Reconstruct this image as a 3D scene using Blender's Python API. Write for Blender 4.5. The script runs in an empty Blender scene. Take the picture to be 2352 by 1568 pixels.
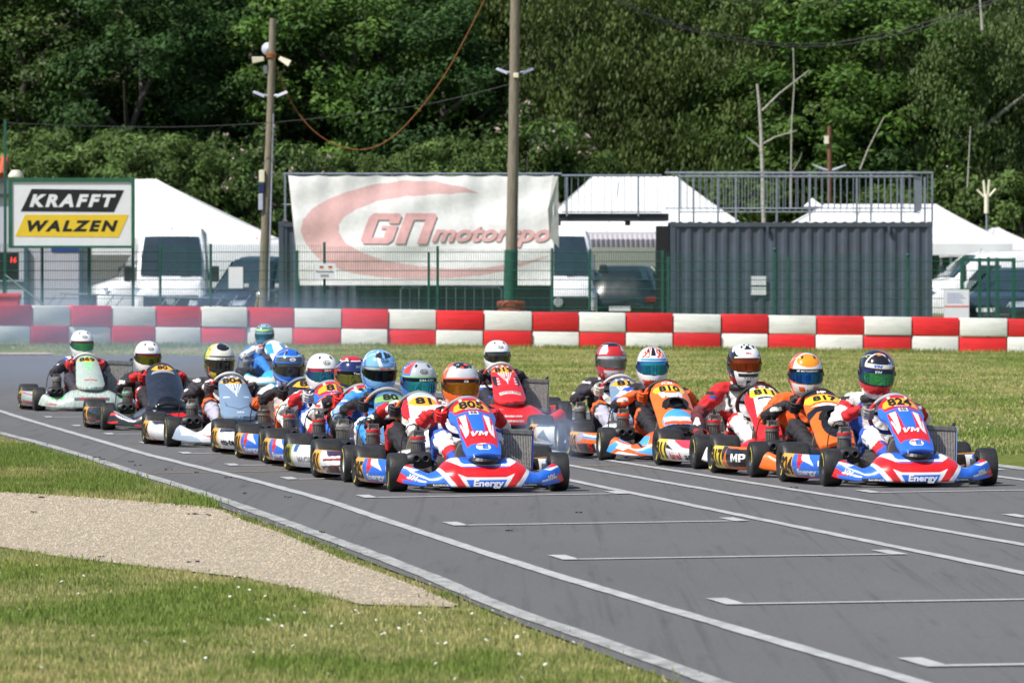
import bpy, bmesh, math, random
import numpy as np
from mathutils import Vector, Matrix, noise as mnoise
random.seed(7); rng = np.random.default_rng(7)
sc = bpy.context.scene
COL = sc.collection
PI = math.pi
# ---------------------------------------------------------------- camera
F = 14500.0; H = 1.42; HY = 648.0; CX = 1176.0       # lens in photo units, eye height, horizon row, centre column
cam_d = bpy.data.cameras.new('camera'); cam = bpy.data.objects.new('camera', cam_d); COL.objects.link(cam)
cam_d.sensor_width = 36; cam_d.lens = F / 2352 * 36
cam.location = (0, 0, H); cam.rotation_euler = (PI / 2 - 136.0 / F, 0, 0)
cam_d.clip_start = 0.5; cam_d.clip_end = 3000
cam_d.dof.use_dof = True; cam_d.dof.focus_distance = 43.5; cam_d.dof.aperture_fstop = 11.5
sc.camera = cam
# ---------------------------------------------------------------- sky, sun, exposure
SUN_EL = math.radians(53); SUN_AZ = math.radians(-124)   # azimuth of the sun, clockwise from +Y (left, a little behind the camera)
wd = bpy.data.worlds.new('World'); sc.world = wd; wd.use_nodes = True
nt = wd.node_tree; nt.nodes.clear()
sky = nt.nodes.new('ShaderNodeTexSky'); sky.sky_type = 'NISHITA'; sky.sun_disc = False
sky.sun_elevation = SUN_EL; sky.sun_rotation = SUN_AZ; sky.altitude = 150; sky.air_density = 1.0; sky.dust_density = 1.2
bg = nt.nodes.new('ShaderNodeBackground'); bg.inputs[1].default_value = 0.1
wo = nt.nodes.new('ShaderNodeOutputWorld')
nt.links.new(sky.outputs[0], bg.inputs[0]); nt.links.new(bg.outputs[0], wo.inputs[0])
sun_d = bpy.data.lights.new('sun', 'SUN'); sun_d.energy = 4.8; sun_d.angle = math.radians(0.53); sun_d.color = (1.0, 0.955, 0.88)
sun = bpy.data.objects.new('sun', sun_d); COL.objects.link(sun)
sdir = Vector((math.sin(SUN_AZ) * math.cos(SUN_EL), math.cos(SUN_AZ) * math.cos(SUN_EL), math.sin(SUN_EL)))
sun.rotation_euler = sdir.to_track_quat('Z', 'Y').to_euler(); sun.location = (-20, -20, 40)
sc.view_settings.view_transform = 'Standard'; sc.view_settings.look = 'None'
sc.view_settings.exposure = 0.32; sc.view_settings.gamma = 1.0; sc.view_settings.use_curve_mapping = False
sc.render.engine = 'CYCLES'
try:
    sc.cycles.max_bounces = 6; sc.cycles.transparent_max_bounces = 12; sc.cycles.volume_bounces = 1
    sc.cycles.volume_step_rate = 1.0; sc.cycles.volume_max_steps = 96
except Exception: pass
# ---------------------------------------------------------------- helpers
def W(x, y, Y):                     # a point of the photo at a known distance
    return ((x - CX) / F * Y, Y, H - (y - HY) / F * Y)
def G(x, y):                        # a point of the photo on the level track
    Y = H * F / (y - HY); return ((x - CX) / F * Y, Y)
def S(r, g, b, k=1.0):
    o = []
    for c in (r, g, b):
        c = c / 255.0
        o.append(k * (c / 12.92 if c <= .04045 else ((c + .055) / 1.055) ** 2.4))
    return tuple(o)
MATS = {}
def M(name, col=(.5, .5, .5), rough=.5, metal=0, var=.12, vs=6.0, bump=0.0, bs=40.0, coat=0.0, attr=False, spec=.5, trans=0.0, alpha=1.0, rvar=.1, stretch=None, dirt=0.0, dcol=(.12, .1, .08), ds=1.5, orand=0.0):
    if name in MATS: return MATS[name]
    m = bpy.data.materials.new(name); m.use_nodes = True; t = m.node_tree; N = t.nodes; L = t.links
    b = N['Principled BSDF']; out = N['Material Output']
    tc = N.new('ShaderNodeTexCoord'); src = tc.outputs['Object']
    if stretch:
        mp = N.new('ShaderNodeMapping'); mp.inputs['Scale'].default_value = stretch; L.new(src, mp.inputs[0]); src = mp.outputs[0]
    n1 = N.new('ShaderNodeTexNoise'); n1.inputs['Scale'].default_value = vs; n1.inputs['Detail'].default_value = 5
    L.new(src, n1.inputs['Vector'])
    mr = N.new('ShaderNodeMapRange'); mr.inputs[1].default_value = .3; mr.inputs[2].default_value = .7
    mr.inputs[3].default_value = 1 - var; mr.inputs[4].default_value = 1 + var
    L.new(n1.outputs['Fac'], mr.inputs[0])
    mx = N.new('ShaderNodeVectorMath'); mx.operation = 'MULTIPLY'
    if attr:
        at = N.new('ShaderNodeAttribute'); at.attribute_name = 'col'; L.new(at.outputs['Color'], mx.inputs[0])
    else:
        mx.inputs[0].default_value = col[:3]
    L.new(mr.outputs[0], mx.inputs[1])
    csock = mx.outputs[0]
    if orand:
        oi = N.new('ShaderNodeObjectInfo'); orr = N.new('ShaderNodeMapRange'); orr.inputs[3].default_value = 1 - orand; orr.inputs[4].default_value = 1 + orand * .6; L.new(oi.outputs['Random'], orr.inputs[0])
        om = N.new('ShaderNodeVectorMath'); om.operation = 'MULTIPLY'; L.new(csock, om.inputs[0]); L.new(orr.outputs[0], om.inputs[1]); csock = om.outputs[0]
    if dirt > 0:
        n3 = N.new('ShaderNodeTexNoise'); n3.inputs['Scale'].default_value = ds; n3.inputs['Detail'].default_value = 8; n3.inputs['Roughness'].default_value = .7
        L.new(src, n3.inputs['Vector'])
        m3 = N.new('ShaderNodeMapRange'); m3.inputs[1].default_value = .5; m3.inputs[2].default_value = .75; m3.inputs[3].default_value = 0; m3.inputs[4].default_value = dirt
        L.new(n3.outputs['Fac'], m3.inputs[0])
        mm = N.new('ShaderNodeMix'); mm.data_type = 'RGBA'; L.new(m3.outputs[0], mm.inputs[0]); L.new(csock, mm.inputs[6]); mm.inputs[7].default_value = (*dcol, 1)
        csock = mm.outputs[2]
    L.new(csock, b.inputs['Base Color'])
    m2 = N.new('ShaderNodeMapRange'); m2.inputs[3].default_value = max(.02, rough - rvar); m2.inputs[4].default_value = min(1, rough + rvar)
    L.new(n1.outputs['Fac'], m2.inputs[0]); L.new(m2.outputs[0], b.inputs['Roughness'])
    b.inputs['Metallic'].default_value = metal; b.inputs['Specular IOR Level'].default_value = spec
    b.inputs['Coat Weight'].default_value = coat; b.inputs['Coat Roughness'].default_value = .06
    b.inputs['Alpha'].default_value = alpha
    if bump > 0:
        n2 = N.new('ShaderNodeTexNoise'); n2.inputs['Scale'].default_value = bs; n2.inputs['Detail'].default_value = 4
        L.new(src, n2.inputs['Vector'])
        bp = N.new('ShaderNodeBump'); bp.inputs['Strength'].default_value = bump; bp.inputs['Distance'].default_value = .02
        L.new(n2.outputs['Fac'], bp.inputs['Height']); L.new(bp.outputs[0], b.inputs['Normal'])
    if trans > 0:
        tr = N.new('ShaderNodeBsdfTranslucent'); L.new(csock, tr.inputs[0])
        ms = N.new('ShaderNodeMixShader'); ms.inputs[0].default_value = trans
        L.new(b.outputs[0], ms.inputs[1]); L.new(tr.outputs[0], ms.inputs[2]); L.new(ms.outputs[0], out.inputs[0])
    MATS[name] = m
    return m
def npmesh(name, v, f, cols=None, smooth=False):
    """v (N,3), f (M,k) arrays -> mesh"""
    me = bpy.data.meshes.new(name); v = np.asarray(v, np.float32); f = np.asarray(f, np.int32)
    k = f.shape[1]
    me.vertices.add(len(v)); me.vertices.foreach_set('co', v.ravel())
    me.loops.add(f.size); me.loops.foreach_set('vertex_index', f.ravel())
    me.polygons.add(len(f)); me.polygons.foreach_set('loop_start', np.arange(0, f.size, k, dtype=np.int32))
    try: me.polygons.foreach_set('loop_total', np.full(len(f), k, np.int32))
    except Exception: pass
    me.update(calc_edges=True)
    if cols is not None: setcol(me, cols)
    if smooth: me.polygons.foreach_set('use_smooth', np.ones(len(f), bool))
    return me
def setcol(me, cols):
    a = me.attributes.new('col', 'FLOAT_COLOR', 'POINT'); c = np.ones((len(me.vertices), 4), np.float32); c[:, :3] = cols
    a.data.foreach_set('color', c.ravel())
def obj(name, me, mat=None, parent=None, loc=None, rot=None, kind=None, label=None, cat=None, group=None):
    o = bpy.data.objects.new(name, me); COL.objects.link(o)
    if mat is not None and len(me.materials) == 0: me.materials.append(mat)
    elif mat is not None and me.materials[0] != mat:
        o.material_slots[0].link = 'OBJECT'; o.material_slots[0].material = mat
    if parent is not None: o.parent = parent
    if loc is not None: o.location = loc
    if rot is not None: o.rotation_euler = rot
    if kind: o['kind'] = kind
    if label: o['label'] = label
    if cat: o['category'] = cat
    if group: o['group'] = group
    return o
def thing(name, label, cat, loc=(0, 0, 0), rz=0, group=None):
    o = bpy.data.objects.new(name, None); COL.objects.link(o); o.location = loc; o.rotation_euler = (0, 0, rz)
    o.empty_display_size = .2
    o['label'] = label; o['category'] = cat
    if group: o['group'] = group
    return o
class MB:
    def __init__(s): s.v = []; s.f = []
    def add(s, vs, fs):
        n = len(s.v); s.v += [tuple(p) for p in vs]; s.f += [tuple(i + n for i in q) for q in fs]; return s
    def box(s, x0, x1, y0, y1, z0, z1):
        return s.add([(x0, y0, z0), (x1, y0, z0), (x1, y1, z0), (x0, y1, z0), (x0, y0, z1), (x1, y0, z1), (x1, y1, z1), (x0, y1, z1)],
                     [(0, 3, 2, 1), (4, 5, 6, 7), (0, 1, 5, 4), (1, 2, 6, 5), (2, 3, 7, 6), (3, 0, 4, 7)])
    def cbox(s, c, d, M3=None):
        hx, hy, hz = d[0] / 2, d[1] / 2, d[2] / 2; vs = []
        for sx, sy, sz in ((-1, -1, -1), (1, -1, -1), (1, 1, -1), (-1, 1, -1), (-1, -1, 1), (1, -1, 1), (1, 1, 1), (-1, 1, 1)):
            p = Vector((sx * hx, sy * hy, sz * hz))
            if M3 is not None: p = M3 @ p
            vs.append((p.x + c[0], p.y + c[1], p.z + c[2]))
        return s.add(vs, [(0, 3, 2, 1), (4, 5, 6, 7), (0, 1, 5, 4), (1, 2, 6, 5), (2, 3, 7, 6), (3, 0, 4, 7)])
    def path(s, pts, r, n=8, cap=True):
        pts = [Vector(p) for p in pts]; rs = r if isinstance(r, (list, tuple)) else [r] * len(pts)
        b = len(s.v); up = None
        for i, p in enumerate(pts):
            d = (pts[min(i + 1, len(pts) - 1)] - pts[max(i - 1, 0)])
            d = d.normalized() if d.length > 1e-9 else Vector((0, 0, 1))
            if up is None: up = Vector((0, 0, 1)) if abs(d.z) < .9 else Vector((1, 0, 0))
            a = d.cross(up); a = a.normalized() if a.length > 1e-6 else d.orthogonal().normalized(); c = d.cross(a).normalized(); up = -c if False else up
            for k in range(n):
                t = 2 * PI * k / n; q = p + (a * math.cos(t) + c * math.sin(t)) * rs[i]; s.v.append(tuple(q))
        for i in range(len(pts) - 1):
            for k in range(n):
                k2 = (k + 1) % n
                s.f.append((b + i * n + k, b + i * n + k2, b + (i + 1) * n + k2, b + (i + 1) * n + k))
        if cap:
            s.f.append(tuple(b + k for k in range(n))[::-1]); s.f.append(tuple(b + (len(pts) - 1) * n + k for k in range(n)))
        return s
    def lathe(s, prof, c=(0, 0, 0), axis='z', n=16, cap=False):
        b = len(s.v)
        for r, h in prof:
            for k in range(n):
                t = 2 * PI * k / n; u, w = r * math.cos(t), r * math.sin(t)
                p = (u, w, h) if axis == 'z' else ((h, u, w) if axis == 'x' else (u, h, w))
                s.v.append((p[0] + c[0], p[1] + c[1], p[2] + c[2]))
        for i in range(len(prof) - 1):
            for k in range(n):
                k2 = (k + 1) % n; s.f.append((b + i * n + k, b + i * n + k2, b + (i + 1) * n + k2, b + (i + 1) * n + k))
        if cap:
            s.f.append(tuple(b + k for k in range(n))[::-1]); s.f.append(tuple(b + (len(prof) - 1) * n + k for k in range(n)))
        return s
    def prism(s, poly, a0, a1, plane='xz'):
        n = len(poly); b = len(s.v)
        for a in (a0, a1):
            for u, w in poly:
                s.v.append((u, a, w) if plane == 'xz' else ((u, w, a) if plane == 'xy' else (a, u, w)))
        s.f.append(tuple(b + k for k in range(n))); s.f.append(tuple(b + n + k for k in range(n))[::-1])
        for k in range(n):
            k2 = (k + 1) % n; s.f.append((b + k2, b + k, b + n + k, b + n + k2))
        return s
    def mesh(s, name, bevel=0, smooth=False, seg=2, fix=True):
        me = bpy.data.meshes.new(name); me.from_pydata(s.v, [], s.f); me.update()
        if fix or bevel:
            bm = bmesh.new(); bm.from_mesh(me)
            if fix: bmesh.ops.recalc_face_normals(bm, faces=bm.faces[:])
            if bevel:
                es = [e for e in bm.edges if len(e.link_faces) == 2 and e.calc_face_angle(0) > .5]
                bmesh.ops.bevel(bm, geom=es, offset=bevel, segments=seg, affect='EDGES', profile=.5, clamp_overlap=True)
            bm.to_mesh(me); bm.free()
        if smooth:
            me.polygons.foreach_set('use_smooth', np.ones(len(me.polygons), bool))
            if smooth == 'auto':
                try: me.set_sharp_from_angle(angle=math.radians(38))
                except Exception: pass
        return me
    def build(s, name, mat, parent=None, bevel=0, smooth=False, seg=2, **k):
        return obj(name, s.mesh(name, bevel, smooth, seg), mat, parent, **k)
def smoothstep(x): x = np.clip(x, 0, 1); return x * x * (3 - 2 * x)
def inpoly(x, y, poly):
    r = np.zeros(x.shape, bool); n = len(poly); j = n - 1
    for i in range(n):
        xi, yi = poly[i]; xj, yj = poly[j]
        if yi != yj:
            c = ((yi > y) != (yj > y)) & (x < (xj - xi) * (y - yi) / (yj - yi) + xi); r ^= c
        j = i
    return r
def vnoise(x, y, s, seed=0):
    """smooth value noise, vectorised"""
    x = x * s + seed * 17.3; y = y * s + seed * 9.1
    xi = np.floor(x).astype(np.int64); yi = np.floor(y).astype(np.int64); fx = x - xi; fy = y - yi
    fx = fx * fx * (3 - 2 * fx); fy = fy * fy * (3 - 2 * fy)
    def h(a, b):
        n = (a * 374761393 + b * 668265263 + seed * 1442695) & 0x7fffffff
        n = ((n ^ (n >> 13)) * 1274126177) & 0x7fffffff
        return ((n ^ (n >> 16)) & 0xffff) / 65535.0
    return (h(xi, yi) * (1 - fx) + h(xi + 1, yi) * fx) * (1 - fy) + (h(xi, yi + 1) * (1 - fx) + h(xi + 1, yi + 1) * fx) * fy
# ---------------------------------------------------------------- lettering: every string made once, flat, cap height 1, centred
TX = {}
def prep_texts(keys):
    tmp = []
    for key in keys:
        s, bold, shear = key
        cu = bpy.data.curves.new('t', 'FONT'); cu.body = s; cu.offset = bold; cu.shear = shear; cu.resolution_u = 3; cu.fill_mode = 'FRONT'
        if s in ('KRAFFT', 'WALZEN'): cu.space_character = 1.35
        o = bpy.data.objects.new('t', cu); COL.objects.link(o); tmp.append((key, o, cu))
    dg = bpy.context.evaluated_depsgraph_get()
    for key, o, cu in tmp:
        e = o.evaluated_get(dg); me = e.to_mesh()
        v = np.array([p.co[:2] for p in me.vertices]).reshape(-1, 2); fs = [tuple(p.vertices) for p in me.polygons]
        e.to_mesh_clear()
        if len(v):
            lo = v.min(0); hi = v.max(0); v = v - (lo + hi) / 2; v = v / (hi[1] - lo[1])
            TX[key] = (v, fs)
    for key, o, cu in tmp:
        bpy.data.objects.remove(o); bpy.data.curves.remove(cu)
def dice(key, step=.22):
    """cut a string's faces small enough to follow a curved panel"""
    v, fs = TX[key]; bm = bmesh.new(); vs = [bm.verts.new((p[0], p[1], 0)) for p in v]
    for f in fs:
        try: bm.faces.new([vs[i] for i in f])
        except ValueError: pass
    bmesh.ops.triangulate(bm, faces=bm.faces[:])
    for _ in range(3):
        es = [e for e in bm.edges if e.calc_length() > step]
        if not es: break
        bmesh.ops.subdivide_edges(bm, edges=es, cuts=1); bmesh.ops.triangulate(bm, faces=[f for f in bm.faces if len(f.verts) > 3])
    bm.verts.ensure_lookup_table(); bm.verts.index_update()
    TX[key] = (np.array([tuple(q.co)[:2] for q in bm.verts]), [tuple(q.index for q in f.verts) for f in bm.faces]); bm.free()
def text_on(name, key, fmap, cx, cy, w, h, mat, parent, rot=0.0, bend=0.0):
    """lay a string on a surface: fmap(u,v)->(N,3); w, h are the string's size there"""
    v, fs = TX[key]; ww = v[:, 0].max() - v[:, 0].min()
    u = v[:, 0] / ww * w; q = v[:, 1] * h
    c, s_ = math.cos(rot), math.sin(rot)
    uu = cx + u * c - q * s_; vv = cy + u * s_ + q * c + bend * (u / w) ** 2
    P = fmap(uu, vv)
    me = bpy.data.meshes.new(name); me.from_pydata([tuple(p) for p in P], [], fs); me.update()
    return obj(name, me, mat, parent)

GLYPH = {'M': [[(0, 0), (0, 1), (.26, 1), (.26, 0)], [(.78, 0), (.78, 1), (1.04, 1), (1.04, 0)], [(.26, 1), (.26, .58), (.52, .1), (.52, .5)], [(.78, 1), (.52, .5), (.52, .1), (.78, .58)]],
         'G': [[(0, .12), (0, .88), (.12, 1), (.32, 1), (.32, 0), (.12, 0)], [(.32, 1), (.9, 1), (1.0, .9), (1.0, .78), (.32, .78)], [(.68, .78), (1.0, .78), (1.0, .66), (.68, .66)], [(.32, 0), (.88, 0), (1.0, .12), (1.0, .2), (.32, .2)], [(.68, .2), (1.0, .2), (1.0, .48), (.68, .48)], [(.5, .48), (1.0, .48), (1.0, .59), (.5, .59)]],
         'N': [[(0, 0), (0, 1), (.32, 1), (.32, 0)], [(.32, 1), (.68, 1), (.68, .78), (.32, .78)], [(.68, 1), (.9, 1), (1.0, .88), (1.0, 0), (.68, 0)]],
         'V': [[(0, 1), (.3, 1), (.5, .36), (.7, 1), (1.0, 1), (.64, 0), (.36, 0)]],
         'P': [[(0, 0), (0, 1), (.26, 1), (.26, 0)], [(.26, 1), (.62, 1), (.8, .86), (.8, .74), (.26, .78)], [(.56, .78), (.8, .74), (.8, .48), (.56, .54)], [(.26, .54), (.56, .54), (.8, .48), (.62, .34), (.26, .34)]]}
def block_text(key, s_, shear):
    v = []; fs = []; x = 0
    for ch in s_:
        w = 0
        for poly in GLYPH[ch]:
            b = len(v); v += [(x + a + shear * c, c) for a, c in poly]; fs.append(tuple(range(b, b + len(poly)))); w = max(w, max(p[0] for p in poly))
        x += w + .1
    v = np.array(v); lo = v.min(0); hi = v.max(0); TX[key] = (v - (lo + hi) / 2, fs)
prep_texts([('#', .02, .2), ('*', .04, 0), ('1', .05, .2), ('16', .03, .1), ('8', .03, 0), ('8', .035, 0), ('80', .03, 0), ('80', .035, 0), ('804', .03, 0), ('804', .035, 0), ('805', .03, 0), ('805', .035, 0), ('81', .03, 0), ('81', .035, 0), ('810', .03, 0), ('810', .035, 0), ('811', .03, 0), ('811', .035, 0), ('817', .03, 0), ('817', .035, 0), ('819', .03, 0), ('819', .035, 0), ('824', .03, 0), ('824', .035, 0), ('869', .03, 0), ('869', .035, 0), ('ACP RACING', .03, .2), ('AGSA', .02, .15), ('Arai', .012, .2), ('BELL', .02, 0), ('E', .04, .1), ('EB', .02, 0), ('EDERMANN', .02, .1), ('ENDE', .01, 0), ('Energy', .035, .1), ('GB', .02, 0), ('GN', .05, .35), ('KARTING SERIES', .02, .1), ('KRAFFT', .05, .28), ('KSL', .03, .25), ('L', .03, .1), ('LE MANS', .02, .1), ('LIN', .02, .2), ('MAGIK', .02, 0), ('MP', .012, .1), ('MP MOTORSPORT', .015, 0), ('RAVENOL', .02, 0), ('Rennstrecke', .01, 0), ('S', .03, .1), ('SC', .02, .1), ('SIM-ON', .02, 0), ('SKY', .02, .1), ('TONYKART', .02, .1), ('TONYKART', .03, .1), ('Team', .02, .1), ('UVEX', .015, 0), ('VM', .008, .3), ('WALZEN', .05, .28), ('art', .02, 0), ('birel', .02, 0), ('fenster.com', .02, .1), ('motorspo', .035, .35), ('mts-tec', .03, 0)])
block_text(('MP', .012, .1), 'MP', .1); block_text(('VM', .008, .3), 'VM', .3); block_text(('GN', .05, .35), 'GN', .35)
for _k in list(TX): dice(_k)
# ================================================================ GROUND
def zg(X, Y):
    X = np.asarray(X, float); Y = np.asarray(Y, float)
    xi = CX + X / np.maximum(Y, 1) * F
    zb = np.interp(xi, [0, 1176, 2352], [.154, .053, -.066])
    y0 = np.interp(xi, [600, 900, 1300], [122.8, 100, 88])
    z = smoothstep((Y - y0) / (133 - y0)) * zb
    k = smoothstep((Y - 134.3) / 6.0)
    z = z * (1 - k) + k * .22
    z = z + np.maximum(0, Y - 184) * .42 * smoothstep((Y - 184) / 12.0)
    return z
LEFT_EDGE = [(-700, 800), (-200, 948), (0, 1007), (55, 1018), (123, 1043), (191, 1059), (273, 1089), (383, 1121), (478, 1147), (506, 1165), (551, 1182), (665, 1220), (780, 1265), (894, 1309), (1008, 1352), (1106, 1396), (1204, 1437), (1286, 1466), (1480, 1540), (1660, 1610), (2300, 1860)]
FAR_EDGE = [(-700, 790), (-300, 806), (0, 816), (300, 816), (560, 817), (700, 824), (800, 846), (870, 868), (955, 889), (1001, 899), (1050, 904), (1256, 931), (1310, 938), (1700, 988), (2000, 1027), (2290, 1066), (2600, 1107), (3300, 1200), (5200, 1460)]
GRAVEL = [(-260, 1130), (0, 1131), (164, 1141), (301, 1151), (465, 1164.6), (503, 1172), (551, 1193), (649, 1226), (780, 1284), (878, 1318), (975, 1357), (1046, 1388), (1041, 1394), (829, 1388), (703, 1357), (547, 1324), (391, 1308), (137, 1279), (0, 1256), (-260, 1230)]
def gp(pts): return [G(*p) for p in pts]
def tri_sheet(name, poly, z, mat, sub=0):
    bm = bmesh.new(); vs = [bm.verts.new((p[0], p[1], z)) for p in poly]
    f = bm.faces.new(vs); bmesh.ops.triangulate(bm, faces=[f]); bmesh.ops.recalc_face_normals(bm, faces=bm.faces[:])
    me = bpy.data.meshes.new(name); bm.to_mesh(me); bm.free()
    if me.polygons and me.polygons[0].normal.z < 0: me.flip_normals()
    return obj(name, me, mat, kind='structure')
# --- ground sheet reaching far beyond everything
def grass_mat():
    m = bpy.data.materials.new('meadow'); m.use_nodes = True; N = m.node_tree.nodes; L = m.node_tree.links; b = N['Principled BSDF']
    tc = N.new('ShaderNodeTexCoord')
    def noise(scale, det=6, st=None):
        n = N.new('ShaderNodeTexNoise'); n.inputs['Scale'].default_value = scale; n.inputs['Detail'].default_value = det; n.inputs['Roughness'].default_value = .65
        if st:
            mp = N.new('ShaderNodeMapping'); mp.inputs['Scale'].default_value = st; L.new(tc.outputs['Object'], mp.inputs[0]); L.new(mp.outputs[0], n.inputs['Vector'])
        else: L.new(tc.outputs['Object'], n.inputs['Vector'])
        return n
    n1 = noise(.35, 8, (1, .35, 1)); n2 = noise(6, 6); n3 = noise(38, 3)
    r1 = N.new('ShaderNodeValToRGB'); e = r1.color_ramp.elements
    e[0].position = .36; e[0].color = (.085, .13, .022, 1); e[1].position = .64; e[1].color = (.33, .265, .13, 1)
    k = e.new(.5); k.color = (.16, .18, .045, 1)
    ad = N.new('ShaderNodeMath'); ad.operation = 'MULTIPLY_ADD'; ad.inputs[1].default_value = .45; ad.inputs[2].default_value = -.22
    L.new(n2.outputs['Fac'], ad.inputs[0]); a2 = N.new('ShaderNodeMath'); L.new(ad.outputs[0], a2.inputs[0]); L.new(n1.outputs['Fac'], a2.inputs[1])
    L.new(a2.outputs[0], r1.inputs[0])
    mr = N.new('ShaderNodeMapRange'); mr.inputs[1].default_value = .3; mr.inputs[2].default_value = .7; mr.inputs[3].default_value = .72; mr.inputs[4].default_value = 1.25; L.new(n3.outputs['Fac'], mr.inputs[0])
    vm = N.new('ShaderNodeVectorMath'); vm.operation = 'MULTIPLY'; L.new(r1.outputs[0], vm.inputs[0]); L.new(mr.outputs[0], vm.inputs[1])
    L.new(vm.outputs[0], b.inputs['Base Color']); b.inputs['Roughness'].default_value = .95; b.inputs['Specular IOR Level'].default_value = .1
    bp = N.new('ShaderNodeBump'); bp.inputs['Strength'].default_value = .8; bp.inputs['Distance'].default_value = .03; L.new(n3.outputs['Fac'], bp.inputs['Height']); L.new(bp.outputs[0], b.inputs['Normal'])
    return m
MEADOW = grass_mat()
ys = np.concatenate([np.linspace(-60, 20, 9), np.linspace(22, 86, 33), np.linspace(88, 184, 97), np.linspace(186, 260, 38), np.linspace(275, 900, 12)])
xs = np.concatenate([np.linspace(-500, -42, 12), np.linspace(-40, 40, 81), np.linspace(42, 500, 12)])
XX, YY = np.meshgrid(xs, ys); ZZ = zg(XX, np.minimum(YY, 262))
nx, ny = len(xs), len(ys); idx = np.arange(nx * ny).reshape(ny, nx)
fq = np.stack([idx[:-1, :-1], idx[:-1, 1:], idx[1:, 1:], idx[1:, :-1]], -1).reshape(-1, 4)
gmesh = npmesh('ground', np.stack([XX, YY, ZZ - .006], -1).reshape(-1, 3), fq, smooth=True); gmesh.materials.append(MEADOW); gmesh.materials.append(M('leaf litter', (.035, .03, .016), .95, var=.35, vs=2.5, bump=.6, bs=8))
gy = YY.reshape(-1)[fq].min(1); gmesh.polygons.foreach_set('material_index', (gy >= 185.9).astype(np.int32))
obj('ground', gmesh, None, kind='structure')
# --- asphalt
def asphalt_mat():
    m = bpy.data.materials.new('asphalt'); m.use_nodes = True; N = m.node_tree.nodes; L = m.node_tree.links; b = N['Principled BSDF']
    tc = N.new('ShaderNodeTexCoord')
    def noise(sc_, det, mp=None, rough=.6):
        n = N.new('ShaderNodeTexNoise'); n.inputs['Scale'].default_value = sc_; n.inputs['Detail'].default_value = det; n.inputs['Roughness'].default_value = rough
        if mp:
            q = N.new('ShaderNodeMapping'); q.inputs['Scale'].default_value = mp[0]; q.inputs['Rotation'].default_value = (0, 0, mp[1]); L.new(tc.outputs['Object'], q.inputs[0]); L.new(q.outputs[0], n.inputs['Vector'])
        else: L.new(tc.outputs['Object'], n.inputs['Vector'])
        return n.outputs['Fac']
    def mr(s, a, b_, c, d):
        r = N.new('ShaderNodeMapRange'); r.inputs[1].default_value = a; r.inputs[2].default_value = b_; r.inputs[3].default_value = c; r.inputs[4].default_value = d; L.new(s, r.inputs[0]); return r.outputs[0]
    def mul(a, b_):
        r = N.new('ShaderNodeMath'); r.operation = 'MULTIPLY'; L.new(a, r.inputs[0]); L.new(b_, r.inputs[1]); return r.outputs[0]
    big = mr(noise(.5, 6, ((1, .25, 1), math.radians(-8))), .3, .7, .91, 1.08)
    grain = mr(noise(190, 2), .3, .7, .72, 1.28)
    mid = mr(noise(40, 6, None, .75), .3, .7, .8, 1.2)
    streak = mr(noise(1.0, 6, ((16.0, .12, 1), math.radians(-8))), .55, .68, 1.0, .8)       # rubber laid along the racing line
    streak2 = mr(noise(1.0, 5, ((9.0, .5, 1), math.radians(14))), .58, .72, 1.0, .76)
    seams = mr(noise(1.2, 8, ((1, 1, 1), 0), .8), .495, .505, 1, 1)
    v = mul(mul(mul(big, grain), mid), mul(streak, streak2))
    c = N.new('ShaderNodeVectorMath'); c.operation = 'MULTIPLY'; c.inputs[0].default_value = (.118, .1165, .1175); L.new(v, c.inputs[1])
    L.new(c.outputs[0], b.inputs['Base Color']); b.inputs['Roughness'].default_value = .82; b.inputs['Specular IOR Level'].default_value = .3
    bp = N.new('ShaderNodeBump'); bp.inputs['Strength'].default_value = .5; bp.inputs['Distance'].default_value = .006; L.new(noise(160, 3), bp.inputs['Height']); L.new(bp.outputs[0], b.inputs['Normal'])
    return m
ASPH = asphalt_mat()
def at_height(pts, z): return [((x - CX) / F * (H - z) * F / (y - HY), (H - z) * F / (y - HY)) for x, y in pts]
trk = gp(LEFT_EDGE[::-1]) + gp(FAR_EDGE)
tri_sheet('race_track', trk, .004, ASPH)
# --- painted lines (strips along traced courses)
def paint_mat(name, col, wear):
    m = bpy.data.materials.new(name); m.use_nodes = True; N = m.node_tree.nodes; L = m.node_tree.links; b = N['Principled BSDF']
    tc = N.new('ShaderNodeTexCoord'); n = N.new('ShaderNodeTexNoise'); n.inputs['Scale'].default_value = 9; n.inputs['Detail'].default_value = 9; n.inputs['Roughness'].default_value = .75
    mp = N.new('ShaderNodeMapping'); mp.inputs['Scale'].default_value = (1, .35, 1); L.new(tc.outputs['Object'], mp.inputs[0]); L.new(mp.outputs[0], n.inputs['Vector'])
    r = N.new('ShaderNodeMapRange'); r.inputs[1].default_value = .42; r.inputs[2].default_value = .66; r.inputs[3].default_value = 0; r.inputs[4].default_value = wear; L.new(n.outputs['Fac'], r.inputs[0])
    n2 = N.new('ShaderNodeTexNoise'); n2.inputs['Scale'].default_value = 120; L.new(tc.outputs['Object'], n2.inputs['Vector'])
    r2 = N.new('ShaderNodeMapRange'); r2.inputs[1].default_value = .55; r2.inputs[2].default_value = .7; r2.inputs[4].default_value = wear * .8; L.new(n2.outputs['Fac'], r2.inputs[0])
    mxx = N.new('ShaderNodeMath'); mxx.operation = 'MAXIMUM'; L.new(r.outputs[0], mxx.inputs[0]); L.new(r2.outputs[0], mxx.inputs[1])
    mx = N.new('ShaderNodeMix'); mx.data_type = 'RGBA'; mx.inputs[6].default_value = (*col, 1); mx.inputs[7].default_value = (.09, .09, .09, 1); L.new(mxx.outputs[0], mx.inputs[0])
    L.new(mx.outputs[2], b.inputs['Base Color']); b.inputs['Roughness'].default_value = .7
    return m
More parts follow.
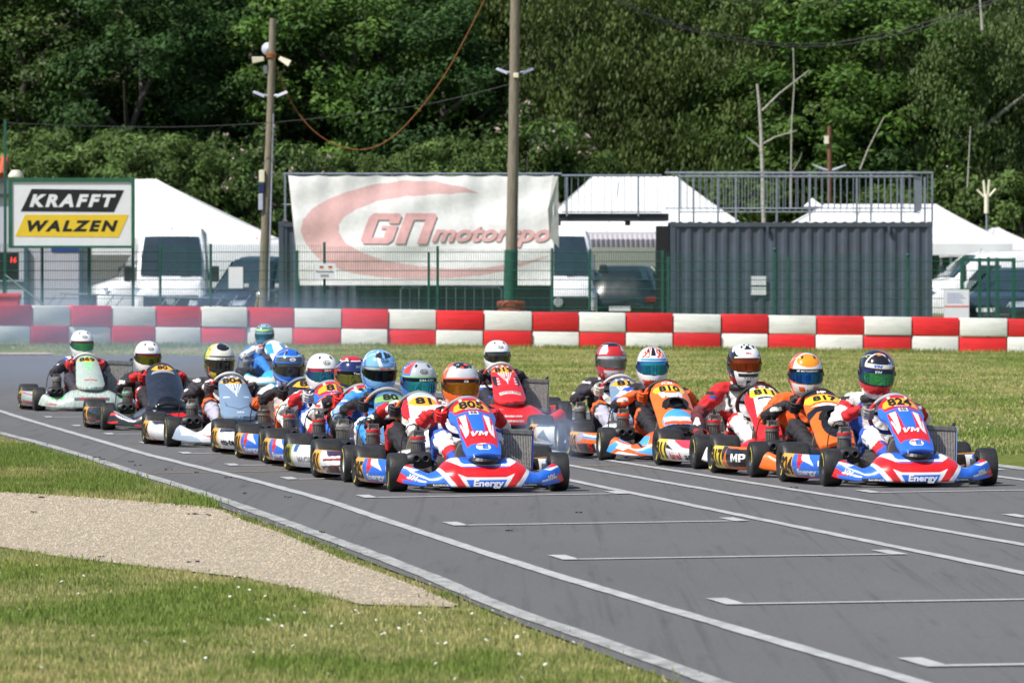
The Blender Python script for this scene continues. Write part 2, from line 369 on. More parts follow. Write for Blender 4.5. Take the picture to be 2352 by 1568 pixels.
WLINE = paint_mat('white road paint', (.44, .445, .45), .5); WEDGE = paint_mat('worn edge paint', (.40, .40, .385), .8); YLINE = paint_mat('faded yellow paint', (.36, .25, .07), .55); WGRID = paint_mat('grid paint', (.46, .465, .47), .35)
def resample(pts, step=.4):
    pts = [Vector((p[0], p[1])) for p in pts]; out = [pts[0]]
    for a, b in zip(pts[:-1], pts[1:]):
        n = max(1, int((b - a).length / step))
        for i in range(1, n + 1): out.append(a.lerp(b, i / n))
    # light smoothing
    for _ in range(6):
        out = [out[0]] + [(out[i - 1] + out[i] * 2 + out[i + 1]) / 4 for i in range(1, len(out) - 1)] + [out[-1]]
    return out
def strip(name, pts, w, z, mat, rag=.12):
    p = resample(gp(pts)); vs = []; fs = []
    for i, q in enumerate(p):
        d = (p[min(i + 1, len(p) - 1)] - p[max(i - 1, 0)]).normalized(); n = Vector((-d.y, d.x))
        j1 = (random.random() - .5) * w * rag; j2 = (random.random() - .5) * w * rag
        a = q + n * (w / 2 + j1); b = q - n * (w / 2 + j2); vs += [(a.x, a.y, z), (b.x, b.y, z)]
    for i in range(len(p) - 1): fs.append((2 * i, 2 * i + 1, 2 * i + 3, 2 * i + 2))
    me = bpy.data.meshes.new(name); me.from_pydata(vs, [], fs); me.update()
    if me.polygons[0].normal.z < 0: me.flip_normals()
    return obj(name, me, mat, kind='structure')
LINE_A = [(-250, 880), (-100, 919), (0, 945), (55, 963), (123, 983), (219, 1011), (328, 1043), (465, 1077), (574, 1103), (747, 1150), (910, 1205), (1106, 1270), (1286, 1327), (1690, 1448), (2097, 1568), (2500, 1690)]
LINE_L = [(-200, 937), (0, 996), (55, 1009), (123, 1028), (191, 1048), (301, 1084), (383, 1108), (465, 1134), (551, 1164), (665, 1205), (780, 1248), (894, 1289), (1008, 1335), (1106, 1378), (1188, 1412), (1286, 1443), (1467, 1508), (1581, 1547), (2100, 1740)]
strip('lane_marking', LINE_A, .085, .009, WLINE); strip('edge_marking', LINE_L, .1, .009, WEDGE, .1)
strip('lane_marking', [(700, 962), (1000, 1032), (1304, 1104), (2352, 1319), (3200, 1493)], .082, .009, WLINE)
strip('lane_marking', [(700, 958), (1304, 1070), (2352, 1253.6), (3400, 1437)], .082, .009, WLINE)
strip('lane_marking', [(700, 946), (1413, 1061), (2352, 1210.6), (3400, 1378)], .082, .009, WLINE)
strip('edge_marking', [(560, 822), (700, 830), (800, 851), (870, 872), (955, 892), (1001, 902), (1050, 907), (1256, 934), (1700, 992), (2290, 1070), (2600, 1111), (3300, 1204)], .16, .009, WEDGE, .2)
strip('edge_marking', [(1010, 918), (1400, 975), (2290, 1096), (2352, 1104), (3300, 1228)], .09, .009, WLINE)
strip('timing_line', [(290, 1089.4), (643, 1083), (1304, 1071.6), (1900, 1062)], .07, .0085, YLINE, .4)
VPX, VPY = -860.0, 655.0
def gridmark(xl, y, xr):
    """start box: a bar across the lane with a tab at each end, tabs running back along the lane"""
    P = lambda x, yy: Vector(G(x, yy)); a = P(xl, y); b = P(xr, y - (xr - xl) * .016)
    d = (b - a).normalized(); n = Vector((d.y, -d.x)); n = n if n.y < 0 else -n      # towards the camera
    m = MB(); bw = .085 if y < 1400 else .1
    z = .0095
    def quad(p, q, w0, w1):
        m.add([(*(p + n * w0), z), (*(q + n * w0), z), (*(q + n * w1), z), (*(p + n * w1), z)], [(0, 1, 2, 3)])
    quad(a + d * .1, b - d * .1, 0, bw)
    fw = (Vector(G(VPX, VPY + 1)) - a).normalized() * 1.0
    for e, sgn in ((a, 1), (b, -1)):
        far = Vector((-.137, .99)) * .55; w = d * .095 * sgn; e2 = e + n * bw
        m.add([(*e2, z), (*(e2 + w), z), (*(e2 + w + far), z), (*(e2 + far), z)], [(0, 1, 2, 3)])
    me = m.mesh('grid_marking', fix=True)
    if me.polygons[0].normal.z < 0: me.flip_normals()
    obj('grid_marking', me, WGRID, kind='structure')
for xl, y, xr in ((49, 941, 450), (96, 960, 560), (161, 980, 670), (235, 999, 760), (317, 1019.4, 830), (410, 1043.5, 960), (517, 1070.8, 1090), (648, 1102.3, 1250), (826, 1144.7, 1432), (1030, 1208.5, 1707), (1280, 1287, 2072), (1655, 1390, 2600), (2110, 1532, 3200),
                  (1985, 1133, 2700), (2330, 1190, 3100), (1700, 1090, 2300), (1560, 1062, 2100)):
    gridmark(xl, y, xr)
# --- gravel bed
GRAV = M('gravel bed', (.37, .325, .245), .95, var=.2, vs=30, bump=1.0, bs=55, spec=.2, dirt=.4, dcol=(.28, .22, .16), ds=1.2)
tri_sheet('gravel_path', gp(GRAVEL), .002, GRAV)
def scatter(poly, dens, ymin=0):
    g = np.array(gp(poly)); lo = g.min(0); hi = g.max(0); n = int(dens * (hi[0] - lo[0]) * (hi[1] - lo[1]))
    x = rng.uniform(lo[0], hi[0], n); y = rng.uniform(lo[1], hi[1], n)
    k = inpoly(x, y, [tuple(p) for p in g]); return x[k], y[k]
def visible(x, y, pad=80):
    xi = CX + x / y * F; return (xi > -pad) & (xi < 2352 + pad)
x, y = scatter(GRAVEL, 1300); k = visible(x, y) & (y < 44); x, y = x[k], y[k]; n = len(x); jit = rng.uniform(0, 1, n) < .12; x = x + jit * rng.normal(0, .06, n); y = y + jit * rng.normal(0, .4, n)
sz = rng.uniform(.003, .009, n); octv = np.array([(1, 0, 0), (-1, 0, 0), (0, 1, 0), (0, -1, 0), (0, 0, .7), (0, 0, -.7)])
ang = rng.uniform(0, 6.28, n); ca, sa = np.cos(ang), np.sin(ang)
ov = octv[None] * sz[:, None, None] * rng.uniform(.6, 1.3, (n, 1, 3))
vv = np.stack([ov[..., 0] * ca[:, None] - ov[..., 1] * sa[:, None] + x[:, None], ov[..., 0] * sa[:, None] + ov[..., 1] * ca[:, None] + y[:, None], ov[..., 2] + .006], -1)
of = np.array([(0, 2, 4), (2, 1, 4), (1, 3, 4), (3, 0, 4)]); ff = (of[None] + 6 * np.arange(n)[:, None, None]).reshape(-1, 3)
sc_ = np.array([(.46, .39, .31), (.38, .32, .26), (.52, .46, .38), (.30, .25, .21), (.42, .33, .25)])[rng.integers(0, 5, n)] * rng.uniform(.85, 1.1, (n, 1)) * np.array([.95, .93, .87])
obj('gravel', npmesh('gravel', vv.reshape(-1, 3), ff, np.repeat(sc_, 6, 0)), M('gravel stones', attr=True, rough=.95, var=.05), kind='stuff', label='loose beige gravel filling the path beside the grass', cat='gravel')
# --- pale dirt patch at the far left bend
DIRT = M('dry dirt', (.42, .36, .28), .95, var=.25, vs=3, bump=.6, bs=30)
dpts = [(-300, 786), (-60, 794), (10, 797), (60, 803), (110, 811), (125, 815.5), (0, 815.5), (-300, 806)]
def zsheet(name, pts, dz, mat):
    o = []
    for px, py in pts:
        Y = H * F / (py - HY)
        for _ in range(8): z = float(zg((px - CX) / F * Y, Y)); Y = (H - z) * F / (py - HY)
        o.append(((px - CX) / F * Y, Y, z + dz))
    bm = bmesh.new(); f = bm.faces.new([bm.verts.new(p) for p in o]); bmesh.ops.triangulate(bm, faces=[f])
    me = bpy.data.meshes.new(name); bm.to_mesh(me); bm.free()
    if me.polygons[0].normal.z < 0: me.flip_normals()
    return obj(name, me, mat, kind='structure')
zsheet('dirt_patch', dpts, .02, DIRT)
# --- grass blades
def blades(name, x, y, hmin, hmax, wd_, label, dry=.35, zoff=0.0, seed=1, lean=.5, k=1.0, edge=.2):
    pn = vnoise(x, y * .5, 1.1, seed) * .6 + vnoise(x, y, 5.0, seed + 3) * .4
    jit = rng.uniform(0, 1, len(x)) < edge; x = x + jit * rng.normal(0, .05, len(x)); y = y + jit * rng.normal(0, .28, len(x))
    kp = rng.uniform(0, 1, len(x)) > np.clip((pn - .62) * 5, 0, .8); x = x[kp]; y = y[kp]
    n = len(x); z = zg(x, y) + zoff
    pn = vnoise(x, y * .5, 1.1, seed) * .6 + vnoise(x, y, 5.0, seed + 3) * .4
    d = np.clip((pn - .5) * 3.2 + dry, 0, 1)
    h = rng.uniform(hmin, hmax, n) * (.75 + .5 * vnoise(x, y, 2.3, seed + 5)) * (1 - .25 * d); a = rng.uniform(0, 6.28, n); w = rng.uniform(.6, 1.3, n) * wd_
    l = rng.uniform(.1, lean, n) * h; b = rng.uniform(0, 6.28, n)
    dx, dy = np.cos(a) * w / 2, np.sin(a) * w / 2; lx, ly = np.cos(b) * l, np.sin(b) * l
    p0 = np.stack([x - dx, y - dy, z - .004], -1); p1 = np.stack([x + dx, y + dy, z - .004], -1)
    p2 = np.stack([x + dx * .6 + lx * .45, y + dy * .6 + ly * .45, z + h * .6], -1); p3 = np.stack([x + lx, y + ly, z + h], -1)
    v = np.stack([p0, p1, p2, p3], 1).reshape(-1, 3); f = (np.array([(0, 1, 2), (0, 2, 3)])[None] + 4 * np.arange(n)[:, None, None]).reshape(-1, 3)
    g1 = np.array([.145, .225, .04]); g2 = np.array([.27, .325, .08]); st = np.array([.54, .46, .22])
    m = rng.uniform(0, 1, (n, 1)); c = g1 * (1 - m) + g2 * m
    dd = (d * rng.uniform(.3, 1.2, n))[:, None].clip(0, 1); c = c * (1 - dd) + st * dd; c *= rng.uniform(.75, 1.2, (n, 1)) * k
    obj(name, npmesh(name, v, f, np.repeat(c, 4, 0)), GRASS, kind='stuff', label=label, cat='grass')
GRASS = M('grass blades', attr=True, rough=.6, var=.05, spec=.25, trans=.45)
FG = [(-60, 1256), (0, 1258), (137, 1281), (391, 1310), (547, 1326), (703, 1359), (829, 1389), (1041, 1396), (1106, 1402), (1204, 1441), (1300, 1476), (1500, 1550), (1720, 1640), (-60, 1640)]
UP = [(-60, 990), (0, 1009), (55, 1020), (123, 1045), (191, 1061), (273, 1091), (383, 1123), (478, 1149), (506, 1169), (465, 1165), (301, 1151), (164, 1141), (0, 1131), (-60, 1129)]
ST = [(503, 1171), (551, 1184), (665, 1222), (780, 1267), (894, 1311), (1008, 1354), (1110, 1400), (1041, 1390), (975, 1357), (878, 1318), (780, 1285), (649, 1226), (551, 1193)]
x, y = scatter(FG, 2600); k = visible(x, y, 150); blades('foreground_grass', x[k], y[k], .012, .034, .0075, 'short daisy-strewn grass in the bottom left corner', .5, seed=2, k=1.15)
x, y = scatter(UP, 3300); k = visible(x, y, 150); blades('verge_grass', x[k], y[k], .02, .058, .009, 'green grass verge between gravel and white edge line', .42, seed=4, k=1.12)
x, y = scatter(ST, 2600); blades('edge_grass', x, y, .012, .035, .007, 'thin strip of grass creeping along the asphalt edge', .35, seed=6)
# far field between the track and the barrier
FARP = FAR_EDGE[5:-1]
Yf = rng.uniform(52, 133.2, 260000); xi = rng.uniform(-60, 2420, 260000); X = (xi - CX) / F * Yf
keep = np.ones(len(X), bool)
trk_np = [tuple(p) for p in trk]; keep &= ~inpoly(X, Yf, trk_np)
keep &= rng.uniform(0, 1, len(X)) < (.35 + .65 * (Yf / 133.0) ** 2)
dg_ = [tuple(G(px, py)) for px, py in dpts]; 
yi = HY + (H - zg(X, Yf)) * F / Yf; keep &= ~inpoly(xi, yi, dpts)
lft = inpoly(X, Yf, [tuple(p) for p in gp(LEFT_EDGE[:12])] + [(-40, 46), (-60, 140)]); keep &= ~(lft & (Yf < 60))
X, Yk = X[keep], Yf[keep]
blades('infield_grass', X, Yk, .016, .042, .022, 'sunlit mown grass between the track and the red and white barrier', .58, seed=9, k=1.3, edge=0)
bx = rng.uniform(0, 2352, 9000); bY = rng.uniform(129, 133.3, 9000); blades('barrier_foot_grass', (bx - CX) / F * bY, bY, .05, .11, .02, 'longer grass along the foot of the red and white barrier', .2, seed=12, edge=0)
# daisies
x, y = scatter(FG, 5); k = visible(x, y, 50); x, y = x[k], y[k]; k = rng.uniform(0, 1, len(x)) < np.clip((x / y * F + CX) / 1500 + .25, .2, 1); x, y = x[k], y[k]
m = MB(); my = MB()
for px, py in zip(x, y):
    h = random.uniform(.018, .034); r = random.uniform(.004, .009); t = random.uniform(-.5, .5)
    vs = [(px + r * math.cos(q) , py + r * math.sin(q) , h + r * .6 * math.sin(q + t * 3)) for q in np.linspace(0, 6.28, 9)[:-1]]
    m.add([(px, py, h + .002)] + vs, [(0, i + 1, (i + 1) % 8 + 1) for i in range(8)])
m.build('daisies', M('daisy petals', (.62, .62, .56), .7), kind='stuff', label='tiny white daisies dotted over the foreground grass', cat='daisies')
# crumbs of rubber and leaves on the road and gravel
RUB = M('rubber crumbs', (.03, .028, .028), .8)
m = MB()
for px, py in ((164, 1051), (223, 1053), (230, 1058), (300, 1063), (315, 1071), (520, 1100), (560, 1136), (387, 1081), (450, 1088), (1167, 1222), (1173, 1222), (745, 1226), (91, 1146), (97, 1145), (440, 1183), (448, 1184), (480, 1186), (75, 1179), (441, 1294), (230, 1283), (1330, 1180), (660, 1145), (1820, 1123)):
    X, Y = G(px, py)
    for _ in range(3):
        m.cbox((X + random.uniform(-.03, .03), Y + random.uniform(-.06, .06), .012), (random.uniform(.006, .02), random.uniform(.008, .02), .006), Matrix.Rotation(random.uniform(0, 3), 3, 'Z'))
m.build('rubber_crumbs', RUB, kind='stuff', label='small black rubber crumbs lying on asphalt and gravel', cat='debris')
# ================================================================ BACKGROUND
# --- red and white barrier, two courses of plastic blocks
RED = M('red plastic block', S(226, 42, 46), .45, orand=.16, var=.1, vs=3, bump=.15, bs=14, dirt=.5, dcol=(.22, .03, .03), ds=1.6, stretch=(1, 1, 5))
WHT = M('white plastic block', S(236, 236, 230), .45, orand=.08, var=.06, vs=3, bump=.12, bs=14, dirt=.5, dcol=(.38, .36, .31), ds=1.6, stretch=(1, 1, 5))
bar = thing('barrier', 'red and white chequered plastic block barrier across the back of the infield', 'barrier', (0, 133, 0))
tb = [-220, -120, -16, 75, 163, 257, 359, 463, 569, 676, 785, 893, 1003, 1112, 1223, 1330, 1438, 1547, 1657, 1766, 1876, 1985, 2095, 2204, 2315, 2424]
bb = [-225, -122, -20, 70, 157, 256, 356, 462, 566, 673, 783, 891, 1001, 1110, 1222, 1331, 1437, 1546, 1656, 1765, 1873, 1983, 2094, 2203, 2313, 2424]
tb = [tb[0] - 108 * k for k in range(6, 0, -1)] + tb + [tb[-1] + 110 * k for k in range(1, 7)]; bb = [bb[0] - 108 * k for k in range(6, 0, -1)] + bb + [bb[-1] + 110 * k for k in range(1, 7)]
def Yb(x): return float(np.interp(x, [-900, -200, 0, 200, 500, 1176, 2352], [123.5, 129.4, 130.6, 131.6, 132.5, 133.0, 133.4]))
def ytop(x): return float(np.interp(x, [-900, 0, 600, 1176, 2352, 3100], [697, 700, 706.5, 715, 731.5, 741]))
def ymid(x): return float(np.interp(x, [-900, 0, 600, 1176, 2352, 3100], [747, 747.5, 752, 760, 773.5, 782]))
def block(x0, x1, yt0, yt1, yb0, yb1, mat, dep=.42):
    Y0, Y1 = Yb(x0), Yb(x1); g = 1.2
    A = Vector(W(x0 + g, 0, Y0)); B = Vector(W(x1 - g, 0, Y1)); d = Vector((B.x - A.x, B.y - A.y, 0)).normalized(); n = Vector((-d.y, d.x, 0))
    t0, t1, b0, b1 = W(x0, yt0, Y0)[2], W(x1, yt1, Y1)[2], W(x0, yb0, Y0)[2], W(x1, yb1, Y1)[2]
    j = random.uniform(-.03, .03); tz_ = random.uniform(-.008, .006); t0 += tz_; t1 += tz_ + random.uniform(-.006, .006); vs = []
    for off in (j, j + dep):
        for P, zz in ((A, b0), (B, b1), (B, t1), (A, t0)):
            q = Vector((P.x, P.y, 0)) + n * off; vs.append((q.x, q.y - 133, zz))
    m = MB(); m.add(vs, [(0, 1, 2, 3), (5, 4, 7, 6), (4, 0, 3, 7), (1, 5, 6, 2), (3, 2, 6, 7), (4, 5, 1, 0)])
    m.build('block', mat, bar, bevel=.022, smooth='auto')
for i in range(len(tb) - 1):
    r = (i % 2 == 0)
    block(tb[i], tb[i + 1], ytop(tb[i]), ytop(tb[i + 1]), ymid(tb[i]) - .6, ymid(tb[i + 1]) - .6, RED if r else WHT)
    block(bb[i], bb[i + 1], ymid(bb[i]) + .6, ymid(bb[i + 1]) + .6, ymid(bb[i]) + 46, ymid(bb[i + 1]) + 46, WHT if r else RED)
# --- green double-wire fence
GRN = M('green fence coating', (.012, .085, .06), .5, var=.2)
FY = 136.5; fpp = F / FY
fence = thing('wire_fence', 'green welded wire mesh fence standing behind the block barrier', 'fence', (0, FY, .22))
def fz(y): return H - (y - HY) / F * FY - .22
def fx(x): return (x - CX) / F * FY
posts = [(-60, 548), (12, 275), (97, 560), (205, 562), (305, 408), (368, 563), (484, 560), (683, 575), (745, 556), (985, 578), (1005, 565), (1268, 570), (1355, 572), (1522, 575), (1535, 590), (1780, 575), (1810, 592), (2085, 588), (2270, 590), (2400, 590), (-330, 556), (-600, 556), (2670, 592), (2940, 594)]
for px, py in posts:
    MB().box(fx(px) - .03, fx(px) + .03, -.02, .02, -.1, fz(py)).build('post', GRN, fence, bevel=.006)
    if px in (1780, 2085): MB().lathe([(.001, .04), (.045, .02), (.05, 0), (.03, -.03)], (fx(px), 0, fz(py) + .02), n=10).build('post_cap', GRN, fence, smooth=True)
edges = [-600, -330, -60, 97, 205, 368, 484, 745, 1005, 1268, 1522, 1780, 2085, 2400, 2670, 2940]
for a, b in zip(edges[:-1], edges[1:]):
    m = MB(); x0, x1 = fx(a) + .03, fx(b) - .03; top = fz(np.interp((a + b) / 2, [0, 700, 1500, 2352], [563, 566, 582, 588]))
    k = x0
    while k < x1:
        m.path([(k, 0, .02), (k, 0, top + .03)], .006, 3, cap=False); k += .05
    z = .05
    while z < top + .01:
        for yy in (-.009, .009): m.path([(x0, yy, z), (x1, yy, z)], .0085, 3, cap=False)
        z += .2
    p = m.build('mesh_panel', GRN, fence); p['kind'] = 'stuff'
m = MB(); m.path([(fx(13), -.03, fz(632)), (fx(105), -.5, fz(700))], .022, 6); m.build('brace', GRN, fence)
# --- advertising board on the fence
FRG = M('green sign frame', (.02, .11, .06), .4, var=.1)
SGN = M('sign panel', S(222, 224, 228), .35, var=.03); BLK = M('sign black', (.012, .012, .014), .4, var=.05); YEL = M('sign yellow', S(226, 192, 48), .4, var=.04)
SY = 136.2; sx = lambda x: (x - 165) / F * SY; sz_ = lambda y: (568 - y) / F * SY
b0 = W(165, 568, SY)
board = thing('advertising_board', 'white board reading KRAFFT WALZEN in a green frame above the fence', 'sign', b0)
MB().box(sx(27), sx(303), -.03, 0, sz_(565), sz_(417)).build('panel', SGN, board)
fr = MB(); fr.box(sx(20), sx(310), -.06, .03, sz_(418), sz_(409)); fr.box(sx(20), sx(310), -.06, .03, sz_(570), sz_(564)); fr.box(sx(20), sx(28), -.06, .03, sz_(564), sz_(418)); fr.box(sx(302), sx(310), -.06, .03, sz_(564), sz_(418)); fr.build('frame', FRG, board, bevel=.004)
MB().prism([(sx(48), sz_(485.5)), (sx(262), sz_(487)), (sx(285), sz_(437)), (sx(73), sz_(434))], -.036, -.031).build('black_field', BLK, board)
MB().prism([(sx(35), sz_(543)), (sx(273), sz_(545)), (sx(296), sz_(493)), (sx(58), sz_(493))], -.036, -.031).build('yellow_field', YEL, board)
text_on('lettering', ('KRAFFT', .05, .28), lambda u, v: np.stack([u, u * 0 - .040, v], -1), sx(167.5), sz_(461), (267 - 68) / F * SY, 29.5 / F * SY, SGN, board)
text_on('lettering', ('WALZEN', .05, .28), lambda u, v: np.stack([u, u * 0 - .040, v], -1), sx(167.5), sz_(519), (272 - 64) / F * SY, 26 / F * SY, BLK, board)
# --- steel containers with walkway and railings
CON = M('dark grey container paint', S(74, 82, 97), .45, var=.12, vs=3, dirt=.5, dcol=S(74, 66, 60), ds=1.1)
GAL = M('galvanised steel', S(150, 158, 172), .38, metal=.6, var=.12, vs=14)
DRK = M('dark steel beam', S(58, 60, 68), .5, var=.1)
def container(x0, x1, Y, label, open_left=False, dep=2.44):
    pp = F / Y; L = (x1 - x0) / pp; z0 = .22; Ht = H - (509 - HY) / pp - z0
    c = thing('container', label, 'container', ((x0 - CX) / pp, Y, z0))
    def corr(nm, length, height, zlo, parent, tr):
        m = MB(); pitch = .278; prof = []; u = 0
        while u < length - .02:
            for du, dd in ((0, 0), (.07, 0), (.138, .036), (.208, .036)):
                if u + du < length: prof.append((u + du, dd))
            u += pitch
        prof.append((length, 0)); vs = []
        for uu, dd in prof: vs += [tr(uu, dd, zlo), tr(uu, dd, zlo + height)]
        m.add(vs, [(2 * i, 2 * i + 2, 2 * i + 3, 2 * i + 1) for i in range(len(prof) - 1)]); return m.build(nm, CON, parent)
    corr('corrugated_wall', L - .24, Ht - .26, .14, c, lambda u, d, z: (u + .12, .02 + d, z))
    corr('corrugated_wall', L - .24, Ht - .26, .14, c, lambda u, d, z: (u + .12, dep - .02 - d, z))
    if not open_left: corr('end_wall', dep - .24, Ht - .26, .14, c, lambda u, d, z: (.02 + d, u + .12, z))
    corr('end_wall', dep - .24, Ht - .26, .14, c, lambda u, d, z: (L - .02 - d, u + .12, z))
    for px in (0, L - .12):
        for py in (0, dep - .12):
            MB().box(px, px + .12, py, py + .12, .12, Ht - .12).build('corner_post', CON, c, bevel=.006)
            for pz in (0, Ht - .12): MB().box(px - .004, px + .124, py - .004, py + .124, pz, pz + .12).build('corner_casting', CON, c, bevel=.008)
    for py in (0, dep - .08):
        MB().box(.12, L - .12, py, py + .08, Ht - .12, Ht - .02).build('top_rail', CON, c); MB().box(.12, L - .12, py, py + .08, .02, .14).build('bottom_rail', CON, c)
    m = MB(); n = 26; vs = []
    for i in range(n * 2 + 1):
        xx = .12 + (L - .24) * i / (n * 2); zz = Ht - .03 + (.035 if i % 2 else 0); vs += [(xx, .08, zz), (xx, dep - .08, zz)]
    m.add(vs, [(2 * i, 2 * i + 2, 2 * i + 3, 2 * i + 1) for i in range(n * 2)]); m.build('roof', M('weathered roof sheet', (.5, .47, .36), .6, var=.3, vs=5), c)
    return c, L, Ht
cR, LR, HR = container(1540, 2142, 146, 'dark grey corrugated container under the long balcony railing at right', True)
for lx in (1763 - 10, 2243 - 0):
    pass
pp = F / 146
for px in (1761, 2248 * .91875 + 0): pass
for px, py in ((1763, 570), (2042, 555)):
    MB().box((px - 1540) / pp - .03, (px - 1540) / pp + .03, -.06, .02, HR - .27, HR - .12).build('vent_cover', CON, cR, bevel=.01)
MB().box((1725 - 1540) / pp, (1760 - 1540) / pp, -.012, -.004, (767 - 672) / pp - .05, (767 - 652) / pp - .07).build('notice', SGN, cR); MB().box((1725 - 1540) / pp, (1760 - 1540) / pp, -.012, -.004, (767 - 650) / pp - .05, (767 - 629) / pp - .05).build('notice', SGN, cR)
MB().box(-.34, -.03, .05, .1, .1, HR - .1).build('open_door', BLK, cR)
cL, LL, HL = container(640, 1268, 147, 'dark grey corrugated container behind the faded hanging banner', False)
# bridge deck between them
ppb = F / 147.6
br = thing('walkway_bridge', 'dark steel walkway spanning the gap between the two containers', 'walkway', W(1400, 509, 147.6))
m = MB(); m.box((1272 - 1400) / ppb, (1536 - 1400) / ppb, -.05, .05, .03, .19); m.box((1272 - 1400) / ppb, (1536 - 1400) / ppb, -.09, .09, .17, .19); m.box((1272 - 1400) / ppb, (1536 - 1400) / ppb, -.09, .09, .02, .035); m.build('beam', DRK, br)
MB().box((1272 - 1400) / ppb, (1536 - 1400) / ppb, .1, 1.5, .15, .18).build('deck', DRK, br)
MB().box((1272 - 1400) / ppb, (1536 - 1400) / ppb, 1.45, 1.53, .02, .15).build('beam', DRK, br)
for q in (1282, 1442): MB().box((q - 6 - 1400) / ppb, (q + 6 - 1400) / ppb, .0, .4, -.09, .02).build('bracket', DRK, br)
def railing(label, segs, Y, spacing, zt, zb, postx, post_z0, end=None):
    """segs: (x0,x1) of the rails in photo units"""
    pq = F / Y; xm = (segs[0] + segs[1]) / 2; base = W(xm, 509, Y); r = thing('railing', label, 'railing', base)
    X = lambda x: (x - xm) / pq; Z = lambda y: (509 - y) / pq
    MB().path([(X(segs[0]), 0, Z(zt)), (X(segs[1]), 0, Z(zt))], .026, 8).build('top_rail', GAL, r, smooth='auto')
    MB().path([(X(segs[0]), 0, Z(zb)), (X(segs[1]), 0, Z(zb))], .017, 6).build('bottom_rail', GAL, r, smooth='auto')
    bm_ = MB().path([(0, 0, Z(zb)), (0, 0, Z(zt))], .009, 5).mesh('baluster'); bm_.materials.append(GAL)
    x = segs[0] + spacing / 2
    while x < segs[1]:
        obj('baluster', bm_, None, r, loc=(X(x), 0, 0)); x += spacing
    for p in postx: MB().box(X(p) - .024, X(p) + .024, -.012, .012, Z(post_z0), Z(zt) - .02).build('post', GAL, r, bevel=.005)
    return r, X, Z
railing('front galvanised railing on the right-hand container roof', (1558, 2095), 146.1, 14.6, 405.5, 487, (1593, 1649, 1784, 1968, 2070, 2124), 514)
railing('rear galvanised railing on the right-hand container roof', (1527, 2143), 148.3, 14.2, 397, 478.5, (1560, 1690, 1860, 2000, 2141), 509)
rr, X_, Z_ = railing('side galvanised railing closing the right end of the container roof', (2095, 2097), 146.0, 50, 405, 487, (), 514)
for i in range(1, 13):
    t = i / 12; yy = .1 + 2.1 * t; MB().path([(X_(2097 + 0) + .02 + .30 * t, yy, Z_(487) + .04 * t), (X_(2097) + .02 + .30 * t, yy, Z_(405))], .009, 5).build('baluster', GAL, rr)
for yy_, rr_ in ((405, .026), (487, .017)): MB().path([(X_(2096), .0, Z_(yy_)), (X_(2096) + .32, 2.2, Z_(yy_))], rr_, 6).build('end_rail', GAL, rr)
railing('galvanised railing along the walkway bridge', (1290, 1520), 147.5, 15.2, 403.5, 487, (1302, 1466), 497)
# railing that carries the banner
rb, Xb, Zb_ = railing('galvanised railing carrying the faded banner', (650, 1290), 146.4, 400, 399.5, 470, (655, 900, 1270), 509)
# --- faded banner hung on the railing
def bz(x, y): return (588 + x * .3125, 367.5 + y * .3125)
BY = 146.15; pB = F / BY
bx0, bx1, byt, byb = 663.0, 1272.0, 403.0, 655.0
banner_o = W(967, 655, BY)
def bmap(u, v):
    """u, v in photo units -> local metres on the hanging cloth"""
    u = np.asarray(u, float); v = np.asarray(v, float)
    t = (v - byt) / (byb - byt); s = (u - bx0) / (bx1 - bx0)
    fold = .014 * np.sin(s * 31 + 1.3 * np.sin(t * 2.2)) * np.exp(-t * 1.1) + .009 * np.sin(s * 67 + t * 3) * np.exp(-t * 2.5) + .02 * np.sin(s * 13 + t * 5) + .012 * np.sin(t * 17 + s * 9)
    sag = np.abs(np.sin(s * PI * 9)) * 3.0 * (1 - t) ** 3
    skew = 26 * t * np.clip(1 - s * 8, 0, 1) ** .8
    return np.stack([(u + skew - 967) / pB, -.12 - fold - .05 * t, (655 - v - sag + 0 * u) / pB], -1)
ban = thing('banner', 'faded white GN motorsport banner with pink swoosh hanging from the railing', 'banner', banner_o)
nu, nv = 380, 150
U, V = np.meshgrid(np.linspace(bx0, bx1, nu), np.linspace(byt, byb, nv)); P = bmap(U.ravel(), V.ravel())
idx = np.arange(nu * nv).reshape(nv, nu); fq = np.stack([idx[:-1, :-1], idx[1:, :-1], idx[1:, 1:], idx[:-1, 1:]], -1).reshape(-1, 4)
sw = [bz(*p) for p in [(1640, 240), (1500, 190), (1300, 150), (1050, 150), (800, 190), (560, 270), (400, 360), (320, 440), (295, 520), (330, 610), (400, 690), (520, 770), (700, 830), (900, 860), (1150, 875), (1400, 870), (1650, 850), (1850, 810), (2050, 750), (2190, 690), (2000, 745), (1700, 790), (1450, 800), (1200, 780), (950, 740), (780, 680), (660, 610), (610, 530), (615, 470), (650, 420), (740, 360), (900, 300), (1100, 265), (1350, 248), (1550, 240)]]
cc = np.tile(np.array(S(244, 243, 244)), (nu * nv, 1)); kk = inpoly(U.ravel(), V.ravel(), sw); cc[kk] = S(232, 188, 188)
CLO = M('faded banner cloth', attr=True, rough=.85, var=.07, vs=9, bump=.15, bs=60)
obj('cloth', npmesh('cloth', P, fq, cc, smooth=True), CLO, ban)
PNK = M('faded red print', S(230, 180, 180), .85, var=.1, vs=9); PNG = M('grey print edge', S(196, 188, 194), .85)
def btext(key, xa, xb, ya, yb, sh=0):
    a = bz(xa, ya); b = bz(xb, yb)
    for off, mt in ((1.2, PNG), (0, PNK)):
        text_on('lettering', key, lambda u, v: bmap(u, 655 - v) + np.array([0, -.012 if off else -.02, 0]), (a[0] + b[0]) / 2 + off, 655 - (a[1] + b[1]) / 2 - off, b[0] - a[0], b[1] - a[1], mt, ban)
btext(('GN', .05, .35), 770, 1330, 390, 615); btext(('motorspo', .035, .35), 1290, 2165, 485, 640)
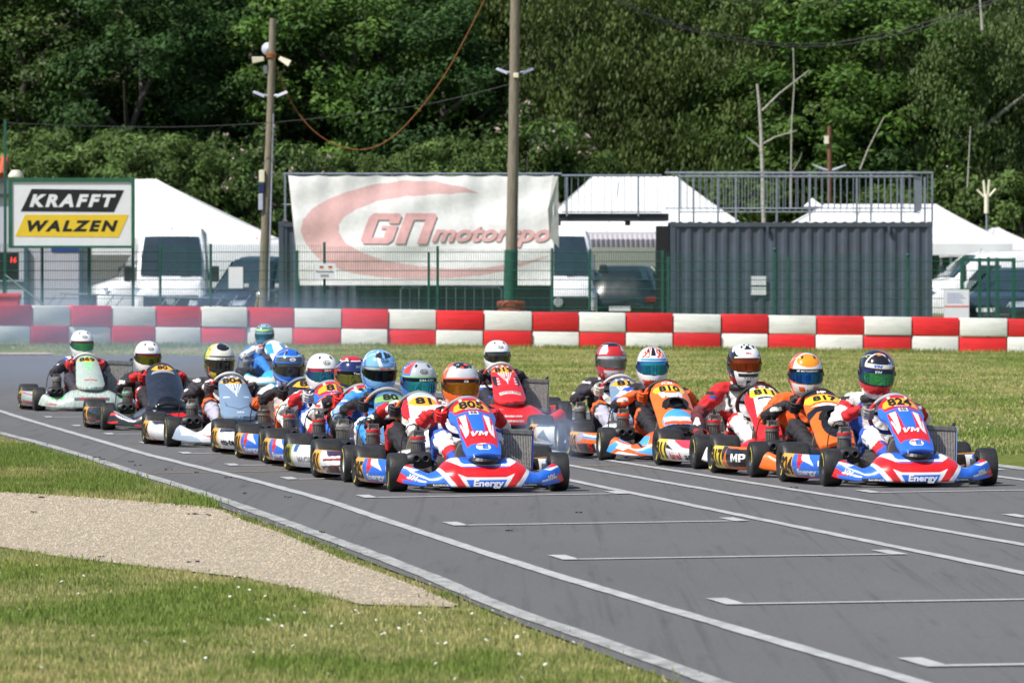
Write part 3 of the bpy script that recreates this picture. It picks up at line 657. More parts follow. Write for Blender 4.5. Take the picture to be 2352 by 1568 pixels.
# loose corner of the banner folded back
m = MB(); vs = [bmap(1268, 405) + np.array([.02, .0, 0]), bmap(1272, 405) + np.array([.1, .02, 0]), bmap(1272, 570) + np.array([.12, .05, 0]), bmap(1262, 545) + np.array([0, -.06, 0]), bmap(1258, 480) + np.array([0, -.08, 0])]
m.add([tuple(v) for v in vs], [(0, 1, 2, 3, 4)]); o = m.build('folded_corner', M('banner back', S(214, 212, 208), .85), ban)
# --- tents
SEAM = M('tent seam', S(214, 214, 220), .7)
TENT = M('white tent fabric', S(246, 247, 250), .55, var=.02, vs=2, trans=.25)
def tent(label, Y, ridge, eave, valance, dep, peak=None, mat=TENT, off=0):
    """ridge (x0,x1,y), eave (x0,x1,y) in photo units, roof dep metres deep"""
    pq = F / Y; xm = (eave[0] + eave[1]) / 2; o = thing('tent', label, 'tent', ((xm - CX) / pq, Y, .22))
    X = lambda x: (x - xm) / pq; Z = lambda y: H - (y - HY) / pq - .22
    n = 14; m = MB(); rows = []
    for j in range(n + 1):       # front slope, sagging slightly between ridge and eave
        t = j / n; sag = -.05 * math.sin(PI * t); row = []
        for i in range(n + 1):
            s = i / n; xx = (1 - t) * (X(ridge[0]) * (1 - s) + X(ridge[1]) * s) + t * (X(eave[0]) * (1 - s) + X(eave[1]) * s)
            row.append((xx, dep / 2 * (1 - t), Z(ridge[2]) * (1 - t) + Z(eave[2]) * t + sag + .008 * math.sin(i * 2.1) * (1 - t)))
        rows.append(row)
    vs = [p for r in rows for p in r]; fs = [(j * (n + 1) + i, (j + 1) * (n + 1) + i, (j + 1) * (n + 1) + i + 1, j * (n + 1) + i + 1) for j in range(n) for i in range(n)]
    m.add(vs, fs)
    rL, rR = rows[0][0], rows[0][-1]; eL, eR = rows[-1][0], rows[-1][-1]; bL = (eL[0], dep, eL[2]); bR = (eR[0], dep, eR[2])
    m.add([rL, rR, bR, bL], [(0, 1, 2, 3)]); m.add([rL, eL, bL], [(0, 1, 2)]); m.add([rR, bR, eR], [(0, 1, 2)])
    if peak: m.add([(X(peak[0]), dep / 2, Z(peak[1])), (X(peak[0] - 22), dep / 2 - .3, Z(ridge[2] + 6)), (X(peak[0] + 26), dep / 2 - .3, Z(ridge[2] + 6)), (X(peak[0]), dep / 2 + .5, Z(ridge[2]))], [(0, 1, 2), (0, 2, 3), (0, 3, 1)])
    m.build('roof', mat, o, smooth='auto')
    for s_ in (0, .34, .67, 1): MB().path([(rows[j][0][0] * (1 - s_) + rows[j][-1][0] * s_, rows[j][0][1] - .012, rows[j][0][2] + .006) for j in range(n + 1)], .011, 4).build('seam', SEAM, o)
    v = MB(); k = 24; vs = []
    for i in range(k + 1):
        xx = eL[0] + (eR[0] - eL[0]) * i / k; w = .025 * math.sin(i * 1.9); vs += [(xx, -.01 + w * .4, eL[2] + .01), (xx, -.02 + w, Z(valance))]
    v.add(vs, [(2 * i, 2 * i + 1, 2 * i + 3, 2 * i + 2) for i in range(k)])
    v.add([eR, (eR[0], dep, eR[2]), (eR[0], dep, Z(valance)), (eR[0], 0, Z(valance))], [(0, 1, 2, 3)]); v.add([eL, (eL[0], dep, eL[2]), (eL[0], dep, Z(valance)), (eL[0], 0, Z(valance))], [(3, 2, 1, 0)])
    v.build('valance', mat, o, smooth=True)
    for xx in (eL[0] + .05, eR[0] - .05):
        for yy in (.05, dep - .05): MB().box(xx - .03, xx + .03, yy - .03, yy + .03, -.1, eL[2]).build('pole', GAL, o)
    return o, X, Z
t1, X1, Z1 = tent('large white marquee roof sloping behind the KRAFFT WALZEN board', 176, (170, 345, 408), (-40, 632, 548), 585, 5)
TXR = M('tent print red', S(205, 45, 40), .7); TXK = M('tent print dark', S(70, 80, 80), .7)
tf = lambda u, v: np.stack([u, u * 0 - .06, v], -1)
text_on('lettering', ('LIN', .02, .2), tf, X1(562), Z1(553), 42 / 82.4, 11 / 82.4, TXK, t1); text_on('lettering', ('1', .05, .2), tf, X1(579 + 10), Z1(552), 8 / 82.4, 13 / 82.4, TXR, t1)
MB().prism([(X1(545), Z1(544)), (X1(528), Z1(552)), (X1(533), Z1(560)), (X1(552), Z1(563)), (X1(540), Z1(559)), (X1(535), Z1(552))], -.065, -.06).build('swoosh', TXR, t1)
MB().prism([(X1(476), Z1(559)), (X1(508), Z1(570)), (X1(495), Z1(573)), (X1(477), Z1(567))], -.065, -.06).build('swoosh', TXR, t1)
MB().prism([(X1(622), Z1(546)), (X1(637), Z1(550)), (X1(637), Z1(562)), (X1(624), Z1(564)), (X1(630), Z1(555))], -.065, -.06).build('swoosh', YEL, t1)
tent('white tent roof seen through the walkway bridge railing', 163, (1363, 1558, 402), (1215, 1735, 534), 545, 5)
t3, X3, Z3 = tent('wide white tent roof peaking above the right end of the container', 162, (1905, 2162, 466), (1740, 2326, 560), 586, 5, peak=(1876, 452))
tent('pale pink white tent roof cut off by the right edge', 172, (2292, 2306, 522), (2180, 2420, 575), 590, 4, mat=M('pinkish tent fabric', S(226, 216, 222), .6, var=.03, trans=.2))
# white walls and caravan awning under the middle tent
WAL = M('white tent wall', S(226, 228, 236), .7, var=.05, bump=.2, bs=6)
def wall(name, label, cat, x0, x1, yt, Y, mat, th=.06, zb=.22):
    a = W(x0, yt, Y); b = W(x1, yt, Y); o = MB(); L = b[0] - a[0]; n = max(4, int(L / .25)); vs = []
    for i in range(n + 1):
        w = .025 * math.sin(i * 1.7) ; vs += [(L * i / n - L / 2, w, 0), (L * i / n - L / 2, w * .4, a[2] - zb)]
    o.add(vs, [(2 * i, 2 * i + 2, 2 * i + 3, 2 * i + 1) for i in range(n)]); nn = len(o.v)
    o.add([(p[0], p[1] + th, p[2]) for p in vs], [(2 * i + 1, 2 * i + 3, 2 * i + 2, 2 * i) for i in range(n)])
    o.add([vs[1], vs[-1], (vs[-1][0], vs[-1][1] + th, vs[-1][2]), (vs[1][0], vs[1][1] + th, vs[1][2])], [(0, 1, 2, 3)])
    return obj(name, o.mesh(name, smooth='auto'), mat, loc=((a[0] + b[0]) / 2, Y, zb), label=label, cat=cat)
wall('tent_wall', 'white fabric side wall hanging behind the dark estate car', 'tent wall', 1255, 1560, 560, 167.5, WAL)
wall('tent_wall', 'pale grey fabric wall behind the nose of the left white van', 'tent wall', 140, 330, 566, 180.5, M('grey tent wall', S(196, 196, 208), .7, var=.05))
aw = thing('awning', 'grey ribbed awning roof hanging below the white tent', 'awning', W(1390, 568, 160)); pa = F / 160
AWM = M('grey awning', S(168, 164, 170), .6, var=.06); AWD = M('awning seam', S(98, 96, 104), .6)
n = 22; m = MB(); vs = []
for i in range(n * 2 + 1):
    xx = (1262 - 1390) / pa + (1512 - 1262) / pa * i / (n * 2); w = .02 * (i % 2)
    vs += [(xx, 0 - w, 0), (xx, -.02 - w, .2), (xx, .1 - w, .33), (xx, .5, .40)]
fs = []
for i in range(n * 2):
    for j in range(3): fs.append((4 * i + j, 4 * i + 4 + j, 4 * i + 5 + j, 4 * i + 1 + j))
m.add(vs, fs); m.build('canopy', AWM, aw)
for i in range(0, n * 2 + 1, 2):
    xx = (1262 - 1390) / pa + (1512 - 1262) / pa * i / (n * 2); MB().box(xx - .012, xx + .012, -.03, -.012, .0, .22).build('seam', AWD, aw)
# left clubhouse and grey shed wall
SHED = M('light grey shed wall', S(186, 186, 200), .7, var=.04, bump=.05, bs=20); STL = M('steel blue post', S(70, 92, 108), .5)
sh = thing('shed', 'light grey flat-walled shed behind the fence under the KRAFFT WALZEN board', 'shed', W(100, 700, 150)); ps = F / 150
zz = lambda y: (700 - y) / ps
xs_ = lambda x: (x - 100) / ps
for a, b in ((-60, 64), (64, 192)): MB().box(xs_(a) + .004, xs_(b) - .004, 0, 3, -.45, zz(452)).build('wall_panel', SHED, sh)
MB().box(xs_(-60), xs_(196), -.1, 3.1, zz(452), zz(445)).build('roof', DRK, sh)
MB().box(xs_(118), xs_(192), -.025, -.005, zz(577), zz(568)).build('blue_trim', M('blue trim', S(50, 70, 160), .5), sh)
for a in (182, 56): MB().box(xs_(a), xs_(a) + .1, -.1, -.01, -.45, zz(570)).build('post', STL, sh, bevel=.01)
MB().box(xs_(-60), xs_(60), -.05, -.006, zz(652), zz(646)).build('blue_trim', STL, sh)
ch = thing('clubhouse', 'corner of a white house with orange tiled roof at the left edge', 'house', W(-60, 700, 157)); pc = F / 157
CW = M('white render', S(205, 205, 215), .8, var=.05); TIL = M('orange roof tile', S(176, 84, 52), .8, var=.2, vs=20)
MB().box(-3, (14 + 60) / pc, 0, 6, -.5, (700 - 412) / pc).build('wall', CW, ch)
for i in range(7):
    for j in range(3):
        MB().path([((16 + 60) / pc - .1 - i * .22, -.35 + j * .3, (700 - 406) / pc + j * .14), ((16 + 60) / pc - .1 - i * .22, -.05 + j * .3, (700 - 406) / pc + (j + 1) * .15)], .115, 8).build('roof_tile', TIL, ch, smooth='auto')
MB().box(-3, (18 + 60) / pc, -.36, -.3, (700 - 421) / pc, (700 - 409) / pc).build('gutter', M('dark gutter', S(60, 62, 72), .5), ch)
cap = thing('roof_ventilator', 'pale domed ventilator cap poking up behind the board', 'ventilator', W(37, 412, 140)); q_ = F / 140
MB().lathe([(.13, 0), (.175, .05), (.17, .1), (.1, .2), (.001, .21)], n=14).build('dome', M('pale plastic', S(200, 196, 180), .6, var=.2, vs=12), cap, smooth='auto'); MB().lathe([(.1, -.3), (.1, 0)], n=10).build('pipe', GAL, cap)
# lap display with red digits and red crate at left edge
dp = thing('lap_display', 'black lap counter box with glowing red 16 at the left edge', 'display', W(12, 640, 138)); pd = F / 138
MB().box(-.3, 0.29, -.1, .1, -.02, .57).build('housing', BLK, dp, bevel=.01)
em = bpy.data.materials.new('red led'); em.use_nodes = True; e_ = em.node_tree.nodes['Principled BSDF']; e_.inputs['Base Color'].default_value = (.8, .02, .02, 1); e_.inputs['Emission Color'].default_value = (1, .04, .04, 1); e_.inputs['Emission Strength'].default_value = 1.2
text_on('digits', ('16', .03, .1), lambda u, v: np.stack([u, u * 0 - .106, v], -1), .19, .41, .13, .13, em, dp)
MB().box(-.06, .0, -.03, .03, -1.0, -.02).build('post', GRN, dp)
cr = thing('crate', 'red plastic crate low behind the barrier at the left edge', 'crate', W(15, 730, 136)); k_ = F / 136
CRM = M('red crate plastic', S(212, 60, 60), .5)
MB().add([(-.3, -.2, 0), (.24, -.2, 0), (.24, .2, 0), (-.3, .2, 0), (-.36, -.26, .5), (.3, -.26, .5), (.3, .26, .5), (-.36, .26, .5)], [(0, 3, 2, 1), (0, 1, 5, 4), (1, 2, 6, 5), (2, 3, 7, 6), (3, 0, 4, 7)]).build('body', CRM, cr, bevel=.01)
MB().box(-.38, .32, -.285, -.255, .45, .53).build('rim', CRM, cr, bevel=.01)
# crowd barriers
def crowd_barrier(label, x0, x1, yt, Y, tilt=0.0, zb=.22):
    pq = F / Y; L = (x1 - x0) / pq; zt = H - (yt - HY) / pq - zb; o = thing('crowd_barrier', label, 'crowd barrier', W((x0 + x1) / 2, 0, Y)[:2] + (zb,), group='steel crowd barriers behind the fence'); o.rotation_euler = (-tilt, 0, 0)
    MB().path([(-L / 2, 0, .12), (-L / 2, 0, zt - .06), (-L / 2 + .06, 0, zt), (L / 2 - .06, 0, zt), (L / 2, 0, zt - .06), (L / 2, 0, .12), (-L / 2, 0, .12)], .02, 6).build('frame', GAL, o, smooth='auto')
    n = int(L / .2); bme = MB().path([(0, 0, .12), (0, 0, zt)], .008, 5).mesh('bar'); bme.materials.append(GAL)
    for i in range(1, n): obj('bar', bme, None, o, loc=(-L / 2 + L * i / n, 0, 0))
    for s in (-.7, .7): MB().path([(L / 2 * s, -.3, 0), (L / 2 * s, 0, .14), (L / 2 * s, .3, 0)], .016, 5).build('foot', GAL, o)
crowd_barrier('upright steel crowd barrier in front of the bannered container', 920, 1152, 659, 141)
# low bicycle-rack rail at left
rk = thing('rack_rail', 'low steel rail with slanting bars in front of the parked vans', 'rail', W(310, 0, 142)[:2] + (.22,)); pr = F / 142
zt = H - (674 - HY) / pr - .22
MB().path([((138 - 310) / pr, 0, zt), ((528 - 310) / pr, 0, zt - .12)], .022, 6).build('rail', GAL, rk)
for q in (118, 140, 252, 276, 378, 408, 505, 536, 565): MB().path([((q - 310) / pr - .22, -.2, zt - .45), ((q - 310) / pr + .1, 0, zt - .04)], .014, 5).build('slant_bar', GAL, rk)
# paper notices on the fence
def notice(label, x0, x1, y0, y1, Y=136.35, lines=True, red=False):
    o = thing('notice', label, 'notice', W((x0 + x1) / 2, y1, Y)); pq = F / Y
    MB().box(-(x1 - x0) / 2 / pq, (x1 - x0) / 2 / pq, -.004, .004, 0, (y1 - y0) / pq).build('sheet', SGN, o)
    return o, pq
notice('blank white notice on the fence before the dark blue car', 525, 558, 613, 662)
o, pq = notice('white notice with two small flags and the word ENDE on the fence', 722, 770, 605, 640)
for q in (-12, 8):
    for i, cm in enumerate(('sign black', 'tent print red', 'sign yellow')): MB().box(q / pq, (q + 9) / pq, -.008, -.005, (27 - i * 2) / pq, (29 - i * 2) / pq).build('flag_stripe', MATS[cm], o)
text_on('lettering', ('Rennstrecke', .01, 0), lambda u, v: np.stack([u, u * 0 - .008, v], -1), 0, 17 / pq, 40 / pq, 6 / pq, BLK, o); text_on('lettering', ('ENDE', .01, 0), lambda u, v: np.stack([u, u * 0 - .008, v], -1), 0, 7 / pq, 18 / pq, 6 / pq, BLK, o)
o, pq = notice('white poster with red band by the white van at right', 2168, 2226, 665, 735)
MB().box(-28 / pq, 28 / pq, -.008, -.005, 30 / pq, 33 / pq).build('red_band', M('poster red', S(220, 90, 80), .6), o)
for i in range(5): MB().box(-22 / pq, (10 + 5 * (i % 3)) / pq, -.008, -.005, (60 - i * 5) / pq, (61.5 - i * 5) / pq).build('print_line', M('poster blue', S(140, 150, 200), .6), o)
# --- poles
WOOD = M('weathered pole wood', (.21, .18, .135), .85, var=.3, vs=8, bump=.5, bs=20, stretch=(6, 6, .5)); LMP = M('grey lamp casting', S(178, 182, 200), .5, var=.06); LMD = M('dark lamp casting', S(92, 102, 124), .5)
CRE = M('cream plastic', S(226, 220, 196), .55); ORG = M('rusty orange rope', S(140, 84, 46), .8)
def pole(label, pts, Y, r0, r1):
    o = thing('wooden_pole', label, 'pole', (W(pts[0][0], 0, Y)[0], Y, .1)); P = [Vector(W(x, y, Y)) - o.location for x, y in pts]; P[0].z = 0
    n = len(P); k = 24; Q = []
    for i in range(k + 1):
        t = i / k * (n - 1); j = min(int(t), n - 2); Q.append(P[j].lerp(P[j + 1], t - j))
    MB().path(Q, [r0 + (r1 - r0) * i / k for i in range(k + 1)], 14).build('shaft', WOOD, o, smooth='auto')
    return o, (lambda x, y, dy=0: Vector(W(x, y, Y)) - o.location + Vector((0, dy, 0)))
PY = 139.0; ppo = F / PY
p1, L1 = pole('thin wooden pole with loudspeakers and lamps left of the banner', [(604, 720), (608, 560), (620, 300), (627, 43)], PY, .115, .075)
def lamp(o, c, sgn, mat):
    # flat street-lamp head on a short arm
    m = MB(); m.path([c + Vector((sgn * .0, -.02, -.05)), c + Vector((sgn * .1, -.05, -.03))], .03, 6); m.build('lamp_arm', mat, o)
    h = MB(); h.add([(sgn * .08, -.1, -.09), (sgn * .08, .08, -.09), (sgn * .34, .08, .02), (sgn * .34, -.1, .02), (sgn * .08, -.08, -.02), (sgn * .08, .06, -.02), (sgn * .3, .05, .07), (sgn * .3, -.07, .07)], [(0, 1, 2, 3), (4, 7, 6, 5), (0, 3, 7, 4), (1, 5, 6, 2), (0, 4, 5, 1), (3, 2, 6, 7)])
    h.v = [(c.x + a, c.y + b, c.z + d) for a, b, d in h.v]; h.build('lamp_head', mat, o, bevel=.012)
lamp(p1, L1(616, 216), -1, LMP); lamp(p1, L1(627, 216), 1, LMP)
for sg, c, rot in ((-1, L1(607, 136, -.06), .12), (1, L1(642, 134, -.06), -.5)):
    Mx = Matrix.Rotation(-rot, 3, 'Y'); m = MB()      # rectangular horn loudspeakers
    for a0, a1, w0, w1 in ((0, .26, .07, .12),):
        vs = []
        for a, w in ((a0, w0), (a1, w1)):
            for dy, dz in ((-1, -1), (1, -1), (1, 1), (-1, 1)): q = Mx @ Vector((sg * a, dy * w, dz * w * .62)); vs.append(tuple(c + q))
        m.add(vs, [(0, 1, 5, 4), (1, 2, 6, 5), (2, 3, 7, 6), (3, 0, 4, 7), (0, 3, 2, 1)])
    m.build('horn', CRE, p1, bevel=.008)
c = L1(616, 113, -.02); MB().lathe([(.001, -.14), (.1, -.11), (.15, -.03), (.14, .04), (.06, .1), (.001, .1)], tuple(c + Vector((-.0, .12, 0))), axis='y', n=18).build('round_lamp', LMP, p1, smooth=True)
c = L1(610, 160, .05); MB().cbox(tuple(c), (.09, .12, .18)).build('junction_box', LMP, p1, bevel=.01)
c = L1(602, 405, -.1); MB().cbox(tuple(c), (.12, .1, .27)).build('meter_box', CRE, p1, bevel=.01); c = L1(601, 432, -.1); MB().cbox(tuple(c), (.12, .09, .2)).build('blue_box', M('dark blue plastic', S(30, 40, 90), .5), p1, bevel=.01); c = L1(599.5, 464, -.1); MB().cbox(tuple(c), (.1, .08, .36)).build('conduit_box', LMP, p1, bevel=.01)
MB().path([L1(628, 262, -.05), L1(617, 690, -.05)], .018, 6).build('conduit', LMP, p1); m = MB(); 
for i in range(3): m.lathe([(.1, -.02), (.115, 0), (.1, .02)], tuple(L1(623, 124 + i * 4)), n=12)
m.build('rope_wrap', ORG, p1)
p2, L2 = pole('thick wooden pole in front of the banner with green painted foot', [(1172, 720), (1175, 574), (1180, 300), (1184, -60)], 138.2, .148, .105)
MB().path([L2(1172, 700), L2(1174.6, 574)], [.155, .152], 14).build('green_sleeve', M('green paint on pole', (.015, .09, .06), .5, var=.25), p2, smooth='auto')
lamp(p2, L2(1174, 163), -1, LMP); lamp(p2, L2(1192, 163), 1, LMD); MB().cbox(tuple(L2(1185, 174, -.13)), (.115, .05, .105)).build('junction_box', CRE, p2, bevel=.008)
tyb = MB(); tyb.lathe([(.19, 0), (.27, .0), (.31, .04), (.315, .11), (.28, .16), (.2, .16), (.17, .1), (.19, 0)], n=28)
tz = W(1175, 714, 135.2); tme = tyb.mesh('tyre', smooth='auto'); 
TYR = M('orange painted tyre', S(184, 92, 70), .7, var=.15, vs=10, bump=.3, bs=50)
for i in range(5):
    obj('tyre', tme, TYR, loc=(tz[0] + random.uniform(-.01, .01), 137.0, .2 + .165 * i), label=['lowest', 'second lowest', 'middle', 'second highest', 'topmost'][i] + ' orange painted tyre stacked around the thick pole foot', cat='tyre', group='orange tyres around the pole')
p3, L3 = pole('brown pole with lamp arms standing behind the container railing', [(1906, 600), (1905, 290)], 178, .06, .055)
bpy.data.objects.remove([c for c in p3.children][0]); BRN = M('brown pole', S(110, 74, 52), .7)
MB().path([L3(1906, 700), L3(1905, 290)], .065, 10).build('shaft', BRN, p3, smooth='auto'); MB().cbox(tuple(L3(1898, 322, -.08)), (.13, .08, .22)).build('speaker_box', CRE, p3, bevel=.01)
for sg in (-1, 1): MB().path([L3(1905, 392), L3(1905 + sg * 14, 389), L3(1905 + sg * 38, 379)], [.03, .04, .02], 6).build('lamp_arm', LMP, p3)
p4 = thing('floodlight_mast', 'slim steel mast with antler-shaped floodlight arms at right', 'mast', (W(2266, 0, 168)[0], 168, .2)); L4 = lambda x, y, d=0: Vector(W(x, y, 168)) - p4.location + Vector((0, d, 0))
MB().path([L4(2267, 800), L4(2266, 450)], .028, 8).build('shaft', GAL, p4, smooth='auto'); MB().path([L4(2265.5, 490), L4(2266, 446)], .06, 8).build('head', CRE, p4)
for a, b in (((2262, 448), (2259, 414)), ((2269, 448), (2272, 413)), ((2260, 452), (2244, 436)), ((2271, 452), (2287, 434))): MB().path([L4(*a), L4(*b)], .03, 5).build('floodlight_bar', CRE, p4)
# cables
CAB = M('black cable', (.02, .02, .025), .6)
def cable(label, a, b, sagpts, Y, r, mat):
    P = [Vector(W(x, y, Y)) for x, y in sagpts]; q = []
    for i in range(len(P) - 1):
        p0, p1_, p2_, p3_ = P[max(i - 1, 0)], P[i], P[i + 1], P[min(i + 2, len(P) - 1)]
        for k in range(8):
            t = k / 8; q.append(.5 * ((2 * p1_) + (p2_ - p0) * t + (2 * p0 - 5 * p1_ + 4 * p2_ - p3_) * t * t + (3 * p1_ - p0 - 3 * p2_ + p3_) * t ** 3))
    q.append(P[-1]); m = MB().path(q, r, 5); return m.build('cable', mat, label=label, cat='cable')
cable('orange rope slung in a deep curve from the loudspeaker pole', 0, 0, [(627, 130), (660, 218), (705, 285), (755, 325), (810, 343), (860, 338), (910, 308), (965, 250), (1020, 175), (1070, 85), (1110, 5), (1125, -40)], 139.1, .011, ORG)
cable('thin dark wire running from the green post to the thick pole', 0, 0, [(12, 282), (120, 287), (260, 291), (400, 292), (560, 286), (700, 275), (850, 258), (1000, 236), (1168, 195)], 138.6, .008, CAB)
cable('upper of two sagging dark wires against the trees at right', 0, 0, [(1405, -5), (1470, 25), (1560, 58), (1680, 85), (1800, 100), (1920, 98), (2050, 72), (2200, 30), (2300, -8)], 160, .012, CAB)
cable('lower of two sagging dark wires against the trees at right', 0, 0, [(1405, -2), (1480, 32), (1570, 66), (1690, 94), (1800, 106), (1930, 104), (2060, 80), (2200, 38), (2310, -5)], 160.5, .012, CAB)
cable('short wire crossing the top edge of the trees', 0, 0, [(1600, -4), (1700, 6), (1800, 11), (1900, 8), (2050, -6)], 161, .009, CAB)
# --- vehicles behind the fence
VW = M('white van paint', S(238, 239, 242), .3, var=.03, coat=.6, spec=.5); VD = M('dark blue car paint', S(38, 46, 60), .3, var=.05, coat=1); VG = M('black car paint', S(22, 26, 30), .3, var=.05, coat=1)
GLS = M('car glass', S(38, 52, 60), .06, var=.1, spec=.8, coat=.5); PLB = M('black bumper plastic', S(40, 42, 46), .55); HLM = M('headlight glass', S(190, 198, 206), .15, metal=.4); TYM = M('tyre rubber', S(28, 28, 29), .75, var=.1); RIM = M('wheel alloy', S(140, 142, 148), .35, metal=.7)
def vgroup(label, cat, loc, rz): return thing(cat.replace(' ', '_'), label, cat, loc, rz)
def wheels(o, tw, yf, yr, r, w=.22):
    m = MB(); m.lathe([(r * .6, -w / 2), (r * .92, -w / 2), (r, -w * .35), (r, w * .35), (r * .92, w / 2), (r * .6, w / 2)], axis='x', n=22); t = m.mesh('wheel', smooth='auto'); t.materials.append(TYM)
    m2 = MB(); m2.lathe([(.02, -w * .3), (r * .5, -w * .35), (r * .62, -w * .48), (r * .62, w * .48), (r * .5, w * .35), (.02, w * .3)], axis='x', n=14); t2 = m2.mesh('rim', smooth='auto'); t2.materials.append(RIM)
    for sx_ in (-1, 1):
        for yy in (yf, yr): q = obj('wheel', t, None, o, loc=(sx_ * tw, yy, r)); obj('rim', t2, None, q)
def loft(secs, cap=True):
    """secs: list of lists of points (same count), front to back"""
    m = MB(); n = len(secs[0])
    for s in secs: m.v += [tuple(p) for p in s]
    for i in range(len(secs) - 1):
        for k in range(n):
            k2 = (k + 1) % n; m.f.append((i * n + k, i * n + k2, (i + 1) * n + k2, (i + 1) * n + k))
    if cap: m.f.append(tuple(range(n))[::-1]); m.f.append(tuple((len(secs) - 1) * n + k for k in range(n)))
    return m
def section(y, hw, zlo, zhi, top, belt=None, lean=0.0):
    """body cross-section: lower half width hw, roof half width top, rounded"""
    zb = zlo; pts = []; belt = belt if belt is not None else zlo + (zhi - zlo) * .55
    half = [(hw * .9, zb), (hw, zb + .12), (hw, belt), (top + (hw - top) * .15, zhi - .16), (top * .9, zhi - .03), (top * .5, zhi)]
    pts = [(x, y, z) for x, z in half] + [(-x, y, z) for x, z in half[::-1]]
    return pts
def van(label, loc, rz, Hh=2.65, L=5.9, hw=.99, dark_top=False):
    """large panel van, nose towards -y in local space"""
    o = vgroup(label, 'van', loc, rz)
    q = lambda z: z if z <= 1.3 else 1.3 + (z - 1.3) * (Hh - 1.3) / 1.35
    S_ = [section(-L / 2 + .0, hw * .86, .42, .95, hw * .72), section(-L / 2 + .12, hw * .95, .32, 1.12, hw * .8), section(-L / 2 + .55, hw, .3, 1.26, hw * .86, .95), section(-L / 2 + .85, hw, .3, q(1.38), hw * .88, 1.0),
          section(-L / 2 + 1.1, hw, .3, q(1.85), hw * .88, 1.1), section(-L / 2 + 1.45, hw, .3, q(2.43), hw * .84, 1.2), section(-L / 2 + 1.85, hw, .3, Hh - .03, hw * .86, 1.25), section(-L / 2 + 2.6, hw, .3, Hh, hw * .88, 1.3), section(L / 2 - .1, hw, .3, Hh, hw * .88, 1.3), section(L / 2, hw * .97, .36, Hh - .06, hw * .86, 1.3)]
    loft(S_).build('body', VW, o, bevel=0, smooth='auto')
    yf = -L / 2
    g = MB(); rows = [(.80, q(1.37), .82), (1.075, q(1.86), .80), (1.415, q(2.40), .72)]          # windscreen following the nose slope
    for yy, zz_, ww in rows: g.v += [(-hw * ww, yf + yy, zz_), (-hw * ww * .5, yf + yy - .02, zz_ + .01), (hw * ww * .5, yf + yy - .02, zz_ + .01), (hw * ww, yf + yy, zz_)]
    for r_ in range(2):
        for c_ in range(3): g.f.append((r_ * 4 + c_, r_ * 4 + c_ + 1, r_ * 4 + c_ + 5, r_ * 4 + c_ + 4))
    g.build('windscreen', GLS, o)
    m = MB(); m.box(-.72, .72, yf - .06, yf + .02, .55, .86); m.build('grille', PLB, o, bevel=.03); MB().box(-hw * .9, hw * .9, yf - .1, yf + .2, .26, .52).build('bumper', PLB, o, bevel=.06)
    for s in (-1, 1):
        MB().add([(s * .62, yf - .03, .8), (s * .93, yf + .22, .82), (s * .95, yf + .3, 1.08), (s * .66, yf + .04, 1.0)], [(0, 1, 2, 3)]).build('headlight', HLM, o)
        MB().cbox((s * (hw + .16), yf + 1.0, 1.42), (.2, .12, .42)).build('mirror', PLB, o, bevel=.04)
        MB().add([(s * (hw + .006), yf + 1.15, 1.25), (s * (hw + .006), yf + 2.05, 1.25), (s * (hw * .985), yf + 2.0, q(1.92)), (s * (hw * .985), yf + 1.5, q(1.92))], [(0, 1, 2, 3)]).build('side_window', GLS, o)
        MB().path([(s * .25, yf + .66, 1.34), (s * .7, yf + .70, 1.36)], .012, 4).build('wiper', PLB, o)
    MB().lathe([(.001, -.02), (.1, -.02), (.12, 0), (.1, .02)], (0, yf - .07, .71), axis='y', n=16).build('badge', HLM, o, smooth='auto')
    MB().path([(0, yf + 1.62, Hh - .42), (0, yf + 1.75, Hh + .05)], .006, 4).build('aerial', PLB, o)
    wheels(o, hw - .12, yf + 1.0, L / 2 - 1.2, .34); return o
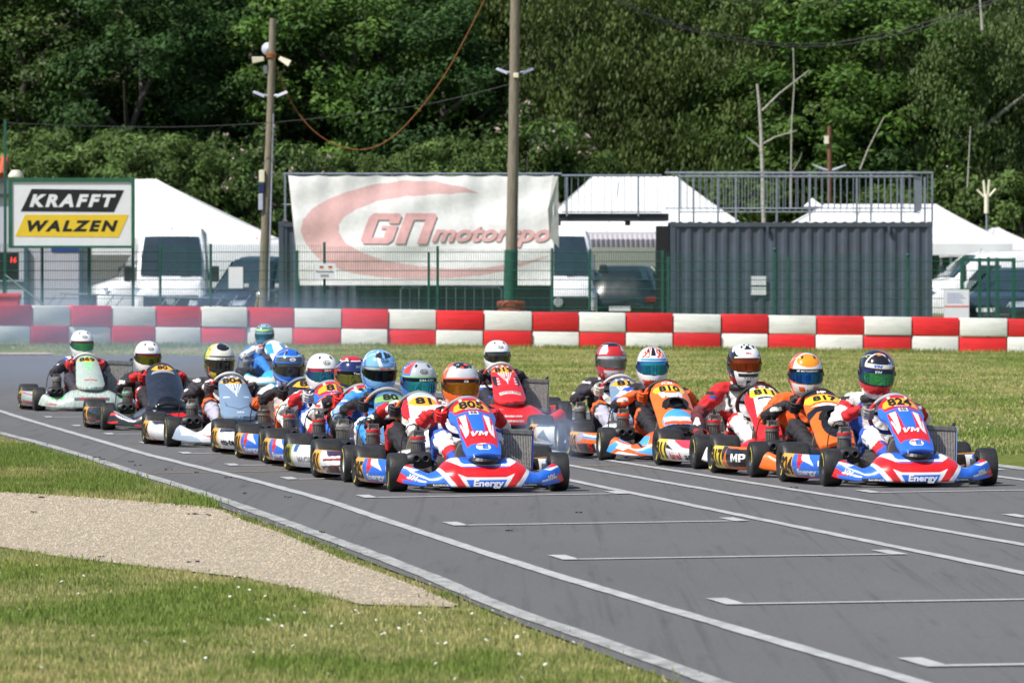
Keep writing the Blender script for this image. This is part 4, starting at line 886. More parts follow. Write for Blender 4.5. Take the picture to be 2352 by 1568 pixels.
def car(label, loc, rz, paint, L=4.5, hw=.9, Hh=1.5, estate=False, rear=False):
    o = vgroup(label, 'car', loc, rz); yf = -L / 2
    S_ = [section(yf, hw * .78, .4, .66, hw * .6), section(yf + .15, hw * .93, .25, .78, hw * .75), section(yf + .7, hw, .22, .92, hw * .82, .7), section(yf + 1.25, hw, .22, 1.0, hw * .82, .8), section(yf + 1.9, hw, .22, Hh - .12, hw * .66, .92), section(yf + 2.3, hw, .22, Hh, hw * .68, .95),
          section(L / 2 - (.75 if estate else 1.3), hw, .22, Hh - .02, hw * .68, .95), section(L / 2 - (.25 if estate else .6), hw * .98, .24, (Hh - .32 if estate else 1.1), hw * .7, .9), section(L / 2 - .08, hw * .94, .28, .95, hw * .74, .8), section(L / 2, hw * .85, .36, .8, hw * .66)]
    loft(S_).build('body', paint, o, smooth='auto')
    MB().add([(-hw * .78, yf + 1.2, 1.005), (hw * .78, yf + 1.2, 1.005), (hw * .6, yf + 1.98, Hh - .08), (-hw * .6, yf + 1.98, Hh - .08)], [(0, 1, 2, 3)]).build('windscreen', GLS, o)
    yr = L / 2 - (.24 if estate else .58)
    MB().add([(-hw * .7, yr + .02, (Hh - .36 if estate else 1.08)), (hw * .7, yr + .02, (Hh - .36 if estate else 1.08)), (hw * .56, yr - .52, Hh - .02), (-hw * .56, yr - .52, Hh - .02)], [(0, 3, 2, 1)]).build('rear_window', GLS, o)
    for s in (-1, 1):
        MB().add([(s * (hw + .004), yf + 1.45, .97), (s * (hw + .004), L / 2 - .7, .99), (s * hw * .77, L / 2 - 1.0, Hh - .14), (s * hw * .77, yf + 2.05, Hh - .14)], [(0, 1, 2, 3)]).build('side_window', GLS, o)
        MB().add([(s * hw * .5, yf - .01, .62), (s * hw * .92, yf + .14, .62), (s * hw * .94, yf + .26, .76), (s * hw * .55, yf + .05, .74)], [(0, 1, 2, 3)]).build('headlight', HLM, o)
        MB().cbox((s * hw * .82, L / 2 - .04, .78), (.3, .1, .14)).build('tail_light', M('tail light', S(120, 20, 20), .2), o, bevel=.02)
        MB().cbox((s * (hw + .1), yf + 1.5, 1.0), (.2, .1, .14)).build('mirror', paint, o, bevel=.03)
    for yy, s in ((yf - .01, -1), (L / 2 + .006, 1)):
        MB().box(-.26, .26, yy - .01, yy + .01, .5, .61).build('number_plate', SGN, o)
    MB().box(-hw * .6, hw * .6, yf - .02, yf + .06, .3, .46).build('grille', PLB, o, bevel=.02)
    wheels(o, hw - .1, yf + .85, L / 2 - .85, .32, .2); return o
def at(x, Y, z=.22): return (W(x, 0, Y)[0], Y, z)
van('white high-roof panel van facing the track between board and pole', at(398, 168), .03)
van('white van with its nose turned left behind the fence post', at(425, 174.6), math.radians(-76), 2.4, 5.2)
car('dark blue car parked beside the white panel van', at(588, 158), math.radians(-28), VD, 4.2, .88, 1.85)
van('white van half hidden behind the edge of the banner', at(1268, 156), .05, 2.55, 5.5)
car('dark estate car seen from behind under the grey awning', at(1450, 156), math.radians(172), VG, 4.6, .95, 1.62, estate=True)
van('white van standing side-on beyond the right end of the container', at(2330, 158), math.radians(-80), 2.0, 5.2)
car('dark blue car at the right edge behind the fence', at(2335, 150), math.radians(-22), VD, 4.6, .95, 1.55)
# motorcycle behind the loudspeaker pole
mc = thing('motorcycle', 'parked motorcycle with gold fork behind the loudspeaker pole', 'motorcycle', at(622, 150), math.radians(-25))
tm = MB().lathe([(.2, -.05), (.28, -.055), (.31, 0), (.28, .055), (.2, .05)], axis='x', n=20).mesh('wheel', smooth='auto'); tm.materials.append(TYM)
obj('wheel', tm, None, mc, loc=(0, -.7, .31)); obj('wheel', tm, None, mc, loc=(0, .65, .31))
for s in (-.09, .09): MB().path([(s, -.7, .31), (s, -.48, .95)], .03, 8).build('fork', M('gold fork', S(190, 150, 60), .35, metal=.7), mc)
MB().lathe([(.001, -.3), (.13, -.25), (.17, 0), (.12, .25), (.001, .3)], (0, -.05, .85), axis='y', n=14).build('tank', VG, mc, smooth=True); MB().cbox((0, .45, .82), (.22, .6, .12)).build('seat', PLB, mc, bevel=.04); MB().cbox((0, .05, .45), (.3, .45, .4)).build('engine', RIM, mc, bevel=.05)
MB().path([(-.38, -.42, 1.0), (0, -.48, 1.02), (.38, -.42, 1.0)], .015, 6).build('handlebar', PLB, mc); MB().lathe([(.001, -.06), (.09, -.03), (.1, .05)], (0, -.58, .9), axis='y', n=14).build('headlight', HLM, mc, smooth=True)
for s in (-.42, .42): MB().cbox((s, -.45, 1.12), (.14, .03, .09)).build('mirror', HLM, mc, bevel=.01)
# portable green gate frames at right
gt = thing('gate', 'green steel gate frame behind the fence at right', 'gate', at(2250, 143)); pg = F / 143
for a in (-40, 0, 40, 78): MB().box(a / pg - .04, a / pg + .04, -.03, .03, 0, 1.75).build('post', GRN, gt, bevel=.006)
MB().box(-40 / pg, 78 / pg, -.02, .02, 1.68, 1.74).build('top_bar', GRN, gt); MB().box(-40 / pg, 78 / pg, -.02, .02, .1, .16).build('bottom_bar', GRN, gt)
# ================================================================ WOOD ON THE SLOPE
LEAF = M('foliage', attr=True, rough=.6, var=.2, vs=.6, spec=.2, trans=.22)
BARK = M('dark bark', (.07, .06, .048), .9, var=.3, bump=.5, bs=12); BIRCH = M('birch bark', (.36, .34, .31), .8, var=.35, vs=7, stretch=(1, 1, 4))
def crown_mesh(name, rx, ry, rz, nclump, nleaf, leaf, cols, droop=0.0, seed=0, flower=None, cr=(.55, 1.0), lum=.5):
    r = np.random.default_rng(seed); V = []; C = []
    ph = r.uniform(0, 2 * PI, nclump); ct = r.uniform(-.95, 1, nclump); st = np.sqrt(1 - ct ** 2); rad = r.uniform(.62, 1.02, nclump) ** .7
    lump = 1 + .18 * np.sin(ph * 3 + seed) * st + .12 * np.sin(ct * 7 + seed)
    cen = np.stack([np.cos(ph) * st * rx, np.sin(ph) * st * ry, ct * rz], -1) * (rad * lump)[:, None]
    cs = r.uniform(cr[0], cr[1], nclump); tone = r.uniform(.6, 1.35, nclump); hue = r.uniform(0, 1, nclump)
    for i in range(nclump):
        n = nleaf; d = r.normal(0, 1, (n, 3)); d /= np.linalg.norm(d, axis=1)[:, None]; q = d * (r.uniform(.25, 1, n) ** .5)[:, None] * cs[i] * np.array([1, 1, .62])
        if droop: q[:, 2] -= droop * np.abs(r.normal(0, 1, n)) * cs[i]
        p = cen[i] + q
        out = cen[i] / (np.linalg.norm(cen[i]) + 1e-6)
        nrm = out * .35 + d * .55 + np.array([0, 0, .45]) + r.normal(0, .45, (n, 3)); nrm /= np.linalg.norm(nrm, axis=1)[:, None]
        a = np.cross(nrm, r.normal(0, 1, (n, 3))); a /= np.linalg.norm(a, axis=1)[:, None] + 1e-9; b = np.cross(nrm, a)
        if droop: a = a * .5 + np.array([0, 0, -1.0]); a /= np.linalg.norm(a, axis=1)[:, None]
        s = leaf * r.uniform(.6, 1.3, n)[:, None]
        V.append(np.stack([p - a * s, p - b * s * .42 + nrm * s * .1, p + a * s, p + b * s * .42 + nrm * s * .1], 1))
        c = np.array(cols[0]) * (1 - hue[i]) + np.array(cols[1]) * hue[i]
        c = c * tone[i] * r.uniform(.75, 1.25, (n, 1))
        if flower is not None and hue[i] > .72: k = r.uniform(0, 1, n) < .13; c[k] = flower
        C.append(np.repeat(c, 4, 0).reshape(n, 4, 3))
    V = np.concatenate(V).reshape(-1, 3); C = np.concatenate(C).reshape(-1, 3); f = np.arange(len(V)).reshape(-1, 4)
    return npmesh(name, V, f, C)
CRN = [crown_mesh('crown', 3.4, 3.0, 4.4, 140, 165, .12, ((0.0336, 0.0703, 0.0122), (0.0581, 0.1008, 0.0214)), seed=1, flower=(.24, .24, .15)),
       crown_mesh('crown', 3.2, 3.0, 4.6, 145, 160, .115, ((0.0256, 0.0615, 0.0144), (0.0385, 0.0871, 0.0205)), seed=2),
       crown_mesh('crown', 3.3, 3.0, 4.8, 130, 170, .1, ((0.0496, 0.0838, 0.0171), (0.0816, 0.1135, 0.0284)), droop=.5, seed=3),
       crown_mesh('crown', 3.0, 2.8, 5.0, 150, 160, .095, ((0.0687, 0.1156, 0.0335), (0.1005, 0.1465, 0.0436)), droop=1.0, seed=4, cr=(.4, .8)),
       crown_mesh('crown', 3.2, 3.0, 4.4, 140, 165, .12, ((0.0552, 0.1222, 0.0173), (0.0946, 0.1656, 0.0315)), seed=5)]
for c in CRN: c.materials.append(LEAF)
def trunk_mesh(h, r, seed, lean=.3):
    rr_ = random.Random(seed); m = MB(); P = [Vector((0, 0, -.6))]; 
    for i in range(1, 7): P.append(Vector((rr_.uniform(-lean, lean) * i * .35, rr_.uniform(-lean, lean) * i * .3, h * i / 6)))
    m.path(P, [r * (1 - .12 * i) for i in range(7)], 8)
    for k in range(7):
        b = P[2 + k % 4]; a = rr_.uniform(0, 6.28); q = b + Vector((math.cos(a) * 1.2, math.sin(a) * 1.2, .9)); e = q + Vector((math.cos(a) * 1.1, math.sin(a) * 1.1, .8)); m.path([b, q, e], [r * .45, r * .3, r * .12], 5)
    return m.mesh('trunk', smooth='auto')
TRK = [trunk_mesh(7.5, .2, s) for s in range(4)]
kinds = [('robinia_tree', 'robinia with pale blossom tufts'), ('leafy_tree', 'dark green leafy tree'), ('hornbeam_tree', 'olive hornbeam with hanging sprays'), ('birch_tree', 'grey-green weeping birch'), ('maple_tree', 'bright green maple')]
def tree(kind, px, pyc, Y, s, label, zs=1.0):
    c = Vector(W(px, pyc, Y)); gz = float(zg(c.x, Y)); o = thing(kinds[kind][0], label, 'tree', (c.x, Y, gz), random.uniform(0, 6.28), group='trees on the wooded slope')
    cz = c.z - gz
    q = obj('crown', CRN[kind], None, o, loc=(0, 0, cz)); q.scale = (s, s, s * zs)
    t = obj('trunk', TRK[(int(px) + kind) % 4], BIRCH if kind == 3 else BARK, o); t.scale = (1, 1, max(.4, (cz + 1.5) / 7.5))
row1 = [(-420, 220, 1), (-180, 230, 0), (60, 200, 0), (330, 250, 1), (560, 190, 1), (800, 210, 4), (1000, 300, 1), (1330, 240, 2), (1560, 250, 2), (1800, 330, 4), (2010, 220, 4), (2230, 260, 3), (2420, 180, 3), (1430, 400, 2), (1690, 420, 2), (1950, 430, 1), (2150, 420, 3), (2330, 420, 3), (2640, 240, 4), (2880, 230, 1)]
row2 = [(-540, 30, 1), (-300, 20, 0), (-60, 20, 0), (180, 60, 0), (430, 30, 1), (680, 20, 1), (900, 60, 1), (1110, 40, 4), (1300, 10, 2), (1480, 50, 2), (1700, 40, 4), (1900, 60, 4), (2120, 50, 3), (2330, 20, 3), (2560, 30, 4), (2800, 20, 1)]
row3 = [(-480, -140, 1), (-230, -140, 1), (30, -130, 0), (280, -150, 1), (520, -160, 1), (760, -120, 4), (1010, -150, 1), (1250, -140, 2), (1500, -150, 4), (1740, -140, 4), (1980, -150, 3), (2250, -140, 4), (2500, -140, 1), (2760, -150, 4)]
DESC = ['nearest row', 'middle row', 'top row']
def ordn(i): return ['first', 'second', 'third', 'fourth', 'fifth', 'sixth', 'seventh', 'eighth', 'ninth', 'tenth', 'eleventh', 'twelfth', 'thirteenth', 'fourteenth', 'fifteenth', 'sixteenth', 'seventeenth', 'eighteenth', 'nineteenth', 'twentieth'][i]
for ri, (row, Y0) in enumerate(((row1, 190), (row2, 197), (row3, 205))):
    for i, (px, py, k) in enumerate(sorted(row)):
        tree(k, px, py, Y0 + random.uniform(-1.5, 1.5), random.uniform(.78, 1.02), '%s, %s from the left in the %s of the wood' % (kinds[k][1], ordn(i), DESC[ri]), random.uniform(.8, 1.0))
# low shrubs at the foot of the wood
BSH = [crown_mesh('foliage', 1.6, 1.3, 1.1, 90, 110, .075, ((0.0660, 0.1144, 0.0264), (0.1056, 0.1672, 0.0440)), seed=11, cr=(.25, .5)), crown_mesh('foliage', 1.6, 1.3, 1.2, 90, 110, .075, ((0.0528, 0.1056, 0.0220), (0.0880, 0.1452, 0.0352)), seed=12, flower=(.55, .38, .42), cr=(.25, .5))]
for b in BSH: b.materials.append(LEAF)
bs_ = [(20, 405, 0), (120, 410, 0), (230, 398, 0), (330, 400, 0), (420, 415, 0), (500, 420, 1), (570, 440, 1), (470, 470, 1), (580, 500, 1), (390, 370, 0), (280, 375, 0), (80, 385, 0), (620, 400, 1), (760, 380, 0), (900, 385, 0), (1050, 378, 0), (1210, 360, 1), (1350, 385, 0), (1640, 470, 0), (2050, 465, 0), (2300, 470, 0)]
ORDS = 'leftmost second third fourth fifth sixth seventh eighth ninth tenth eleventh twelfth thirteenth fourteenth fifteenth sixteenth seventeenth eighteenth nineteenth twentieth'.split()
def shlabel(i):
    k = bs_[i][2]; r = sorted([j for j in range(len(bs_)) if bs_[j][2] == k], key=lambda j: bs_[j][0]).index(i)
    return '%s %s shrub from the left at the foot of the wood' % (ORDS[r] if r else 'first', 'pink-flowered' if k else 'plain green')
for i, (px, py, k) in enumerate(bs_):
    Y = 184 + (i % 3) * 1.2; c = Vector(W(px, py, Y)); o = thing('shrub', shlabel(i), 'shrub', (c.x, Y, .3), random.uniform(0, 6), group='shrubs at the foot of the wood')
    q = obj('foliage', BSH[k], None, o, loc=(0, 0, c.z - .3 - .5)); s = random.uniform(.7, 1.3); q.scale = (s, s, s * 1.25)
    MB().path([(0, 0, -.3), (.05, 0, c.z - .3)], [.06, .03], 6).build('stem', BARK, o)
# bare birch trunks standing clear of the foliage
def bare(label, pts, Y, r, branches=()):
    o = thing('dead_birch', label, 'tree', (W(pts[0][0], 0, Y)[0], Y, .3)); P = [Vector(W(x, y, Y)) - o.location for x, y in pts]
    MB().path(P, [r * (1 - .5 * i / max(1, len(P) - 1)) for i in range(len(P))], 9).build('trunk', BIRCH, o, smooth='auto')
    for b in branches: MB().path([Vector(W(x, y, Y)) - o.location for x, y in b], [r * .5, r * .38, r * .2][:len(b)], 6).build('branch', BIRCH, o)
bare('pale broken birch trunk with one raised branch behind the railing', [(1756, 560), (1752, 420), (1748, 300), (1744, 240), (1739, 193)], 182, .07, [[(1750, 255), (1790, 215), (1858, 162)], [(1754, 330), (1780, 315), (1830, 300)], [(1752, 345), (1735, 330), (1715, 315)]])
bare('slender birch stem right of the broken trunk', [(1816, 480), (1817, 390), (1818, 290), (1824, 200), (1822, 110)], 183, .03, [[(1817, 400), (1835, 370), (1842, 350)]])
bare('birch stem leaning right among the leaves', [(1975, 390), (1995, 340), (2030, 270)], 184, .026)
bare('thin birch stem at the top right', [(2256, 70), (2254, 40), (2249, -20)], 185, .05)
bare('thin birch stem above the floodlight mast', [(2222, 430), (2226, 350), (2229, 290)], 184, .024)
# ================================================================ KARTS
LIV = M('kart bodywork', attr=True, rough=.28, var=.05, vs=7, coat=.55, rvar=.12, dirt=.12, dcol=(.16, .15, .13), ds=14)
KTY = M('kart slick rubber', (.020, .0195, .0195), .5, var=.25, vs=22, bump=.15, bs=90, dirt=.35, dcol=(.055, .052, .048), ds=9)
KAL = M('cast aluminium', (.215, .205, .19), .45, metal=.4, dirt=.5, dcol=(.06, .05, .045), ds=25, var=.2, vs=30); KAD = M('dark cast metal', (.12, .11, .10), .5, metal=.6, var=.3, vs=30); KBK = M('black kart plastic', (.018, .018, .02), .5, var=.2); KCH = M('chrome tube', (.6, .6, .6), .25, metal=.9)
KGD = M('gold magnesium', (.45, .36, .2), .4, metal=.7); KWR = M('pale wheel rim', (.58, .56, .5), .4, metal=.3); KBR = M('black wheel rim', (.04, .04, .045), .4, metal=.3)
KSE = M('grey seat shell', (.30, .30, .31), .45, var=.15); KRC = M('radiator fins', (.42, .40, .37), .5, metal=.2, var=.3, vs=60); KRG = M('radiator gap', (.03, .03, .03), .8)
YMK = M('yellow tyre marking', S(214, 196, 70), .6); TXW = M('white lettering', (.82, .82, .82), .4, var=.03); TXB = M('black lettering', (.012, .012, .014), .45, var=.03); TXRd = M('red lettering', S(214, 32, 36), .4, var=.03); TXBl = M('blue lettering', S(40, 110, 210), .4); TXG = M('grey lettering', (.3, .3, .32), .45)
def C(*a): return np.array(S(*a))
cRED = C(222, 32, 36); cBLU = C(46, 108, 218); cWHT = C(238, 238, 238); cBLK = C(24, 25, 28); cORG = C(240, 108, 26); cPLT = C(248, 178, 36); cYEL = C(244, 212, 44); cSKY = C(70, 160, 232); cSLV = C(176, 184, 196); cNVY = C(40, 46, 66)
def paint(u, v, base, layers):
    c = np.tile(np.asarray(base, float), (len(u), 1))
    for L in layers:
        if L[0] == 'p': k = inpoly(u, v, L[1]); c[k] = L[2]
        elif L[0] == 'P': k = inpoly(np.abs(u), v, L[1]); c[k] = L[2]            # mirrored left-right
        elif L[0] == 'e': k = ((u - L[1]) / L[3]) ** 2 + ((v - L[2]) / L[4]) ** 2 < 1; c[k] = L[5]
        elif L[0] == 'f': k = L[1](u, v); c[k] = L[2]
    return c
def _sm(xk, yk, w=.02):
    xs_ = np.linspace(0, .6, 601); y = np.interp(xs_, xk, yk); n = int(w * 1000); ker = np.hanning(2 * n + 3); ker /= ker.sum()
    yp = np.concatenate([y[n + 1:0:-1], y, np.full(n + 1, y[-1])]); return xs_, np.convolve(yp, ker, 'valid')
_zt = _sm([0, .12, .19, .25, .29, .34, .40, .46, .51, .555], [.236, .236, .226, .192, .145, .125, .155, .19, .196, .165])
_yf = _sm([0, .2, .33, .45, .555], [-.905, -.885, -.82, -.72, -.61], .03)
_dp = _sm([0, .2, .28, .36, .5, .555], [.30, .27, .16, .10, .10, .06])
_zb = _sm([0, .4, .5, .555], [.036, .042, .058, .085])
XS = 1.088
def nose_xz(x, z, off=0.004):
    """point of the nose front at lateral x, height z"""
    a = np.abs(x) / XS; zt, yf, dp, zb = (np.interp(a, *q) for q in (_zt, _yf, _dp, _zb))
    r = np.clip((z - zb) / (zt - zb), 0, 1); cph = r ** (1 / .75); sph = np.sqrt(np.clip(1 - cph ** 2, 0, 1))
    return np.stack([x, yf + dp * (1 - sph) - off, z], -1)
def grid_faces(nu, nv):
    i = np.arange(nu * nv).reshape(nv, nu); return np.stack([i[:-1, :-1], i[:-1, 1:], i[1:, 1:], i[1:, :-1]], -1).reshape(-1, 4)
def nose_mesh(base, layers, hi):
    nu, nv = (300, 96) if hi else (110, 30); x = np.linspace(-.555, .555, nu); t = np.linspace(0, 1, nv); Xg, T = np.meshgrid(x, t); a = np.abs(Xg)
    zt, yf, dp, zb = (np.interp(a, *q) for q in (_zt, _yf, _dp, _zb))
    tt = np.clip(T / .86, 0, 1) * PI / 2; u = np.clip((T - .86) / .14, 0, 1)
    Z = zb + (zt - zb) * np.cos(tt) ** .75 - .004 * u; Y = yf + dp * (1 - np.sin(tt)) + u * .12
    # shallow moulded crease along each wing
    P = np.stack([Xg * XS, Y, Z], -1).reshape(-1, 3)
    c = paint(Xg.ravel(), Z.ravel(), base, layers)
    return npmesh('nose_fairing', P, grid_faces(nu, nv)[:, ::-1], c, smooth=True)
# --- front (number) panel
NSH = {'energy': ([0, .03, .18, .4, .6, .68, .78, .88, .94, .975, 1], [.075, .115, .132, .126, .134, .158, .160, .138, .105, .07, .0]),
       'round': ([0, .02, .08, .2, .4, .6, .75, .87, .94, .98, 1], [.0, .075, .128, .158, .15, .138, .13, .12, .10, .07, .0]),
       'big': ([0, .03, .12, .4, .65, .8, .9, .96, 1], [.12, .16, .176, .178, .175, .165, .135, .09, .0]),
       'wide': ([0, .03, .15, .4, .65, .8, .9, .96, 1], [.10, .15, .16, .158, .158, .155, .13, .09, .0])}
P_B = np.array([0, -.80, .213]); PTOP = {'energy': np.array([0, -.11, .574]), 'round': np.array([0, -.13, .552]), 'wide': np.array([0, -.11, .572]), 'big': np.array([0, -.10, .582])}; P_N = np.array([0, -.50, .866])
def panel_pt(shape, xm, b, off=0.004):
    bk, hk = NSH[shape]; hw = np.interp(b, bk, hk); a = np.clip(xm / np.maximum(hw, 1e-4), -1, 1)
    bul = .06 * (1 - np.abs(xm / .16) ** 2.2) + .018 * np.sin(b * PI)
    P_T = PTOP[shape]; p = P_B + (P_T - P_B) * b[:, None] + P_N * (bul + off)[:, None]; p[:, 0] += xm; return p
def panel_mesh(shape, base, layers):
    nu, nv = 90, 130; a = np.linspace(-1, 1, nu); b = np.linspace(0, 1, nv) ** 1.0; A, B = np.meshgrid(a, b); bk, hk = NSH[shape]; hw = np.interp(B, bk, hk); xm = (A * hw).ravel(); bb = B.ravel()
    P = panel_pt(shape, xm, bb, 0); back = P.copy(); 
    c = paint(xm, bb, base, layers); f = grid_faces(nu, nv)
    # turned-in edge so that the shell has thickness
    idx = np.arange(nu * nv).reshape(nv, nu); rim = np.concatenate([idx[:, 0], idx[-1, 1:], idx[::-1, -1][1:], idx[0, ::-1][1:]]); n0 = len(P)
    inn = P[rim] * 1.0 - P_N * .035; inn[:, 0] *= .96; P = np.concatenate([P, inn]); c = np.concatenate([c, c[rim]])
    m = len(rim); k = np.arange(m); f2 = np.stack([rim[k], rim[(k + 1) % m], n0 + (k + 1) % m, n0 + k], -1)
    return npmesh('front_panel', P, np.concatenate([f, f2]), c, smooth=True)
# --- side pods: plan curve from the rear round to the nose side
_pc = np.array([(-.69, .36), (-.698, .30), (-.69, .15), (-.675, 0), (-.652, -.12), (-.618, -.21), (-.575, -.275), (-.52, -.315), (-.45, -.33)])
_ps = np.concatenate([[0], np.cumsum(np.linalg.norm(np.diff(_pc, axis=0), axis=1))])
def pod_pt(s, z, side, off=.004):
    x = np.interp(s, _ps, _pc[:, 0]); y = np.interp(s, _ps, _pc[:, 1]); dx = np.interp(s + .02, _ps, _pc[:, 0]) - np.interp(s - .02, _ps, _pc[:, 0]); dy = np.interp(s + .02, _ps, _pc[:, 1]) - np.interp(s - .02, _ps, _pc[:, 1])
    l = np.sqrt(dx ** 2 + dy ** 2) + 1e-9; nx_, ny_ = dy / l, -dx / l
    q = np.clip((z - .045) / .165, 0, 1); bul = .028 * np.sin(q * PI) ** .8 - .02 * (1 - q) ** 3
    xx = x + nx_ * (bul + off)
    return np.stack([xx if side < 0 else -xx, y + ny_ * (bul + off), z], -1)
def pod_mesh(side, base, layers):
    nu, nv = 120, 44; s = np.linspace(0, _ps[-1], nu); z = np.linspace(.045, .21, nv); Sg, Zg = np.meshgrid(s, z); P = pod_pt(Sg.ravel(), Zg.ravel(), -1, 0)
    c = paint(Sg.ravel(), Zg.ravel(), base, layers); f = grid_faces(nu, nv)
    top = P[-nu:].copy(); n0 = len(P); inn = top.copy(); inn[:, 0] = np.where(inn[:, 0] < -.5, -.5 - (inn[:, 0] + .5) * -.15, inn[:, 0]); inn[:, 2] -= .012; inn[:, 1] *= .9
    P = np.concatenate([P, inn]); c = np.concatenate([c, c[-nu:]]); k = np.arange(nu - 1); f2 = np.stack([n0 - nu + k, n0 - nu + k + 1, n0 + k + 1, n0 + k], -1); f = np.concatenate([f, f2])
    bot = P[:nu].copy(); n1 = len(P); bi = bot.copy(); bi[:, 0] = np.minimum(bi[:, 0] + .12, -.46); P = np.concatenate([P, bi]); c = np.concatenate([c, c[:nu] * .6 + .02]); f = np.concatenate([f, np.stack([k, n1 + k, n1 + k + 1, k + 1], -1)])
    if side > 0: P = P * np.array([-1, 1, 1]); f = f[:, ::-1]
    return npmesh('side_pod', P, f, c, smooth=True)
# --- shared hardware meshes
def tyre_mesh(r, w, ri):
    h = w / 2; prof = [(ri, -h * .82), (ri + .012, -h * .93), (r * .80, -h), (r * .90, -h * .97), (r * .965, -h * .88), (r * .992, -h * .68), (r, -h * .35), (r * 1.002, 0), (r, h * .35), (r * .992, h * .68), (r * .965, h * .88), (r * .90, h * .97), (r * .80, h), (ri + .012, h * .93), (ri, h * .82)]
    return MB().lathe(prof, axis='x', n=36).mesh('tyre', smooth='auto')
def rim_mesh(ri, w):
    h = w / 2; m = MB(); m.lathe([(.03, -h * .25), (ri * .55, -h * .3), (ri * .8, -h * .55), (ri * .97, -h * .78), (ri * 1.04, -h * .86), (ri, -h * .8), (ri, h * .8), (ri * 1.04, h * .86), (ri * .97, h * .78), (ri * .8, h * .55), (ri * .55, h * .3), (.03, h * .25)], axis='x', n=24)
    for s in (-1, 1):
        m.lathe([(.001, s * h * .6), (.024, s * h * .6), (.03, s * h * .4), (.03, s * h * .2)], axis='x', n=12)
        for k in range(3): a = k * 2.094; m.path([(s * h * .25, .042 * math.cos(a), .042 * math.sin(a)), (s * h * .55, .042 * math.cos(a), .042 * math.sin(a))], .009, 6)
    return m.mesh('rim', smooth='auto')
TF = tyre_mesh(.131, .135, .066); TR = tyre_mesh(.141, .212, .066); RF = rim_mesh(.066, .13); RR = rim_mesh(.066, .2)
for t in (TF, TR): t.materials.append(KTY)
def arc_mark(r, x, a0, a1, w=.016):
    m = MB(); n = 10; vs = []
    for i in range(n + 1):
        a = a0 + (a1 - a0) * i / n; vs += [(x, (r - w / 2) * math.cos(a), (r - w / 2) * math.sin(a)), (x, (r + w / 2) * math.cos(a), (r + w / 2) * math.sin(a))]
    m.add(vs, [(2 * i, 2 * i + 1, 2 * i + 3, 2 * i + 2) for i in range(n)]); return m.mesh('sidewall_marking')
AMF = arc_mark(.098, -.0685, 2.3, 3.6); AMR = arc_mark(.104, -.1068, 3.6, 4.6)
for q in (AMF, AMR): q.materials.append(YMK)
def engine_mesh():
    m = MB(); m.cbox((0, .02, .15), (.17, .22, .15)); m.lathe([(.05, .21), (.056, .22), (.056, .24), (.05, .245)], n=20)
    m.lathe([(.046, .22), (.046, .335)], n=20)
    for k in range(22):
        a = k * 2 * PI / 22; m.cbox((.049 * math.cos(a), .049 * math.sin(a), .285), (.012, .006, .085), Matrix.Rotation(a, 3, 'Z'))
    m.lathe([(.05, .33), (.062, .333), (.062, .347), (.05, .35)], n=22, cap=True); return m.mesh('engine', smooth='auto')
def head_mesh():
    m = MB(); m.lathe([(.052, .35), (.055, .36), (.055, .375), (.045, .388), (.02, .39)], n=20, cap=True)
    for k in range(7): m.box(-.036 + k * .012 - .003, -.036 + k * .012 + .003, -.048, .03, .375, .418)
    return m.mesh('cylinder_head', smooth='auto')
ENG = engine_mesh(); HEA = head_mesh(); HEB = MB().lathe([(.0555, .352), (.0575, .354), (.0575, .372), (.0555, .374)], n=22).mesh('colour_band', smooth='auto')
PLG = MB().path([(0, 0, .40), (0, 0, .425), (-.002, .0, .45), (-.03, .005, .462), (-.07, .02, .45), (-.10, .04, .40), (-.115, .05, .33), (-.12, .06, .25)], [.012, .012, .011, .006, .005, .005, .005, .005], 7).mesh('spark_plug_lead', smooth='auto')
def air_mesh():
    m = MB(); m.lathe([(.001, -.09), (.045, -.085), (.062, -.05), (.064, .03), (.05, .08), (.001, .09)], (0, 0, 0), axis='x', n=18)
    m.v = [(a, b * 1.0, c * .95) for a, b, c in m.v]
    for s in (-.032, .032): m.lathe([(.024, -.02), (.026, -.055), (.022, -.075), (.017, -.072), (.016, -.03)], (s, -.02, .012), axis='y', n=14)
    return m.mesh('intake_silencer', smooth='auto')
AIR = air_mesh()
def rad_meshes(w=.215, h=.27):
    core = MB(); gaps = MB(); gaps.box(-w / 2, w / 2, -.012, .012, .02, h - .02); n = 18
    for i in range(n): x = -w / 2 + w * (i + .5) / n; core.box(x - w / n * .3, x + w / n * .3, -.02, .02, .02, h - .02)
    t1 = MB().box(-w / 2 - .006, w / 2 + .006, -.026, .026, h - .022, h + .018); t0 = MB().box(-w / 2 - .006, w / 2 + .006, -.026, .026, -.012, .024)
    s0 = MB().box(-w / 2 - .012, -w / 2 - .0065, -.024, .024, -.01, h + .012); s1 = MB().box(w / 2 + .0065, w / 2 + .012, -.024, .024, -.01, h + .012)
    return core.mesh('fins'), gaps.mesh('radiator'), t1.mesh('tank', bevel=.008), t0.mesh('tank', bevel=.008), s0.mesh('side_plate'), s1.mesh('side_plate')
RAD = rad_meshes()
def seat_mesh():
    # bucket seat: sections from the front lip back and up
    ss = [(-.10, .09, .17, .03), (.05, .05, .185, .08), (.2, .045, .19, .13), (.34, .07, .19, .18), (.44, .17, .195, .17), (.50, .32, .195, .13), (.53, .46, .17, .07)]
    nu = 13; V = []; 
    for y, z, hw, side in ss:
        for k in range(nu):
            t = -1 + 2 * k / (nu - 1); up = side * abs(t) ** 3
            if z < .1: V.append((hw * t, y, z + up))
            else: V.append((hw * t, y - up * 1.1, z + up * .35))
    V = np.array(V); f = grid_faces(nu, len(ss)); me = npmesh('seat', V, f, smooth=True); return me
SEA = seat_mesh()
